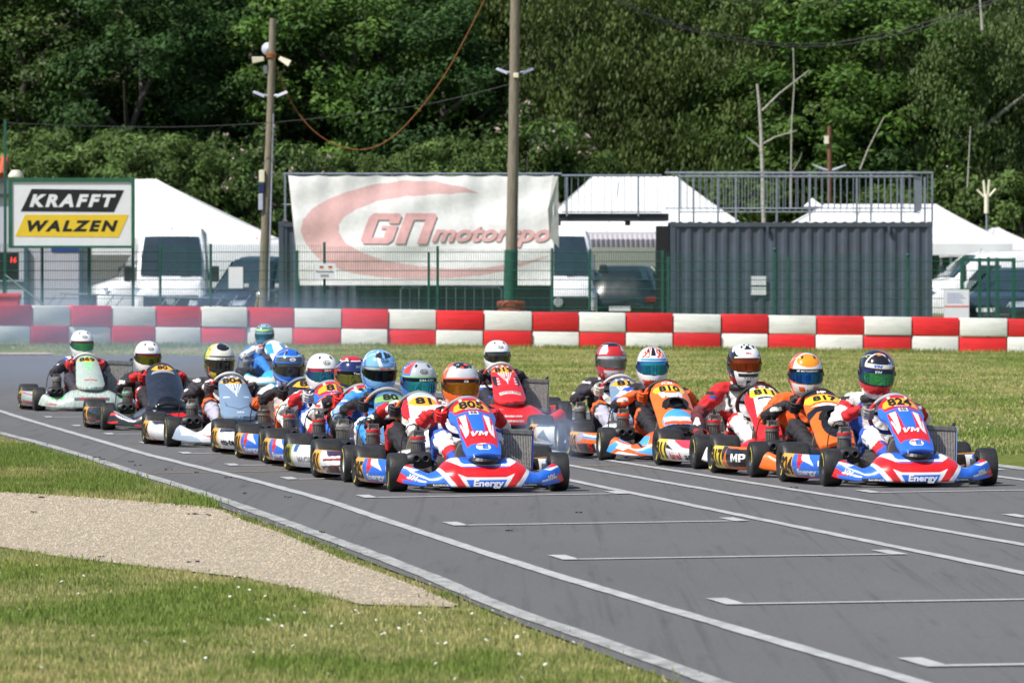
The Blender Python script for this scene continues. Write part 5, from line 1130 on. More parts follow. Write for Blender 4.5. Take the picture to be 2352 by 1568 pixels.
def frame_mesh():
    m = MB(); r = .014
    for s in (-1, 1):
        m.path([(s * .12, -.74, .06), (s * .16, -.5, .055), (s * .32, -.28, .05), (s * .33, .15, .05), (s * .24, .55, .07), (s * .2, .70, .08)], r, 7)
        m.path([(s * .16, -.52, .08), (s * .44, -.52, .115)], .013, 6); m.path([(s * .33, -.22, .07), (s * .56, -.24, .1), (s * .6, -.1, .12), (s * .6, .2, .12), (s * .34, .22, .07)], .01, 6)
        m.path([(s * .12, -.74, .06), (s * .2, -.80, .09), (s * .02, -.83, .09)], .01, 6); m.cbox((s * .46, -.52, .13), (.03, .05, .11))
        m.path([(0, -.45, .09), (s * .44, -.5, .12)], .007, 6)
    m.path([(-.33, -.05, .05), (.33, -.05, .05)], r, 7); m.path([(-.24, .5, .07), (.24, .5, .07)], r, 7); m.path([(-.16, -.5, .055), (.16, -.5, .055)], r, 7)
    m.path([(0, -.62, .08), (0, -.25, .33), (0, -.05, .45)], .011, 7); m.path([(-.12, -.4, .06), (-.03, -.28, .33)], .008, 6); m.path([(.12, -.4, .06), (.03, -.28, .33)], .008, 6)
    return m.mesh('chassis_frame', smooth='auto')
FRM = frame_mesh(); TRY = MB().prism([(-.13, -.78), (.13, -.78), (.3, -.3), (.3, .0), (-.3, .0), (-.3, -.3)], .03, .036, 'xy').mesh('floor_tray'); AXL = MB().path([(-.52, .52, .141), (.52, .52, .141)], .025, 12).mesh('rear_axle', smooth='auto')
def bumper_mesh():
    m = MB()
    for x0, x1 in ((-.66, -.47), (.47, .66)): m.box(x0, x1, .68, .755, .06, .21)
    m.box(-.47, .47, .70, .755, .09, .18); return m.mesh('rear_bumper', bevel=.015, smooth='auto')
BMP = bumper_mesh()
EXH = MB().path([(.02, .1, .16), (-.1, .25, .15), (-.12, .45, .2), (-.15, .6, .2)], [.025, .04, .05, .045], 12).mesh('exhaust', smooth='auto')
FTK = MB().cbox((0, -.18, .12), (.2, .24, .14)).mesh('fuel_tank', bevel=.03, smooth='auto')
PED = MB().path([(.13, -.66, .06), (.13, -.64, .2), (.08, -.64, .2)], .007, 6).mesh('pedal', smooth='auto')
WC = Vector((0, -.02, .482)); WT = math.radians(28)         # steering wheel centre and lean
WR = .158
WU = Vector((0, -math.sin(WT), math.cos(WT))); WN = Vector((0, math.cos(WT), math.sin(WT)))    # up in the disc, normal to the driver
def wheel_pt(a, r=WR):
    """a = 0 at the driver's left (+x), pi/2 at the top"""
    return WC + Vector((r * math.cos(a), 0, 0)) + WU * (r * math.sin(a))
def wheel_mesh(cTop, cSide, cBot):
    nu, nv = 56, 10; V = []; Cc = []
    for i in range(nu):
        a = 2 * PI * i / nu; rr = WR * (1 - .10 * max(0, -math.sin(a)) ** 4); c = wheel_pt(a, rr); rad = (wheel_pt(a, rr + .1) - c).normalized(); ax = WN
        thick = .0145 + .002 * math.cos(4 * a)
        for k in range(nv):
            t = 2 * PI * k / nv; V.append(c + rad * math.cos(t) * thick + ax * math.sin(t) * thick)
        s = math.sin(a); Cc += [cTop if s > .62 else (cSide if s > -.35 else cBot)] * nv
    V = np.array([tuple(v) for v in V]); i = np.arange(nu)[:, None]; k = np.arange(nv)[None]; f = np.stack([i * nv + k, ((i + 1) % nu) * nv + k, ((i + 1) % nu) * nv + (k + 1) % nv, i * nv + (k + 1) % nv], -1).reshape(-1, 4)
    return npmesh('steering_wheel', V, f, np.array(Cc), smooth=True)
WSP = MB()
for a in (PI * .03, PI * .97, PI * 1.5): WSP.path([WC, wheel_pt(a, WR - .005)], [.02, .012], 6)
WSP.lathe([(.03, -.01), (.034, 0), (.03, .01)], tuple(WC), axis='y', n=14, cap=True); WSP = WSP.mesh('spokes', smooth='auto')
SCP = MB().lathe([(.075, .0), (.088, -.012), (.092, -.03), (.084, -.04), (.074, -.03), (.06, .01), (.05, .05)], n=24).mesh('intake_scoop', smooth='auto')

def build_kart(K):
    """K: dict describing one kart; returns the Empty at its base"""
    o = thing('racing_kart', K['label'], 'kart', (*K['pos'], .006), math.radians(K['yaw']), group='racing karts on the start straight')
    # chassis and running gear
    obj('chassis_frame', FRM, K.get('frame', KCH), o); obj('floor_tray', TRY, KAL, o); obj('rear_axle', AXL, KCH, o); obj('seat', SEA, KSE, o); obj('fuel_tank', FTK, KSE, o); obj('exhaust', EXH, KAD, o)
    for s in (1, -1): p = obj('pedal', PED, KCH, o); p.scale = (s, 1, 1)
    rb = obj('rear_bumper', BMP, KBK, o)
    for s in (-1, 1):
        MB().box(s * .563 - .02, s * .563 + .02, .674, .679, .075, .195).build('marker_strip', K.get('mark', TXRd), rb)
    rm = K.get('rim', KBR); st = K.get('steer', 0)
    for s in (-1, 1):
        w = obj('tyre', TF, None, o, loc=(s * .5525, -.52, .131), rot=(random.uniform(0, 6), 0, math.radians(st))); r = obj('rim', RF, rm, w)
        mk = obj('sidewall_marking', AMF, None, w); mk.rotation_euler = (-w.rotation_euler[0] + random.uniform(-.8, .8), 0, 0) if s < 0 else (random.uniform(0, 6), 0, PI)
        w = obj('tyre', TR, None, o, loc=(s * .585, .52, .141), rot=(random.uniform(0, 6), 0, 0)); r = obj('rim', RR, rm, w)
        mk = obj('sidewall_marking', AMR, None, w); mk.rotation_euler = (-w.rotation_euler[0] + random.uniform(-.6, .6), 0, 0) if s < 0 else (random.uniform(0, 6), 0, PI)
    # engine side (driver's right)
    e = obj('engine', ENG, KAL, o, loc=(-.30, .16, .0)); e.scale = (.93, .93, .95); obj('cylinder_head', HEA, KAL, e); obj('colour_band', HEB, M('band %d' % int(K['band'][0] * 999 + K['band'][2] * 99), tuple(K['band']), .4), e); obj('spark_plug_lead', PLG, KBK, e)
    obj('intake_silencer', AIR, KBK, o, loc=(-.335, -.10, .20))
    MB().path([(-.30, .05, .18), (-.33, -.04, .19)], .022, 8).build('carburettor', KAD, o)
    rz_ = K.get('rad', (.36, .02, .13, .95)); r = obj('radiator', RAD[1], KRG, o, loc=rz_[:3], rot=(math.radians(-8), math.radians(3), 0)); r.scale = (rz_[3],) * 3
    f = obj('fins', RAD[0], KRC, r, kind='stuff'); obj('tank', RAD[2], KAL, r); obj('tank', RAD[3], KAL, r); obj('side_plate', RAD[4], K.get('rside', KAL), r); obj('side_plate', RAD[5], K.get('rside', KAL), r)
    MB().path([(0.09, 0, .28), (.11, .03, .31), (.1, .12, .28)], .013, 7).build('hose', KBK, r)
    # bodywork
    L = K['liv']
    nose = obj('nose_fairing', nose_mesh(L['nose'][0], L['nose'][1], K.get('hi', True)), LIV, o)
    pan = obj('front_panel', panel_mesh(L['shape'], L['panel'][0], L['panel'][1]), LIV, o)
    for s in (-1, 1):
        pod = obj('side_pod', pod_mesh(s, L['pod'][0], L['pod'][1]), LIV, o)
        if s < 0:
            for t in L.get('podtext', []): text_on('lettering', t[0], lambda u, v: pod_pt(u, v, -1, .004), t[1], t[2], t[3], t[4], t[5], pod)
            num = K['num']
            if not K.get('nonum'): text_on('number', (num, .03, 0), lambda u, v: pod_pt(u, v, -1, .004), .17, .128, .09 * len(num), .125, TXB, pod)
    for t in L.get('nosetext', []): text_on('lettering', t[0], lambda u, v: nose_xz(u, v, .004), t[1], t[2], t[3], t[4], t[5], nose, rot=t[6] if len(t) > 6 else 0)
    for t in L.get('pantext', []):
        if K.get('nonum'): break
        text_on(t[6] if len(t) > 6 else 'lettering', t[0], lambda u, v: panel_pt(L['shape'], u, v, .004), t[1], t[2], t[3], t[4], t[5], pan, bend=t[7] if len(t) > 7 else 0)
    if L['shape'] == 'energy': MB().lathe([(.001, -.02), (.07, -.015), (.100, 0), (.104, .012), (.09, .03)], (0, 0, 0), n=24).build('gap_shade', TXB, pan, loc=(0, -.775, .212), rot=(math.radians(8), 0, 0))  # black disc painting in the shade of the gap between panel and nose
    if L.get('scoop'):
        c = panel_pt(L['shape'], np.array([0.0]), np.array([L['scoop']]), .0)[0]; q = obj('intake_scoop', SCP, L.get('scoopmat', KBK), pan, loc=tuple(c)); q.rotation_euler = (math.radians(58), 0, 0); q.scale = (1.15, .75, 1)
        MB().lathe([(.001, 0), (.095, 0)], n=20).build('scoop_hole', TXB, q, loc=(0, 0, .012))
    sw_ = obj('steering_wheel', wheel_mesh(*K['wheel']), M('steering wheel grip', attr=True, rough=.7, var=.08), o); obj('spokes', WSP, KBK, sw_)
    return o
# ================================================================ DRIVERS
SUIT = M('race suit cloth', attr=True, rough=.8, var=.06, vs=9, bump=.25, bs=55)
HELM = M('helmet lacquer', attr=True, rough=.16, var=.03, coat=.9, rvar=.05); VIS = M('mirrored visor', attr=True, rough=.07, metal=.75, var=.04, rvar=.03); VISD = M('tinted visor', attr=True, rough=.06, metal=.0, var=.05, coat=1.0, rvar=.02)
GLV = M('glove leather', attr=True, rough=.7, var=.12, vs=30); BOO = M('boot leather', (.03, .028, .027), .6, var=.3, vs=20); BOS = M('dusty boot sole', (.16, .13, .10), .85, var=.25, vs=30)
def capsule(m, p0, r0, p1, r1, n=10):
    p0, p1 = Vector(p0), Vector(p1); d = (p1 - p0); L = d.length; d = d / L if L > 1e-6 else Vector((0, 0, 1)); P = []; R = []
    for t in (0.02, .3, .6, .85): P.append(p0 - d * r0 * math.cos(t * PI / 2)); R.append(r0 * math.sin(t * PI / 2))
    P.append(p0); R.append(r0); P.append(p1); R.append(r1)
    for t in (.85, .6, .3, .02): P.append(p1 + d * r1 * math.cos(t * PI / 2)); R.append(r1 * math.sin(t * PI / 2))
    m.path(P, R, n)
def remesh_all(jobs):
    """jobs: list of (MB, voxel, smooth iterations) -> list of meshes, each one continuous surface"""
    tmp = []
    for m, vox, it in jobs:
        o = bpy.data.objects.new('tmp', m.mesh('tmp', fix=True)); COL.objects.link(o)
        a = o.modifiers.new('r', 'REMESH'); a.mode = 'VOXEL'; a.voxel_size = vox
        b = o.modifiers.new('s', 'SMOOTH'); b.factor = .5; b.iterations = it; tmp.append(o)
    dg = bpy.context.evaluated_depsgraph_get(); out = []
    for o in tmp: out.append(bpy.data.meshes.new_from_object(o.evaluated_get(dg), depsgraph=dg))
    for o in tmp: me = o.data; bpy.data.objects.remove(o); bpy.data.meshes.remove(me)
    for me in out: me.polygons.foreach_set('use_smooth', np.ones(len(me.polygons), bool))
    return out
def verts(me): v = np.empty(len(me.vertices) * 3, np.float32); me.vertices.foreach_get('co', v); return v.reshape(-1, 3).astype(float)
def bones_for(hc, arm=None):
    """hc: helmet centre in kart space"""
    x, y, z = hc; B = []
    shz = z - .20; cx = x * .55
    B += [('pelvis', (-.07, .36, .15), .125, (.07, .36, .15), .125), ('belly', (cx * .3, .385, .2), .14, (cx * .6, .40, .34), .145)]
    B += [('chest', (cx - .075, .40, shz - .13), .12, (x * .75 - .085, .395, shz - .045), .105), ('chest', (cx + .075, .40, shz - .13), .12, (x * .75 + .085, .395, shz - .045), .105), ('chest', (cx * .5, .39, .3), .15, (x * .7, .385, shz - .06), .13)]
    B += [('shoulder', (x * .8 - .155, .375, shz), .070, (x * .8 + .155, .375, shz), .070), ('neck', (x * .9, .36, shz + .02), .075, (x, y + .05, z - .1), .065)]
    for s in (-1, 1):
        sh = Vector((x * .8 + s * .185, .365, shz - .015)); tgt = wheel_pt(PI - .12 if s < 0 else .12, WR + .045) + WN * .09 - WU * .04
        tgt.x += s * .02
        if arm == 'down' and s < 0: tgt = Vector((-.43, .02, .245)); el = Vector((-.41, .27, .39))
        else: el = (sh + tgt) / 2 + Vector((s * .115, .05, -.10)); 
        B += [('uparm', tuple(sh), .068, tuple(el), .054), ('forearm', tuple(el), .054, tuple(tgt), .040)]
        kn = Vector((s * .178, -.10, .345)); an = Vector((s * .125, -.50, .17))
        B += [('thigh', (s * .095, .30, .15), .098, tuple(kn), .072), ('shin', tuple(kn), .070, tuple(an), .050)]
    return B
def paint_body(me, B, suit, seed=0):
    v = verts(me); D = []; T = []
    for nm, p0, r0, p1, r1 in B:
        a, b = np.array(p0), np.array(p1); d = b - a; t = np.clip(((v - a) @ d) / (d @ d), 0, 1); q = a + t[:, None] * d; D.append(np.linalg.norm(v - q, axis=1) - (r0 + (r1 - r0) * t)); T.append(t)
    D = np.array(D); T = np.array(T); k = D.argmin(0); t = T[k, np.arange(len(v))]; names = np.array([b[0] for b in B])[k]
    c = np.tile(np.array(suit['base'], float), (len(v), 1))
    for nm, col, lo, hi in suit['parts']:          # (bone, colour, from, to) along the limb
        m = (names == nm) & (t >= lo) & (t <= hi); c[m] = col
    for fn, col in suit.get('fx', []):
        m = fn(v, names, t); c[m] = col
    rr = random.Random(seed * 7 + 3); cand = np.where(np.isin(names, ['chest', 'uparm', 'thigh', 'shoulder', 'belly', 'forearm', 'shin']) & (v[:, 1] < .38))[0]
    pal = [C(236, 236, 236), C(24, 24, 28), C(200, 40, 44), C(40, 80, 170), C(236, 236, 236), C(24, 24, 28)]
    for _ in range(26):         # sponsor patches and piping
        p = v[cand[rr.randrange(len(cand))]]; w, h = rr.uniform(.018, .045), rr.uniform(.006, .016); q = v - p; m = (np.abs(q[:, 0] + .5 * q[:, 1]) < w) & (np.abs(q[:, 2]) < h) & (np.linalg.norm(q, axis=1) < .06); c[m] = pal[rr.randrange(6)]
    setcol(me, c)
    # cloth folds
    n = np.empty(len(v) * 3, np.float32); me.vertices.foreach_get('normal', n); n = n.reshape(-1, 3)
    amp = np.where(np.isin(names, ['uparm', 'forearm', 'thigh', 'shin', 'belly']), .0062, .004)
    f = np.sin(v[:, 2] * 95 + 3 * np.sin(v[:, 0] * 31 + seed) + 2 * np.sin(v[:, 1] * 27)) * .6 + np.sin(v[:, 0] * 71 + v[:, 1] * 83 + 2.5 * np.sin(v[:, 2] * 33 + seed)) * .5 + np.sin(v[:, 1] * 120 + v[:, 2] * 60 + seed) * .25
    v2 = v + n * (f * amp)[:, None]; me.vertices.foreach_set('co', v2.astype(np.float32).ravel()); me.update()
# --- helmet
HX, HYY, HZ = .128, .158, .150
def hel_pt(a, e, k=1.0):
    a = np.radians(a); e = np.radians(e); d = np.stack([np.sin(a) * np.cos(e), -np.cos(a) * np.cos(e), np.sin(e)], -1); n = 2.4
    r = (np.abs(d[:, 0] / HX) ** n + np.abs(d[:, 1] / HYY) ** n + np.abs(d[:, 2] / HZ) ** n) ** (-1 / n); p = d * (r * k)[:, None]
    ad = np.degrees(a); ed = np.degrees(e); g = np.exp(-(ad / 50) ** 2) * np.exp(-((ed + 36) / 20) ** 2); p[:, 1] -= .024 * g
    lo = np.clip((-ed - 18) / 40, 0, 1); p[:, 0] *= 1 - .14 * lo; sp = np.exp(-(np.abs(np.abs(ad) - 180) / 60) ** 2) * np.exp(-((ed - 12) / 25) ** 2); p[:, 1] += .018 * sp
    p[:, 2] *= 1.10; p[:, 2] -= .022 * lo
    return p
def helmet_mesh(base, layers):
    nu, nv = 181, 96; a = np.linspace(-180, 180, nu); e = np.linspace(-60, 89.5, nv); A, E = np.meshgrid(a, e); P = hel_pt(A.ravel(), E.ravel()); rec = (np.abs(A.ravel()) < 81) & (E.ravel() > -14 + .0012 * A.ravel() ** 2) & (E.ravel() < 19.8); P[rec] *= .972
    if layers:          # stickers and pinstripes of a painted lid
        rr = random.Random(len(layers) * 13 + int(base[0] * 997)); ex = []
        for _ in range(9): ex.append(('e', rr.choice((-1, 1)) * rr.uniform(30, 110), rr.choice((rr.uniform(-50, -22), rr.uniform(26, 70))), rr.uniform(4, 9), rr.uniform(1.5, 3.5), rr.choice((C(240, 240, 240), C(20, 20, 24), C(210, 50, 50), C(50, 110, 210), C(240, 200, 60)))))
        k1, k2 = rr.uniform(.02, .05), rr.uniform(40, 60); ex.append(('f', lambda u, v: (np.abs(v - k2 + 14 * np.sin(u * k1)) < 1.1) & (np.abs(u) > 25), C(240, 240, 240)))
        layers = list(layers) + ex
    gasket = [('f', lambda u, v: (np.abs(u) < 84) & (v > -16 + .0012 * u ** 2) & (v < 21.5), C(14, 14, 15))]
    c = paint(A.ravel(), E.ravel(), base, list(layers) + gasket + [('f', lambda u, v: v < -56, C(18, 18, 19))])
    return npmesh('helmet', P, grid_faces(nu, nv), c, smooth=True)
def visor_mesh(cmid, cedge, strip_, band=12.2):
    nu, nv = 61, 40; a = np.linspace(-79, 79, nu); tt = np.linspace(0, 1, nv); A, T = np.meshgrid(a, tt); lo = -13.8 + .0011 * A ** 2; E = lo + (19.8 - lo) * T; P = hel_pt(A.ravel(), E.ravel(), 1.006)
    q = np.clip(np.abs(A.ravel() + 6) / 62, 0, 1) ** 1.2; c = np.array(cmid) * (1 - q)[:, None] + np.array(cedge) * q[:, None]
    if strip_ is not None: k = E.ravel() > band; c[k] = strip_
    return npmesh('visor', P, grid_faces(nu, nv), c, smooth=True)
VENT = MB().lathe([(.001, .006), (.010, .005), (.013, 0)], n=10).mesh('vent', smooth=True)
def oval_ring(name, mapf, cx, cy, rx, ry, mat, parent, w=.14):
    vs = []; n = 28
    for i in range(n): t = 2 * PI * i / n; vs += [(cx + rx * math.cos(t), cy + ry * math.sin(t)), (cx + rx * (1 - w) * math.cos(t), cy + ry * (1 - w * 1.3) * math.sin(t))]
    vs = np.array(vs); P = mapf(vs[:, 0], vs[:, 1]); me = bpy.data.meshes.new(name); me.from_pydata([tuple(p) for p in P], [], [(2 * i, 2 * i + 1, (2 * i + 3) % (2 * n), (2 * i + 2) % (2 * n)) for i in range(n)]); return obj(name, me, mat, parent)
def helmet(parent, hc, off, D):
    """hc kart-space centre; off: parent offset; D: design"""
    loc = tuple(np.array(hc) - np.array(off)); o = obj('helmet', helmet_mesh(D['base'], D.get('layers', [])), HELM, parent, loc=loc, rot=(math.radians(D.get('pitch', 8)), math.radians(D.get('roll', 0)), math.radians(D.get('turn', 0))))
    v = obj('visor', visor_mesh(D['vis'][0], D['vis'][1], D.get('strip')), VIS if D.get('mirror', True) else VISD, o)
    hm = lambda u, w: hel_pt(u, w, 1.012); vm = lambda u, w: hel_pt(u, w, 1.016)
    if D.get('arai', True):
        oval_ring('badge_ring', hm, 2, 37, 13, 6.5, TXB, o); text_on('badge', ('Arai', .012, .2), hm, 2, 37, 18, 7, TXB, o)
    for t in D.get('text', []): text_on('lettering', t[0], vm if t[6] else hm, t[1], (16.0 if t[6] else t[2]), t[3], (t[4] * 1.25 if t[6] else t[4]), t[5], o)
    MB().add([tuple(q) for q in hel_pt(np.array([60., 74., 74., 60.]), np.array([3., 4., 9., 9.]), 1.04)], [(0, 1, 2, 3)]).build('tear_off_tab', KBK, o)
    for s in (-1, 1):
        p = hel_pt(np.array([s * 28.0]), np.array([54.0]), 1.0)[0]; q = obj('vent', VENT, D.get('ventmat', KBK), o, loc=tuple(p)); q.rotation_euler = Vector(p).to_track_quat('Z', 'Y').to_euler(); q.scale = (.8, 1.3, 1)
        p = hel_pt(np.array([s * 81.0]), np.array([4.0]), 1.0)[0]; q = obj('visor_pivot', VENT, KBK, o, loc=tuple(p)); q.rotation_euler = Vector(p).to_track_quat('Z', 'Y').to_euler(); q.scale = (1.6, 1.6, 1.4)
    m = MB()
    for s in (-1, 1): vs = hel_pt(np.array([s * 3.0, s * 15.0, s * 15.0, s * 3.0]), np.array([-27.0, -26.0, -29.0, -30.5]), 1.006); m.add([tuple(p) for p in vs], [(0, 1, 2, 3)])
    m.build('chin_vent', KBK, o)
    return o
# glove gripping the rim: local x towards the hub, z along the rim, y to the driver
gm = MB(); capsule(gm, (-.032, .026, -.026), .024, (-.032, .026, .028), .024); capsule(gm, (-.045, .02, -.02), .02, (-.043, .012, .026), .02)
for i, z in enumerate((.036, .013, -.010, -.032)):
    r = (.0112, .0118, .0115, .0102)[i]; ch = [(-.048, .012, z), (-.044, -.020 - .003 * (i == 1), z), (-.016, -.036, z * .96), (.012, -.028, z * .93), (.018, -.012, z * .92)]
    for a, b in zip(ch[:-1], ch[1:]): capsule(gm, a, r, b, r * .95, 8)
for a, b in zip([(-.03, .03, .04), (-.002, .034, .052), (.018, .016, .05)], [(-.002, .034, .052), (.018, .016, .05), (.026, -.006, .044)]): capsule(gm, a, .0125, b, .0115, 8)
capsule(gm, (-.038, .032, -.01), .027, (-.05, .075, -.035), .029); capsule(gm, (-.05, .075, -.035), .032, (-.064, .125, -.06), .040)
bm1 = MB(); capsule(bm1, (0, 0, .0), .043, (0, -.02, .10), .046); capsule(bm1, (0, -.02, .1), .046, (0, -.01, .20), .034); capsule(bm1, (0, .02, .02), .045, (0, .12, .06), .052)
GLOVE, BOOT = remesh_all([(gm, .0042, 3), (bm1, .008, 4)])
GV = verts(GLOVE); SOLE = MB(); n = 18
pl = [(.045 * math.cos(2 * PI * i / n) * (1 if math.sin(2 * PI * i / n) > 0 else .85), .095 + .13 * math.sin(2 * PI * i / n)) for i in range(n)]
SOLE.prism(pl, -.068, -.05, 'xz'); SOLE = SOLE.mesh('sole', bevel=.004)
def glove(parent, side, off, base, back, cuff, at_=None):
    me = GLOVE.copy(); c = np.tile(np.array(base, float), (len(GV), 1)); c[(GV[:, 1] > .012) & (GV[:, 1] <= .06)] = back; c[GV[:, 1] > .06] = cuff
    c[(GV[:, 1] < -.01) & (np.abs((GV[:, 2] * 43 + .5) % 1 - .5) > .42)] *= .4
    setcol(me, c); o = obj('glove', me, GLV, parent); me.name = 'glove'
    a = PI - .12 if side < 0 else .12; p = wheel_pt(a) if at_ is None else Vector(at_)
    R = Matrix((Vector((1, 0, 0)), WN, WU)).transposed()
    if at_ is not None: R = Matrix.Rotation(math.radians(60), 3, 'Y') @ R
    M4 = R.to_4x4()
    if side > 0: M4 = M4 @ Matrix.Diagonal((-1, 1, 1, 1))
    o.matrix_local = Matrix.Translation(p - Vector(off)) @ M4
    return o
def build_driver(K, body_me, B, hc):
    th = math.radians(K['yaw']); off = (0, .36, .06); wx = K['pos'][0] - off[1] * math.sin(th); wy = K['pos'][1] + off[1] * math.cos(th)
    o = thing('person', K['who'], 'person', (wx, wy, off[2] + .006), th, group='kart drivers')
    paint_body(body_me, B, K['suit'], hash(K['num']) % 7); b = obj('body', body_me, SUIT, o, loc=(-off[0], -off[1], -off[2])); body_me.name = 'body'
    g = K['glove']; glove(o, 1, off, *g)
    if K.get('arm') == 'down': glove(o, -1, off, *g, at_=(-.44, -.03, .225))
    else: glove(o, -1, off, *g)
    for s in (-1, 1):
        f = obj('boot', BOOT, K.get('boot', BOO), o, loc=(s * .125 - off[0], -.535 - off[1], .12 - off[2]), rot=(math.radians(12), 0, math.radians(s * 5))); obj('sole', SOLE, BOS, f)
    x, y, z = hc
    m = MB(); m.lathe([(.085, -.03), (.105, -.02), (.112, 0), (.105, .022), (.085, .03)], (x * .97 - off[0], y + .045 - off[1], z - .178 - off[2]), n=20); m.build('neck_roll', K.get('collar', KBK), o, smooth=True)
    helmet(o, hc, off, K['hel'])
    return o
# ================================================================ LIVERIES
def fv(pts): return [((x - 1412) / 1450, (1455 - y) / 1450) for x, y in pts]       # traced in front view
EN_NOSE = (cBLU, [
    ('P', [(.15, .245), (.235, .245), (.30, .16), (.205, .02), (.15, .02)], cWHT),
    ('P', [(0, .172), (.135, .168), (.235, .215), (.285, .19), (.275, .165), (.165, .02), (.11, .02), (.178, .125), (.125, .105), (0, .105)], cRED),
    ('P', [(0, .105), (.125, .105), (.178, .126), (.115, .02), (0, .02)], cWHT),
    ('P', [(0, .088), (.128, .088), (.10, .026), (0, .026)], cBLU),
    ('P', [(0, .18), (.14, .176), (.215, .222), (.20, .232), (.13, .19), (0, .194)], cWHT),
    ('P', [(.42, .21), (.56, .21), (.56, .165), (.50, .155), (.45, .172)], cBLU), ('P', [(.44, .205), (.50, .205), (.47, .165), (.42, .165)], cRED), ('P', [(.39, .15), (.42, .155), (.55, .195), (.545, .185), (.43, .142)], cWHT),
    ('P', [(.47, .10), (.53, .155), (.56, .11), (.56, .05), (.49, .04), (.41, .105)], cRED), ('P', [(.36, .075), (.47, .105), (.475, .094), (.37, .062)], cWHT), ('P', [(.535, .15), (.57, .16), (.57, .095), (.545, .11)], cWHT), ('P', [(.33, .06), (.50, .085), (.49, .06), (.33, .04)], cBLU),
    ('P', [(.245, .064), (.365, .06), (.365, .038), (.245, .040)], cBLK), ('f', lambda u, v: v < .032, cRED)])
EN_PAN = (cBLU, [
    ('P', [(0, .99), (.2, .99), (.2, .72), (0, .72)], cRED), ('P', [(.055, 1), (.075, 1), (.062, .86), (.05, .86)], cWHT), ('P', [(.13, .80), (.17, .86), (.17, .66), (.12, .66)], cBLU),
    ('P', [(0, .66), (.12, .66), (.14, .60), (.105, .13), (.085, .16), (0, .16)], cRED),
    ('P', [(.06, .66), (.105, .66), (.085, .30), (.07, .36)], cWHT), ('P', [(0, .70), (.058, .70), (.045, .36), (0, .36)], cBLU), ('P', [(.118, .66), (.15, .66), (.15, .3), (.125, .1)], cBLU),
    ('P', [(.085, .32), (.106, .52), (.115, .52), (.10, .28)], cWHT), ('P', [(.055, .68), (.063, .68), (.05, .36), (.042, .36)], cRED),
    ('P', [(0, .935), (.06, .93), (.115, .87), (.125, .80), (.115, .765), (0, .79)], cPLT), ('P', [(0, .775), (.062, .765), (.058, .738), (0, .745)], C(30, 60, 150)), ('P', [(0, .725), (.033, .722), (.033, .66), (0, .662)], cWHT),
    ('e', 0, .105, .05, .055, cWHT), ('P', [(0, .06), (.08, .06), (.14, .15), (.15, .0), (0, 0)], cBLU), ('e', 0, .105, .046, .05, cWHT)])
EN_POD = (cBLU, [('p', [(0, 0), (.30, 0), (.315, .12), (.295, .25), (0, .25)], cPLT), ('p', [(.34, .25), (.46, .25), (.50, .16), (.42, .10), (.40, .18)], cRED), ('p', [(.42, .25), (.54, .25), (.62, .13), (.57, .15), (.48, .17)], cWHT), ('p', [(.50, .25), (.70, .25), (.72, .12), (.60, .16)], cBLU), ('p', [(.30, .0), (.9, 0), (.9, .055), (.62, .05), (.32, .06)], cRED), ('p', [(.74, .25), (.9, .25), (.9, 0), (.77, 0), (.75, .12)], cWHT), ('p', [(.36, .10), (.68, .10), (.70, .065), (.35, .06)], C(90, 150, 225))])
def en(num, hi=True):
    return {'nose': EN_NOSE, 'panel': EN_PAN, 'pod': EN_POD, 'shape': 'energy',
            'nosetext': [(('Energy', .035, .1), .012, .058, .21, .058, TXW), (('RAVENOL', .02, 0), -.305, .051, .10, .012, TXW), (('RAVENOL', .02, 0), .305, .051, .10, .012, TXW), (('VM', .008, .3), -.475, .098, .055, .035, TXW, -.35), (('VM', .008, .3), .475, .098, .055, .035, TXW, .35)],
            'pantext': [((num, .03, 0), 0, .855, .056 * len(num), .14, TXB, 'number', -.03), (('RAVENOL', .02, 0), 0, .757, .1, .018, TXW), (('EB', .02, 0), 0, .692, .045, .04, TXB), (('VM', .008, .3), 0, .315, .12, .075, TXW), (('E', .04, .1), .012, .105, .045, .07, TXBl), (('*', .04, 0), -.022, .115, .04, .05, TXRd)],
            'podtext': [(('Energy', .035, .1), .52, .082, .24, .05, TXW), (('VM', .008, .3), .69, .15, .07, .04, TXW)]}
def plates(v0=.80, v1=.93, w=.115, col=cPLT):
    return [('P', [(0, v1 + .015), (w * .55, v1), (w, (v0 + v1) / 2), (w * .62, v0), (w * .25, v0 - .03), (0, v0 - .035)], col)]
def claws(col):
    return [('P', [(.004, .77), (.02, .77), (.012, .52)], col), ('P', [(.03, .77), (.045, .77), (.015, .5)], col), ('P', [(.058, .78), (.072, .78), (.02, .52)], col), ('P', [(0, .6), (.012, .56), (0, .42)], col)]
def rays(col): return [('P', [(.0, 1), (.012, 1), (.006, .92), (0, .92)], col), ('P', [(.05, 1), (.07, 1), (.05, .92), (.04, .92)], col)]
def simple(num, nose, panel, pod, shape='round', plate=cPLT, **k):
    d = {'nose': nose, 'panel': panel, 'pod': pod, 'shape': shape, 'pantext': [((num, .035, 0), 0, k.pop('ny', .865), k.pop('nw', .165) * 1.05 * len(num) / 3, k.pop('nh', .10) * 1.35, TXB, 'number', -.02)] + k.pop('ptext', [])}; d.update(k); return d
def podl(base, plate, extra): return (base, [('p', [(0, 0), (.30, 0), (.315, .12), (.295, .25), (0, .25)], plate)] + extra)
gSTEEL = C(120, 142, 168); gSILV = C(196, 202, 208); gGRN = C(150, 176, 165)
stripes = ('f', lambda u, v: (np.sin((np.abs(u) * 2.2 + v * .25 + .02 * np.sin(v * 20)) * 210) > .75), C(216, 226, 220)); stripes2 = ('f', lambda u, v: (np.sin((np.abs(u) * 1.4 + v * .5) * 95) > .97), C(200, 100, 100))
KARTS = []
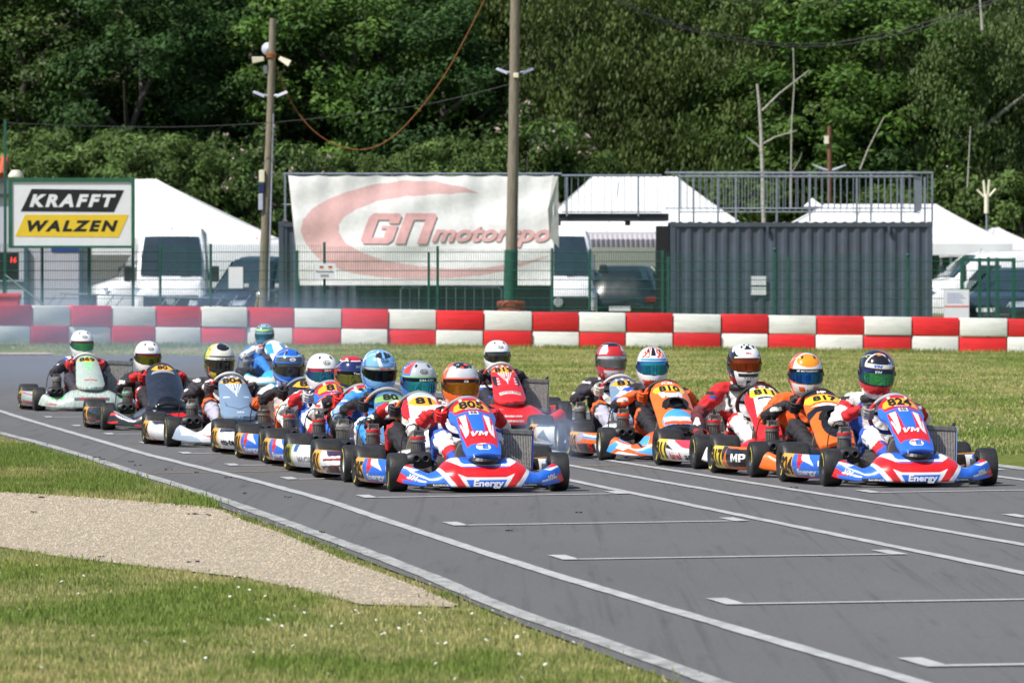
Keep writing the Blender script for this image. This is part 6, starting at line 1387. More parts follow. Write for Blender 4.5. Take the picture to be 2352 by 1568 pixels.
def kart(**k): KARTS.append(k)
def pos(px, py): return G(px, py)
def local_origin(px, py, yaw):
    """kart origin (midway between axles) from the front axle centre in the photo"""
    X, Y = G(px, py); t = math.radians(yaw); return (X - .52 * math.sin(t), Y + .52 * math.cos(t))
def rear_left(px, Yr, yaw):
    """kart origin from the outer edge of its rear wheel at image left and the rear axle depth"""
    X = (px - CX) / F * Yr; t = math.radians(yaw); cx_ = X + .69 * math.cos(t); cy_ = Yr + .69 * math.sin(t); return (cx_ + .52 * math.sin(t), cy_ - .52 * math.cos(t) )
def suit(base, parts, fx=()): return {'base': base, 'parts': parts, 'fx': list(fx)}
wS, rS, bS, kS, oS, nS = C(232, 230, 228), C(196, 30, 36), C(44, 84, 178), C(34, 32, 38), C(236, 96, 28), C(48, 44, 54)
def side_fx(col, lo=.1): return (lambda v, n, t: np.isin(n, ['chest', 'belly']) & (np.abs(v[:, 0]) > lo), col)
def stripe_fx(bone, col, f0, f1, ax=2, fr=60): return (lambda v, n, t: (n == bone) & (np.sin(v[:, ax] * fr) > .55) & (t > f0) & (t < f1), col)
ENSUIT = suit(wS, [('shoulder', wS, 0, 1), ('forearm', rS, .45, 1), ('thigh', wS, 0, .8), ('thigh', bS, .8, 1), ('shin', wS, 0, .5), ('shin', rS, .5, .7), ('shin', bS, .7, 1), ('belly', bS, 0, .35)], [side_fx(bS, .135), (lambda v, n, t: (n == 'uparm') & (t > .15) & (t < .42) & (v[:, 1] < .36), rS), (lambda v, n, t: (n == 'thigh') & (np.abs(v[:, 0]) > .19), bS)])
DKSUIT = suit(nS, [('shoulder', nS, 0, 1), ('shin', C(168, 166, 182), .15, .8)], [(lambda v, n, t: np.isin(n, ['chest', 'shoulder', 'belly']) & (np.abs(v[:, 0]) < .11) & (v[:, 2] > .3), wS), (lambda v, n, t: (n == 'thigh') & (t > .9), oS), (lambda v, n, t: (n == 'uparm') & (np.sin(v[:, 2] * 70) > .8), wS)])
BLSUIT = suit(kS, [('shoulder', kS, 0, 1)], [stripe_fx('uparm', wS, .05, .95), stripe_fx('forearm', wS, .1, .5), (lambda v, n, t: (n == 'forearm') & (t > .74), rS), (lambda v, n, t: np.isin(n, ['chest']) & (np.abs(v[:, 0]) < .07), wS), (lambda v, n, t: (n == 'thigh') & (np.abs(v[:, 0]) > .2), rS)])
WHOLE = [0, 1]
def hel(base, layers=(), **k): d = {'base': base, 'layers': list(layers)}; d.update(k); return d
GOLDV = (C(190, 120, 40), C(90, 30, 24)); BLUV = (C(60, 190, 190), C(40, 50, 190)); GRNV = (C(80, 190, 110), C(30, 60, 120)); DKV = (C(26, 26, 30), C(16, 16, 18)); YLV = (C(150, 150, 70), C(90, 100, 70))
# ---- left file, front to back
kart(num='805', front=(1097, 1129), yaw=10, hp=(1057, 833), liv=en('805'), band=C(200, 40, 40), wheel=(C(150, 150, 152), C(200, 40, 44), C(40, 70, 150)), rside=M('blue radiator plate', S(40, 70, 160), .4), steer=-3,
     label='blue red and white kart number 805 leading the left file', who='driver in white suit, red gloves and orange silver helmet in kart 805', suit=ENSUIT, glove=(cRED, C(30, 26, 28), cRED),
     hel=hel(C(240, 100, 24), [('f', lambda u, v: v > 24 + .10 * np.abs(u) * 0, C(196, 198, 204)), ('f', lambda u, v: (v > 24) & (np.abs(u) > 62), C(240, 100, 24)), ('f', lambda u, v: v > 48 + .0012 * u ** 2 * 3, C(36, 36, 42)), ('e', 18, 66, 14, 7, C(236, 84, 30)), ('e', -30, 62, 8, 5, C(200, 204, 210)), ('e', -8, 52, 7, 4, C(236, 84, 30)), ('e', -30, 62, 4, 2.5, C(36, 36, 42)), ('f', lambda u, v: (np.abs(np.abs(u) - 100) < 20) & (v < 10), C(30, 30, 34)), ('f', lambda u, v: (v < -42) & (np.abs(u) > 30), C(40, 40, 44))], vis=GOLDV, strip=C(60, 30, 34), arai=False, turn=4, pitch=6, text=[(('GB', .02, 0), 2, 18.3, 12, 4, TXW, True)]))
kart(num='81', rear=(718, 45.75), hi=False, yaw=9.5, hp=(961, 830), liv=simple('81', (C(220, 220, 222), [('P', [(.1, .2), (.3, .2), (.5, .02), (.2, .02)], C(120, 60, 60))]), (cWHT, [('P', [(.1, .95), (.16, .95), (.16, .55), (.12, .55)], cRED), ('P', [(0, .55), (.09, .5), (.1, .3), (0, .25)], C(60, 120, 200)), ('P', [(0, .99), (.09, .95), (.09, .93), (0, .95)], C(150, 190, 230))] + plates(.74, .90)), podl(cWHT, cPLT, [('p', [(.32, .25), (.9, .25), (.9, .19), (.5, .17)], C(60, 30, 60)), ('p', [(.34, .10), (.9, .12), (.9, .05), (.36, .05)], C(90, 44, 50)), ('p', [(.4, .15), (.8, .17), (.8, .15), (.4, .135)], C(150, 40, 50))]), 'energy', ny=.82, podtext=[(('#', .02, .2), .66, .09, .07, .04, TXW)]), band=C(190, 40, 50), rim=KWR,
     wheel=(C(130, 128, 128), C(232, 110, 40), C(60, 60, 62)), label='white kart number 81 with orange steering wheel tucked behind kart 805', who='driver in black and white suit with blue red helmet and teal visor', suit=BLSUIT, glove=(C(60, 56, 60), wS, cRED),
     hel=hel(C(48, 120, 200), [('f', lambda u, v: (v > 24) & (np.abs(u - 6) < 48), C(178, 182, 188)), ('f', lambda u, v: v > 70, C(150, 156, 164)), ('f', lambda u, v: (v > 30) & (u < -45) & (u > -90), C(220, 70, 50)), ('f', lambda u, v: (v > 23.4) & (v < 26.5), C(150, 200, 60)), ('f', lambda u, v: (v < -20) & (np.abs(u) < 50), C(226, 64, 52)), ('f', lambda u, v: (v < -44) & (np.abs(u) < 70), C(230, 120, 60))], vis=BLUV, strip=C(24, 24, 30), turn=6, pitch=9, text=[(('SIM-ON', .02, 0), 8, 18.3, 40, 4, TXW, True)]))
kart(num='80', rear=(655, 47.4), hi=False, yaw=9, hp=(870, 804.6), liv=simple('80', (cWHT, []), (C(80, 120, 160), [('P', [(.05, .7), (.12, .7), (.1, .1), (.06, .2)], cWHT), ('P', [(0, .94), (.11, .90), (.12, .80), (0, .76)], C(140, 180, 90)), ('P', [(0, .5), (.03, .5), (.03, .1), (0, .1)], C(30, 60, 110))]), podl(cWHT, C(150, 150, 30), [('p', [(.36, .25), (.48, .25), (.46, .16), (.38, .16)], C(30, 90, 150)), ('p', [(.62, .25), (.9, .25), (.9, .2), (.62, .19)], C(90, 170, 220))]), 'round', podtext=[(('MAGIK', .02, 0), .58, .105, .22, .045, TXG)]), band=C(150, 150, 150),
     wheel=(C(160, 156, 154), C(236, 104, 60), C(60, 60, 60)), label='white and pale blue kart with lime number plate in the left file', who='driver in bright blue suit and light blue helmet with black gloves', suit=suit(C(60, 140, 214), [('shoulder', C(60, 140, 214), 0, 1), ('forearm', C(150, 170, 200), .1, .4), ('forearm', kS, .4, 1), ('shin', C(60, 140, 214), 0, 1)], [side_fx(C(40, 80, 150), .13), (lambda v, n, t: (n == 'uparm') & (t > .75), wS), (lambda v, n, t: (n == 'thigh') & (np.abs(v[:, 0]) > .17), wS)]), glove=(kS, C(24, 24, 26), kS),
     hel=hel(C(120, 176, 230), [('f', lambda u, v: (np.abs(np.sin(np.radians(u * 2.2 + v))) < .22) & (v > 20), C(226, 234, 244)), ('p', [(-34, 46), (-6, 42), (-4, 66), (-22, 68)], C(40, 44, 54)), ('p', [(34, 46), (6, 42), (4, 66), (22, 68)], C(40, 44, 54)), ('f', lambda u, v: (np.abs(u) > 60) & (v < 40) & (np.sin(u * .2 + v * .15) > 0), C(50, 110, 200)), ('f', lambda u, v: (v < -28) & (np.sin(v * .5 + np.abs(u) * .06) > 0), C(50, 120, 210))], vis=(C(30, 40, 48), C(16, 18, 22)), strip=C(190, 196, 204), text=[(('MAGIK', .02, 0), 4, 18.4, 30, 4, TXRd, True)], turn=8, pitch=10))
kart(num='80', rear=(605, 49.1), hi=False, yaw=9, hp=(808, 818), liv=en('80'), band=C(200, 40, 40), wheel=(C(150, 150, 152), C(190, 40, 44), C(40, 70, 150)), label='blue and red kart third behind 805 showing its orange side number', who='driver in black and white suit with red topped navy helmet', suit=suit(kS, [('shoulder', C(214, 60, 50), 0, 1), ('forearm', wS, .0, .7), ('chest', C(214, 60, 50), .5, 1)], [(lambda v, n, t: (n == 'uparm') & (t < .35), oS), stripe_fx('uparm', wS, .3, .9)]), glove=(cRED, C(60, 30, 34), kS),
     hel=hel(C(30, 44, 96), [('f', lambda u, v: v > 52, C(200, 40, 44)), ('f', lambda u, v: (v > 49) & (v <= 52), wS), ('f', lambda u, v: (np.abs(u) > 55) & (v < 24) & (v > -30 - .3 * np.abs(u)), C(206, 50, 44)), ('f', lambda u, v: (v < -34) & (np.abs(u) < 40), C(196, 40, 44)), ('f', lambda u, v: (np.abs(v + 26 + .1 * u) < 1.4), C(220, 190, 60))], vis=YLV, strip=C(22, 22, 26), arai=False, text=[(('Team', .02, .1), 2, 18.3, 26, 4, TXW, True), (('SC', .02, .1), 6, 33, 20, 6, TXG, False)], turn=8))
kart(num='81', rear=(541.5, 50.8), hi=False, yaw=9, hp=(740, 813), liv=en('81'), band=C(200, 40, 40), wheel=(C(150, 150, 152), C(40, 60, 120), C(40, 70, 150)), label='blue and red kart with white helmeted driver behind the third kart', who='driver in white suit, plain white helmet and blue visor in the left file', suit=ENSUIT, glove=(C(200, 196, 196), C(60, 56, 60), wS),
     hel=hel(C(240, 240, 240), [], vis=(C(60, 150, 180), C(50, 50, 160)), strip=C(200, 50, 70), text=[(('SKY', .02, .1), 4, 18.4, 22, 4, TXW, True)], turn=6))
kart(num='81', rear=(487, 52.5), hi=False, yaw=9.5, hp=(663, 802), liv=simple('81', (cWHT, []), (cBLK, plates()), podl(cWHT, cPLT, [('p', [(.34, .25), (.7, .25), (.7, .19), (.36, .18)], cNVY), ('p', [(.34, .05), (.9, .03), (.9, .0), (.34, 0)], cRED)]), 'wide', podtext=[(('mts-tec', .03, 0), .55, .10, .26, .05, TXB)]), band=C(60, 60, 60), rim=KGD,
     wheel=(C(120, 130, 140), C(40, 40, 44), C(40, 40, 44)), label='white kart with mts-tec side pod at the back of the left file', who='driver in white and black suit with shiny blue helmet and dark visor', suit=suit(wS, [('uparm', wS, 0, .5), ('uparm', kS, .5, 1), ('forearm', kS, 0, 1), ('belly', kS, 0, 1), ('thigh', oS, .3, 1), ('shoulder', kS, .4, .6)], [(lambda v, n, t: (n == 'forearm') & (t < .3), oS), (lambda v, n, t: (n == 'shoulder') & (np.sin(v[:, 0] * 60) > .6), cSKY)]), glove=(kS, kS, kS),
     hel=hel(C(36, 100, 200), [('f', lambda u, v: (v > 24) & (v < 40) & (np.abs(u) < 70), C(70, 76, 84)), ('f', lambda u, v: (np.abs(v - 41) < 1.6), C(150, 200, 240)), ('f', lambda u, v: (np.abs(np.abs(u) - 35) < 3) & (v > 42), C(140, 190, 240)), ('f', lambda u, v: (np.abs(v + 30 - .15 * np.abs(u)) < 1.6), C(150, 200, 240)), ('e', 0, 32, 11, 5, C(220, 220, 224)), ('e', -30, -34, 8, 5, C(210, 210, 216))], vis=(C(34, 34, 44), C(20, 20, 30)), mirror=False, arai=False, text=[(('BELL', .02, 0), 0, 32, 12, 4.5, TXRd, False), (('BELL', .02, 0), -30, -34, 10, 4, TXRd, False)], turn=6))
# ---- trailing karts at left
kart(num='804', front=(543, 1026), yaw=10, hp=(503.6, 789), liv=simple('804', (gSILV, [('P', [(.15, .25), (.33, .25), (.36, .09), (.2, .1)], cWHT), ('P', [(.06, .075), (.30, .11), (.30, .095), (.06, .05)], cRED), ('P', [(.36, .11), (.5, .2), (.555, .12), (.48, .02), (.3, .02)], C(150, 164, 182)), ('P', [(.38, .16), (.47, .2), (.46, .1), (.40, .1)], C(222, 226, 232))]), (gSTEEL, plates() + claws(cWHT) + rays(C(214, 222, 232)) + [('P', [(.06, .45), (.11, .5), (.115, .47), (.065, .43)], C(200, 212, 226)), ('P', [(.0, .16), (.09, .26), (.11, .40), (.105, .26), (.0, .13)], C(84, 102, 128))]), podl(cWHT, cPLT, [('p', [(.31, .25), (.9, .25), (.9, .2), (.5, .18), (.36, .21)], cNVY), ('p', [(.36, .06), (.6, .045), (.6, .03), (.36, .045)], cRED), ('p', [(.75, .25), (.9, .25), (.9, 0), (.72, 0)], C(90, 110, 140))]), 'round', ptext=[(('AGSA', .02, .15), 0, .08, .065, .035, TXW)]), band=C(150, 150, 150), rim=KGD,
     wheel=(C(196, 190, 184), C(196, 44, 50), C(60, 60, 60)), label='silver kart number 804 with steel blue front panel', who='driver in dark suit with white chest and black yellow LE MANS helmet', suit=DKSUIT, glove=(C(70, 66, 70), wS, kS), rad=(.37, .05, .16, 1.15),
     hel=hel(C(30, 30, 30), [('f', lambda u, v: (v > 24) & (np.abs(u) < 60), C(226, 222, 210)), ('e', 0, 62, 40, 22, C(30, 32, 38)), ('f', lambda u, v: v > 78, C(30, 32, 38)), ('f', lambda u, v: (np.abs(u) >= 60) & (np.abs(u) < 96) & (v > 10), C(214, 206, 50)), ('f', lambda u, v: (np.abs(u) > 96) & (np.abs(u) < 125) & (v > -10), C(70, 140, 70)), ('f', lambda u, v: (np.abs(np.abs(u) - 42) < 14) & (v < -24), C(214, 190, 50)), ('f', lambda u, v: (np.abs(u) > 56) & (np.abs(u) < 66) & (v < 0), C(200, 60, 60))], vis=DKV, mirror=False, strip=C(220, 216, 206), arai=False, text=[(('LE MANS', .02, .1), 8, 18.4, 44, 4, TXB, True)], turn=10))
kart(num='80', front=(380, 988), yaw=9, hp=(339, 793), liv=simple('80', (C(26, 28, 34), [('P', [(.38, .19), (.50, .16), (.50, .14), (.36, .16)], cRED), ('P', [(.44, .09), (.53, .075), (.53, .06), (.44, .07)], cRED), ('P', [(0, .16), (.12, .17), (.2, .13), (.06, .13)], cRED), ('P', [(0, .05), (.3, .055), (.3, .036), (0, .03)], cRED), ('P', [(.31, .10), (.47, .2), (.50, .2), (.33, .085)], C(150, 156, 166)), ('P', [(.2, .21), (.3, .15), (.3, .12), (.2, .17)], C(80, 86, 96))]), (C(34, 40, 52), plates(.81, .93, .11) + [('P', [(0, .80), (.10, .80), (.115, .74), (0, .74)], C(150, 154, 162)), ('e', 0, .02, .11, .12, C(14, 15, 18))]), podl(C(30, 30, 36), cPLT, [('p', [(.3, .25), (.5, .25), (.6, .22), (.3, .22)], cRED), ('p', [(.36, .12), (.7, .08), (.7, .07), (.36, .105)], C(150, 50, 50)), ('p', [(.4, .06), (.75, .10), (.75, .09), (.4, .05)], C(150, 150, 156))]), 'big', ny=.872, nw=.14, nh=.08), band=C(110, 180, 160), rim=KGD, frame=M('green frame', S(90, 190, 120), .4),
     wheel=(C(40, 40, 44), C(214, 44, 44), C(40, 40, 44)), label='black and red kart number 80 with tall glossy black front panel', who='driver with white helmet, red gloves and black suit behind kart 804', suit=BLSUIT, glove=(C(206, 40, 40), C(40, 30, 34), cRED), rad=(.37, .05, .16, 1.15),
     hel=hel(C(240, 240, 240), [], vis=(C(130, 130, 40), C(24, 50, 60)), strip=C(120, 40, 60), turn=6))
kart(num='869', front=(205, 944), yaw=9, hp=(188, 759), liv=simple('869', (gGRN, [stripes, stripes2, ('P', [(.0, .155), (.18, .15), (.18, .115), (.0, .115)], C(86, 92, 98)), ('P', [(.33, .17), (.40, .16), (.41, .12), (.37, .13)], C(80, 230, 110)), ('P', [(.27, .16), (.31, .15), (.32, .12), (.29, .13)], C(80, 230, 110))]), (gGRN, [stripes, stripes2] + plates(.80, .93) + claws(C(110, 230, 130)) + rays(C(110, 230, 130))), podl(C(160, 180, 176), C(224, 166, 40), [('p', [(.36, .2), (.7, .17), (.7, .16), (.36, .185)], C(190, 60, 60)), ('p', [(.36, .12), (.7, .09), (.7, .06), (.36, .08)], C(180, 70, 80))]), 'round', nosetext=[(('ACP RACING', .03, .2), 0, .134, .30, .022, TXRd), (('TONYKART', .02, .1), -.44, .075, .12, .018, TXRd)], ptext=[(('TONYKART', .03, .1), 0, .20, .15, .035, TXRd)]), band=C(130, 124, 116), rim=KGD, mark=M('green marker', S(90, 220, 110), .5),
     wheel=(C(214, 206, 200), C(206, 44, 50), C(60, 60, 60)), label='pale green pinstriped kart number 869 at the far left', who='driver in dark suit with white helmet and green visor in kart 869', suit=suit(C(52, 46, 58), [('shoulder', C(52, 46, 58), 0, 1)], [(lambda v, n, t: (n == 'shoulder') & (t < .12), wS)]), glove=(C(206, 50, 50), C(150, 40, 44), kS), rad=(.37, .05, .17, 1.3),
     hel=hel(C(242, 242, 242), [], vis=(C(90, 190, 110), C(26, 70, 130)), strip=C(110, 50, 60), turn=6))
kart(num='8', front=(645, 889), yaw=17, hp=(608, 744), liv=simple('8', (C(216, 208, 196), [('P', [(.1, .25), (.5, .25), (.5, .15), (.2, .12)], C(60, 170, 210)), ('P', [(.05, .08), (.5, .05), (.5, .02), (.05, .02)], C(90, 180, 210))]), (cWHT, [('P', [(.05, .9), (.15, .9), (.15, .55), (.08, .5)], C(60, 160, 210)), ('P', [(0, .2), (.1, .15), (.1, .05), (0, .05)], C(60, 170, 215))]), podl(cWHT, cWHT, [('p', [(.3, .25), (.7, .25), (.6, .1)], C(60, 160, 210))]), 'energy'), band=C(150, 150, 150), nonum=True,
     wheel=(C(120, 120, 124), C(200, 60, 60), C(60, 60, 62)), label='white and turquoise kart turning in the smoke far behind', who='driver in bright blue suit with green striped teal helmet far behind in the smoke', suit=suit(C(40, 120, 206), [('shoulder', C(40, 120, 206), 0, 1), ('forearm', wS, 0, 1)], [(lambda v, n, t: np.isin(n, ['chest', 'belly']) & (np.abs(v[:, 0]) < .08), C(226, 190, 180))]), glove=(wS, C(220, 160, 140), wS),
     hel=hel(C(50, 120, 150), [('f', lambda u, v: v > 45, C(150, 170, 180)), ('f', lambda u, v: np.abs(v - 27 - .1 * np.abs(u)) < 3.5, C(190, 226, 40)), ('f', lambda u, v: v < -46, C(190, 226, 40))], vis=(C(60, 120, 150), C(30, 60, 100)), arai=False, strip=C(170, 190, 196), turn=-26, pitch=4))
kart(num='819', front=(1166, 984), yaw=9, hp=(1142, 783), liv=simple('819', (C(222, 40, 44), []), (C(222, 40, 44), plates(.80, .93) + claws(C(240, 232, 230)) + rays(cWHT) + [('P', [(.07, .62), (.12, .66), (.12, .63), (.08, .59)], C(230, 222, 222)), ('P', [(.07, .55), (.12, .58), (.12, .55), (.075, .52)], C(230, 222, 222)), ('P', [(.07, .48), (.12, .50), (.12, .47), (.075, .45)], C(230, 222, 222)), ('P', [(.09, .7), (.13, .74), (.13, .5), (.10, .4)], C(40, 30, 34)), ('P', [(0, .255), (.105, .255), (.10, .19), (0, .19)], C(236, 232, 230))]), podl(cRED, cPLT, []), 'round', nosetext=[(('fenster.com', .02, .1), 0, .125, .17, .024, TXW), (('EDERMANN', .02, .1), 0, .075, .2, .02, TXW)], ptext=[(('KARTING SERIES', .02, .1), 0, .222, .19, .032, TXB)]), band=C(150, 150, 150),
     wheel=(C(196, 188, 182), C(206, 44, 48), C(60, 60, 60)), label='red kart number 819 running behind the gap between the files', who='driver in dark navy suit with plain white helmet and black visor in red kart 819', suit=suit(C(36, 38, 52), [('shoulder', C(36, 38, 52), 0, 1)], [(lambda v, n, t: (n == 'shoulder') & (np.sin(v[:, 0] * 70) > .5), wS)]), glove=(kS, C(60, 60, 64), kS), rad=(.36, .05, .15, 1.1),
     hel=hel(C(244, 244, 244), [], vis=DKV, mirror=False, turn=3, pitch=4))
# ---- right file, front to back
kart(num='824', front=(2087, 1117), yaw=10, hp=(2013, 806), liv=en('824'), band=C(190, 40, 44), wheel=(C(170, 170, 172), C(200, 40, 44), C(40, 70, 150)), steer=-3, rside=M('pale blue radiator plate', S(120, 160, 220), .4),
     label='blue red and white kart number 824 leading the right file', who='driver in white suit with black red helmet and green visor in kart 824', suit=ENSUIT, glove=(C(150, 144, 146), C(60, 56, 60), cRED),
     hel=hel(C(28, 28, 34), [('f', lambda u, v: (v > 24) & (v < 34) & (np.abs(u + 6) < 42), C(226, 222, 214)), ('f', lambda u, v: (np.abs(np.hypot((u + 6) / 1.25, v - 36) - 34) < 3.2) & (v > 26), C(226, 220, 212)), ('e', -8, 66, 17, 8, C(224, 60, 60)), ('e', -8, 67, 12, 4, C(236, 206, 120)), ('e', -8, 64, 9, 3, C(60, 170, 90)), ('f', lambda u, v: (u > 48) & (v > -20), C(186, 34, 42)), ('f', lambda u, v: (u > 62) & (np.abs(v - 45) < 5), C(40, 40, 80)), ('f', lambda u, v: (v < -18) & (v > -36), C(206, 40, 44)), ('f', lambda u, v: v <= -36, C(226, 224, 224))], vis=(C(80, 180, 90), C(36, 46, 130)), strip=C(60, 60, 130), arai=False, text=[(('VM', .008, .3), -6, 29, 24, 6, TXBl, False), (('VM', .008, .3), -4, 18.4, 18, 4.5, TXW, True)], turn=-4, pitch=14, roll=4))
kart(num='817', front=(1912, 1096), hi=False, yaw=10, hp=(1850, 811), liv=simple('817', (cORG, [('P', [(.1, .25), (.3, .25), (.3, .02), (.1, .02)], cBLK)]), (cORG, [('P', [(0, 1.0), (.16, 1.0), (.15, .90), (0, .92)], cBLK), ('P', [(0, .66), (.1, .66), (.16, .62), (.16, .48), (.10, .56), (0, .56)], cBLK), ('P', [(0, .72), (.12, .70), (.05, .66), (0, .67)], cWHT), ('P', [(0, .90), (.14, .88), (.15, .80), (.12, .75), (0, .76)], cYEL), ('e', 0, .3, .1, .24, cBLK)]), podl(cORG, cYEL, [('p', [(.31, .25), (.42, .25), (.36, .12), (.31, .1)], cBLK), ('p', [(.40, .20), (.72, .19), (.72, .07), (.40, .06)], cBLK), ('p', [(.33, .25), (.9, .25), (.9, .225), (.33, .215)], cORG), ('p', [(.31, .05), (.4, .05), (.5, .02), (.31, .02)], cBLK)]), 'wide', ny=.825, nw=.17, nh=.075, podtext=[(('MP', .012, .1), .57, .13, .17, .06, TXW)], ptext=[(('MP', .012, .1), -.005, .945, .07, .05, TXW)], scoop=.42), band=C(190, 40, 44), rim=KBR,
     wheel=(C(30, 30, 32), C(206, 66, 54), C(30, 30, 32)), label='orange and black MP kart number 817 second in the right file', who='driver in orange suit with orange white helmet and blue visor in kart 817', suit=suit(oS, [('forearm', kS, .0, 1), ('shin', kS, 0, 1), ('thigh', kS, .4, 1), ('shoulder', oS, 0, 1)], [(lambda v, n, t: (n == 'uparm') & (np.abs(np.sin(v[:, 2] * 55)) < .12), kS)]), glove=(kS, C(40, 40, 42), kS),
     hel=hel(C(240, 112, 30), [('f', lambda u, v: (np.abs(u) < 56) & (v > 20), C(236, 232, 228)), ('f', lambda u, v: (np.abs(u) < 60) & (v < -16), C(236, 232, 228)), ('e', 0, 50, 50, 24, C(246, 150, 30)), ('f', lambda u, v: (u > 50) & (v > 5), C(240, 110, 30)), ('f', lambda u, v: (np.abs(u) > 70) & (v < 8), C(34, 34, 38)), ('f', lambda u, v: (v > 62) & (np.abs(u) > 60), C(34, 34, 40)), ('f', lambda u, v: (u < -60) & (v > 8), C(240, 100, 30)), ('f', lambda u, v: (np.abs(np.abs(u) - 22) < 9) & (np.abs(v + 27) < 5), C(236, 96, 30)), ('f', lambda u, v: v < -47, C(236, 90, 26))], vis=(C(40, 110, 190), C(26, 30, 80)), strip=C(20, 20, 24), arai=False, text=[(('MP MOTORSPORT', .015, 0), -4, 18.4, 62, 3.6, TXW, True)], turn=-2, pitch=8))
kart(num='811', front=(1773, 1077), hi=False, yaw=10.5, hp=(1709, 790), arm='down', liv=simple('811', (cWHT, [('P', [(.1, .25), (.3, .25), (.4, .02), (.2, .02)], cRED)]), (cWHT, [('P', [(.085, .9), (.17, .9), (.17, .0), (.09, .1), (.12, .4)], cRED), ('P', [(0, .28), (.12, .34), (.16, .0), (0, 0)], cRED), ('P', [(.03, 1), (.06, 1), (.05, .9), (.02, .9)], cBLK), ('P', [(.09, 1), (.12, .96), (.12, .84), (.10, .86)], cBLK), ('P', [(0, .94), (.1, .92), (.115, .80), (.1, .76), (0, .78)], cYEL), ('P', [(.06, .7), (.07, .7), (.05, .45), (.045, .45)], C(150, 150, 156)), ('P', [(0, .745), (.07, .735), (.07, .70), (0, .71)], cBLK)]), podl(cWHT, cYEL, [('p', [(.30, .25), (.34, .25), (.46, .2), (.6, .15), (.9, .12), (.9, .21), (.55, .25)], C(226, 60, 80)), ('p', [(.31, .175), (.36, .17), (.46, .135), (.31, .145)], cBLK)]), 'wide', ny=.855, nw=.15, nh=.085, podtext=[(('birel', .02, 0), .47, .085, .17, .055, TXRd), (('art', .02, 0), .65, .08, .1, .045, TXB)], ptext=[(('birel', .02, 0), -.02, .965, .07, .035, TXRd)]), band=C(206, 40, 44), rim=KBR,
     wheel=(C(36, 30, 32), C(60, 24, 30), C(70, 26, 32)), label='white and red birel kart number 811 third in the right file', who='driver in white and red suit with one arm lowered and black white helmet', suit=suit(wS, [('uparm', rS, .0, .75), ('uparm', C(110, 40, 48), .75, 1), ('forearm', C(90, 36, 44), 0, .6), ('forearm', kS, .6, 1), ('shoulder', rS, 0, .22), ('shoulder', rS, .78, 1), ('neck', rS, 0, 1), ('thigh', wS, 0, 1), ('shin', wS, 0, .6)], [(lambda v, n, t: np.isin(n, ['belly', 'chest']) & (np.abs(v[:, 0] - .02) > .155) & (v[:, 2] < .42), rS), (lambda v, n, t: (n == 'belly') & (v[:, 2] < .24), rS), (lambda v, n, t: (n == 'thigh') & (v[:, 0] < -.17), rS), (lambda v, n, t: (n == 'forearm') & (v[:, 1] < .16) & (v[:, 0] < -.43) & (t < .7), wS), (lambda v, n, t: np.isin(n, ['chest', 'belly']) & (np.abs(np.abs(v[:, 0]) - .13 - (v[:, 2] - .4) * .2) < .012), kS)]), glove=(C(60, 26, 32), C(150, 40, 46), kS), chesttext='birel',
     hel=hel(C(242, 242, 242), [('p', [(-24, 62), (24, 62), (24, 72), (9, 70), (9, 54), (18, 44), (-18, 44), (-9, 54), (-9, 70), (-24, 72)], C(24, 24, 26)), ('f', lambda u, v: (np.abs(u) > 46) & (v < 56 - (110 - np.abs(u)) * .4) & (np.abs(u) < 130), C(24, 24, 28)), ('f', lambda u, v: (np.abs(u) < 62) & (np.abs(u) > 30) & (v > 24) & (v < 24 + (np.abs(u) - 30) * .7), C(24, 24, 28)), ('f', lambda u, v: (np.abs(u) < 10) & (v < -34), C(24, 24, 26)), ('f', lambda u, v: v < -48, C(30, 30, 32)), ('f', lambda u, v: (np.abs(u) < 34) & (v < -18) & (v > -26), C(30, 30, 32))], vis=(C(150, 60, 34), C(110, 60, 30)), arai=False, text=[(('BELL', .02, 0), 0, 34, 18, 5, TXRd, False)], turn=2, pitch=4))
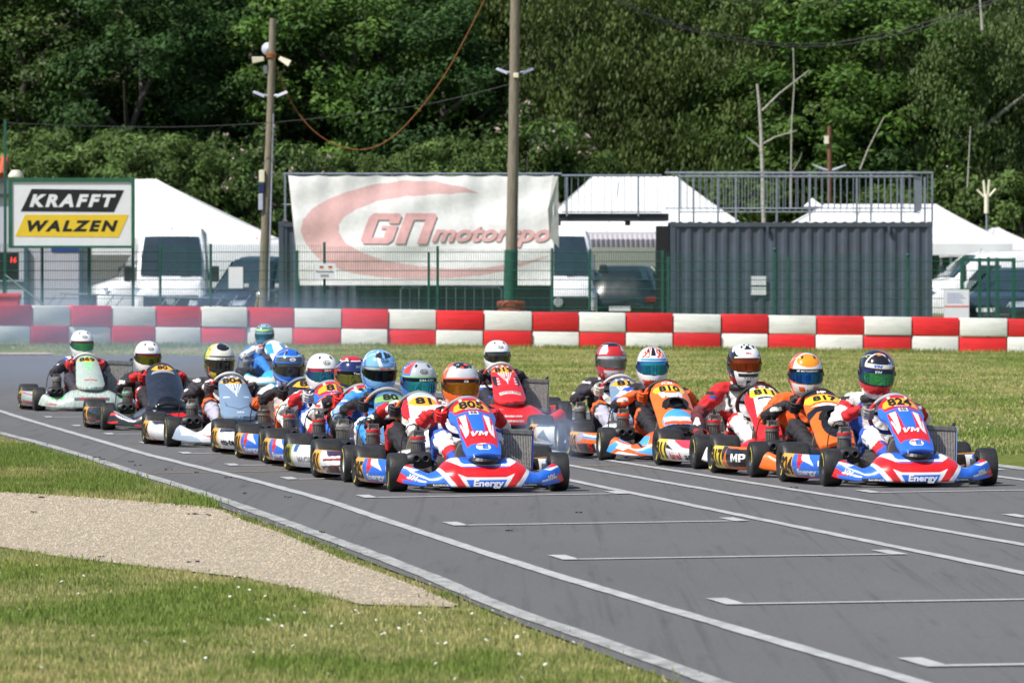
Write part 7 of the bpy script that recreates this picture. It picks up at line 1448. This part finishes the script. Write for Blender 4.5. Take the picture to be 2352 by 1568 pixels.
kart(num='810', front=(1550, 1057), yaw=9, hp=(1498, 798), liv=simple('810', (C(238, 100, 34), [('P', [(.42, .14), (.47, .15), (.56, .08), (.56, .05), (.50, .06)], C(70, 160, 232)), ('P', [(.33, .17), (.42, .2), (.44, .16), (.36, .13)], C(70, 160, 232)), ('P', [(.16, .03), (.34, .07), (.27, .11), (.2, .10), (.12, .05)], C(80, 168, 236)), ('P', [(.22, .20), (.29, .18), (.31, .13), (.26, .12)], C(80, 168, 236)), ('P', [(.3, .02), (.5, .04), (.45, .075), (.33, .05)], cWHT), ('P', [(.36, .12), (.44, .14), (.47, .10), (.42, .08)], cWHT), ('P', [(0, .25), (.17, .25), (.15, .02), (0, .02)], C(30, 32, 38)), ('P', [(.31, .165), (.33, .165), (.30, .1), (.28, .1)], cBLK)]), (C(240, 112, 30), [('P', [(0, .70), (.07, .72), (.04, .62), (0, .60)], C(206, 222, 240)), ('P', [(.05, .74), (.10, .74), (.08, .62), (.06, .62)], C(206, 222, 240)), ('e', 0, .16, .13, .20, C(80, 168, 236)), ('P', [(0, .2), (.12, .24), (.12, .14), (0, .10)], cWHT), ('P', [(0, .12), (.12, .16), (.12, .1), (0, .06)], C(232, 90, 40)), ('P', [(0, .06), (.2, .1), (.2, 0), (0, 0)], C(30, 32, 38)), ('P', [(0, .88), (.115, .87), (.13, .82), (.115, .75), (0, .76)], cYEL)]), podl(cORG, cPLT, [('p', [(.32, .21), (.46, .21), (.44, .14), (.33, .13)], C(170, 170, 176)), ('p', [(.46, .2), (.9, .17), (.9, .15), (.46, .17)], cWHT), ('p', [(.46, .185), (.9, .155), (.9, .14), (.46, .165)], C(80, 150, 226)), ('p', [(.34, .12), (.9, .13), (.9, .05), (.36, .05)], C(36, 36, 42))]), 'wide', ny=.815, nw=.16, nh=.09, podtext=[(('L', .03, .1), .66, .095, .05, .06, TXW), (('S', .03, .1), .58, .095, .06, .06, TXRd)], ptext=[(('KSL', .03, .25), 0, .93, .105, .055, TXW)], scoop=.43), band=C(236, 80, 40), rim=KWR,
     wheel=(C(60, 58, 58), C(220, 96, 44), C(60, 58, 58)), label='orange KSL kart number 810 with sky blue wings in the right file', who='driver in white and black suit, orange gloves and white orange helmet in kart 810', suit=suit(kS, [('uparm', C(226, 222, 228), 0, .7), ('forearm', oS, .3, 1), ('shoulder', kS, 0, 1), ('thigh', oS, .55, .8)], [(lambda v, n, t: (n == 'thigh') & (np.abs(v[:, 0]) > .21), oS), (lambda v, n, t: (n == 'belly') & (np.abs(v[:, 0]) > .12), oS), (lambda v, n, t: (n == 'uparm') & (np.sin(v[:, 2] * 60 + v[:, 1] * 40) > .75), C(80, 110, 180))]), glove=(oS, kS, oS),
     hel=hel(C(240, 240, 240), [('f', lambda u, v: (np.abs(u + 2) < 9) & (v > 36), C(28, 28, 32)), ('f', lambda u, v: (np.abs(np.abs(u + 2) - 28) < 15) & (v > 30) & (np.sin(u * .35) * np.sin(v * .32 + 1) > -.35), C(232, 84, 44)), ('f', lambda u, v: (v > 23) & (v < 29) & (np.abs(u) < 50), C(80, 160, 226)), ('f', lambda u, v: (u > 60) & (v > -10) & (v < 50), C(46, 60, 100)), ('f', lambda u, v: (u > 60) & (np.abs(v - 30) < 6), C(80, 170, 230)), ('f', lambda u, v: (v < -28) & (np.abs(u) < 46), C(224, 80, 44)), ('f', lambda u, v: v < -50, C(236, 236, 236))], vis=(C(50, 160, 180), C(40, 50, 170)), arai=False, turn=-4, pitch=6))
kart(num='81', front=(1445, 1036), hi=False, yaw=9, hp=(1403, 788), liv=simple('81', (C(206, 212, 220), [('P', [(.1, .25), (.5, .25), (.5, .15)], cWHT), ('P', [(.36, .12), (.5, .19), (.555, .12), (.48, .02)], cWHT)]), (gSTEEL, plates() + claws(cWHT) + rays(C(206, 216, 228)) + [('P', [(.06, .45), (.12, .5), (.12, .47), (.065, .43)], C(200, 212, 226))]), podl(cWHT, cPLT, [('p', [(.3, .25), (.9, .25), (.9, .2), (.3, .19)], C(60, 90, 120)), ('p', [(.34, .1), (.5, .17), (.6, .06)], C(120, 140, 150))]), 'round'), band=C(150, 150, 150), rim=KWR,
     wheel=(C(206, 190, 186), C(200, 50, 56), C(60, 60, 60)), label='silver kart number 81 with steel blue panel at the rear of the right file', who='driver in dark suit with white chest and red black white helmet', suit=DKSUIT, glove=(C(206, 200, 190), C(150, 144, 140), kS),
     hel=hel(C(200, 44, 48), [('f', lambda u, v: v > 52, C(26, 28, 36)), ('f', lambda u, v: (v > 78), C(190, 40, 44)), ('f', lambda u, v: (np.abs(np.abs(u) - 50) < 22) & (v > 26) & (v < 60), C(206, 204, 200)), ('f', lambda u, v: (v < -20) & (v > -42) & (np.abs(u) < 42), C(206, 206, 208)), ('f', lambda u, v: (np.abs(u) > 70) & (v < 26) & (v > -16), C(36, 36, 40))], vis=(C(96, 96, 100), C(40, 40, 44)), mirror=False, strip=C(180, 180, 184), arai=False, text=[(('UVEX', .015, 0), 6, 18.4, 24, 3.6, TXB, True)], turn=6, pitch=4))
# ---- build them all
jobs = []; meta = []
for K in KARTS:
    if 'front' in K: K['pos'] = local_origin(*K['front'], K['yaw'])
    elif 'rear' in K: K['pos'] = rear_left(*K['rear'], K['yaw'])
    else: K['pos'] = tuple(K['origin'])
    t = math.radians(K['yaw']); Yh = K['pos'][1] + .25; X = (K['hp'][0] - CX) / F * Yh; Zt = H - (K['hp'][1] - HY) / F * Yh
    lx = (X - K['pos'][0] + .25 * math.sin(t)) / math.cos(t); hc = (float(np.clip(lx, -.16, .16)), .25, float(np.clip(Zt - .165, .68, .86)))
    B = bones_for(hc, K.get('arm')); m = MB()
    for nm, p0, r0, p1, r1 in B: capsule(m, p0, r0, p1, r1)
    jobs.append((m, .0115, 4)); meta.append((B, hc)); K['hc'] = hc
    print('kart', K['num'], [round(q, 2) for q in K['pos']], 'head', [round(q, 3) for q in hc], round(lx, 3), round(Zt - .165, 3))
BODIES = remesh_all(jobs)
for K, me, (B, hc) in zip(KARTS, BODIES, meta):
    build_kart(K); p = build_driver(K, me, B, hc)

# ================================================================ EXHAUST SMOKE
def smoke(label, c, r, dens, seed):
    me = bpy.data.meshes.new('exhaust_smoke'); bm = bmesh.new(); bmesh.ops.create_icosphere(bm, subdivisions=3, radius=1.0); bm.to_mesh(me); bm.free()
    m = bpy.data.materials.new('blue exhaust smoke'); m.use_nodes = True; N = m.node_tree.nodes; L = m.node_tree.links; N.clear()
    out = N.new('ShaderNodeOutputMaterial'); v = N.new('ShaderNodeVolumePrincipled'); L.new(v.outputs[0], out.inputs['Volume'])
    v.inputs['Color'].default_value = (.50, .66, .95, 1); v.inputs['Anisotropy'].default_value = 0.0
    tc = N.new('ShaderNodeTexCoord'); ln = N.new('ShaderNodeVectorMath'); ln.operation = 'LENGTH'; L.new(tc.outputs['Object'], ln.inputs[0])
    fo = N.new('ShaderNodeMapRange'); fo.interpolation_type = 'SMOOTHSTEP'; fo.inputs[1].default_value = .25; fo.inputs[2].default_value = 1.0; fo.inputs[3].default_value = 1; fo.inputs[4].default_value = 0; L.new(ln.outputs['Value'], fo.inputs[0])
    mp = N.new('ShaderNodeMapping'); mp.inputs['Location'].default_value = (seed, seed * 2, 0); mp.inputs['Scale'].default_value = (1.2, 2.2, 1.0); L.new(tc.outputs['Object'], mp.inputs[0])
    n = N.new('ShaderNodeTexNoise'); n.inputs['Scale'].default_value = 1.6; n.inputs['Detail'].default_value = 3; L.new(mp.outputs[0], n.inputs['Vector'])
    nr = N.new('ShaderNodeMapRange'); nr.inputs[1].default_value = .38; nr.inputs[2].default_value = .68; nr.inputs[3].default_value = .15; nr.inputs[4].default_value = 1.2; L.new(n.outputs['Fac'], nr.inputs[0])
    a = N.new('ShaderNodeMath'); a.operation = 'MULTIPLY'; L.new(fo.outputs[0], a.inputs[0]); L.new(nr.outputs[0], a.inputs[1]); b = N.new('ShaderNodeMath'); b.operation = 'MULTIPLY'; L.new(a.outputs[0], b.inputs[0]); b.inputs[1].default_value = dens; L.new(b.outputs[0], v.inputs['Density'])
    o = obj('exhaust_smoke', me, m, loc=c, kind='stuff', label=label, cat='smoke'); o.scale = r
    return o
smoke('thin blue exhaust smoke drifting over the bend at left', W(330, 800, 96)[:2] + (.62,), (5.4, 36, 1.05), .018, 3.0)
smoke('small puff of blue exhaust smoke beside the silver kart', W(1265, 1005, 50.6), (.35, .8, .35), .9, 8.0)
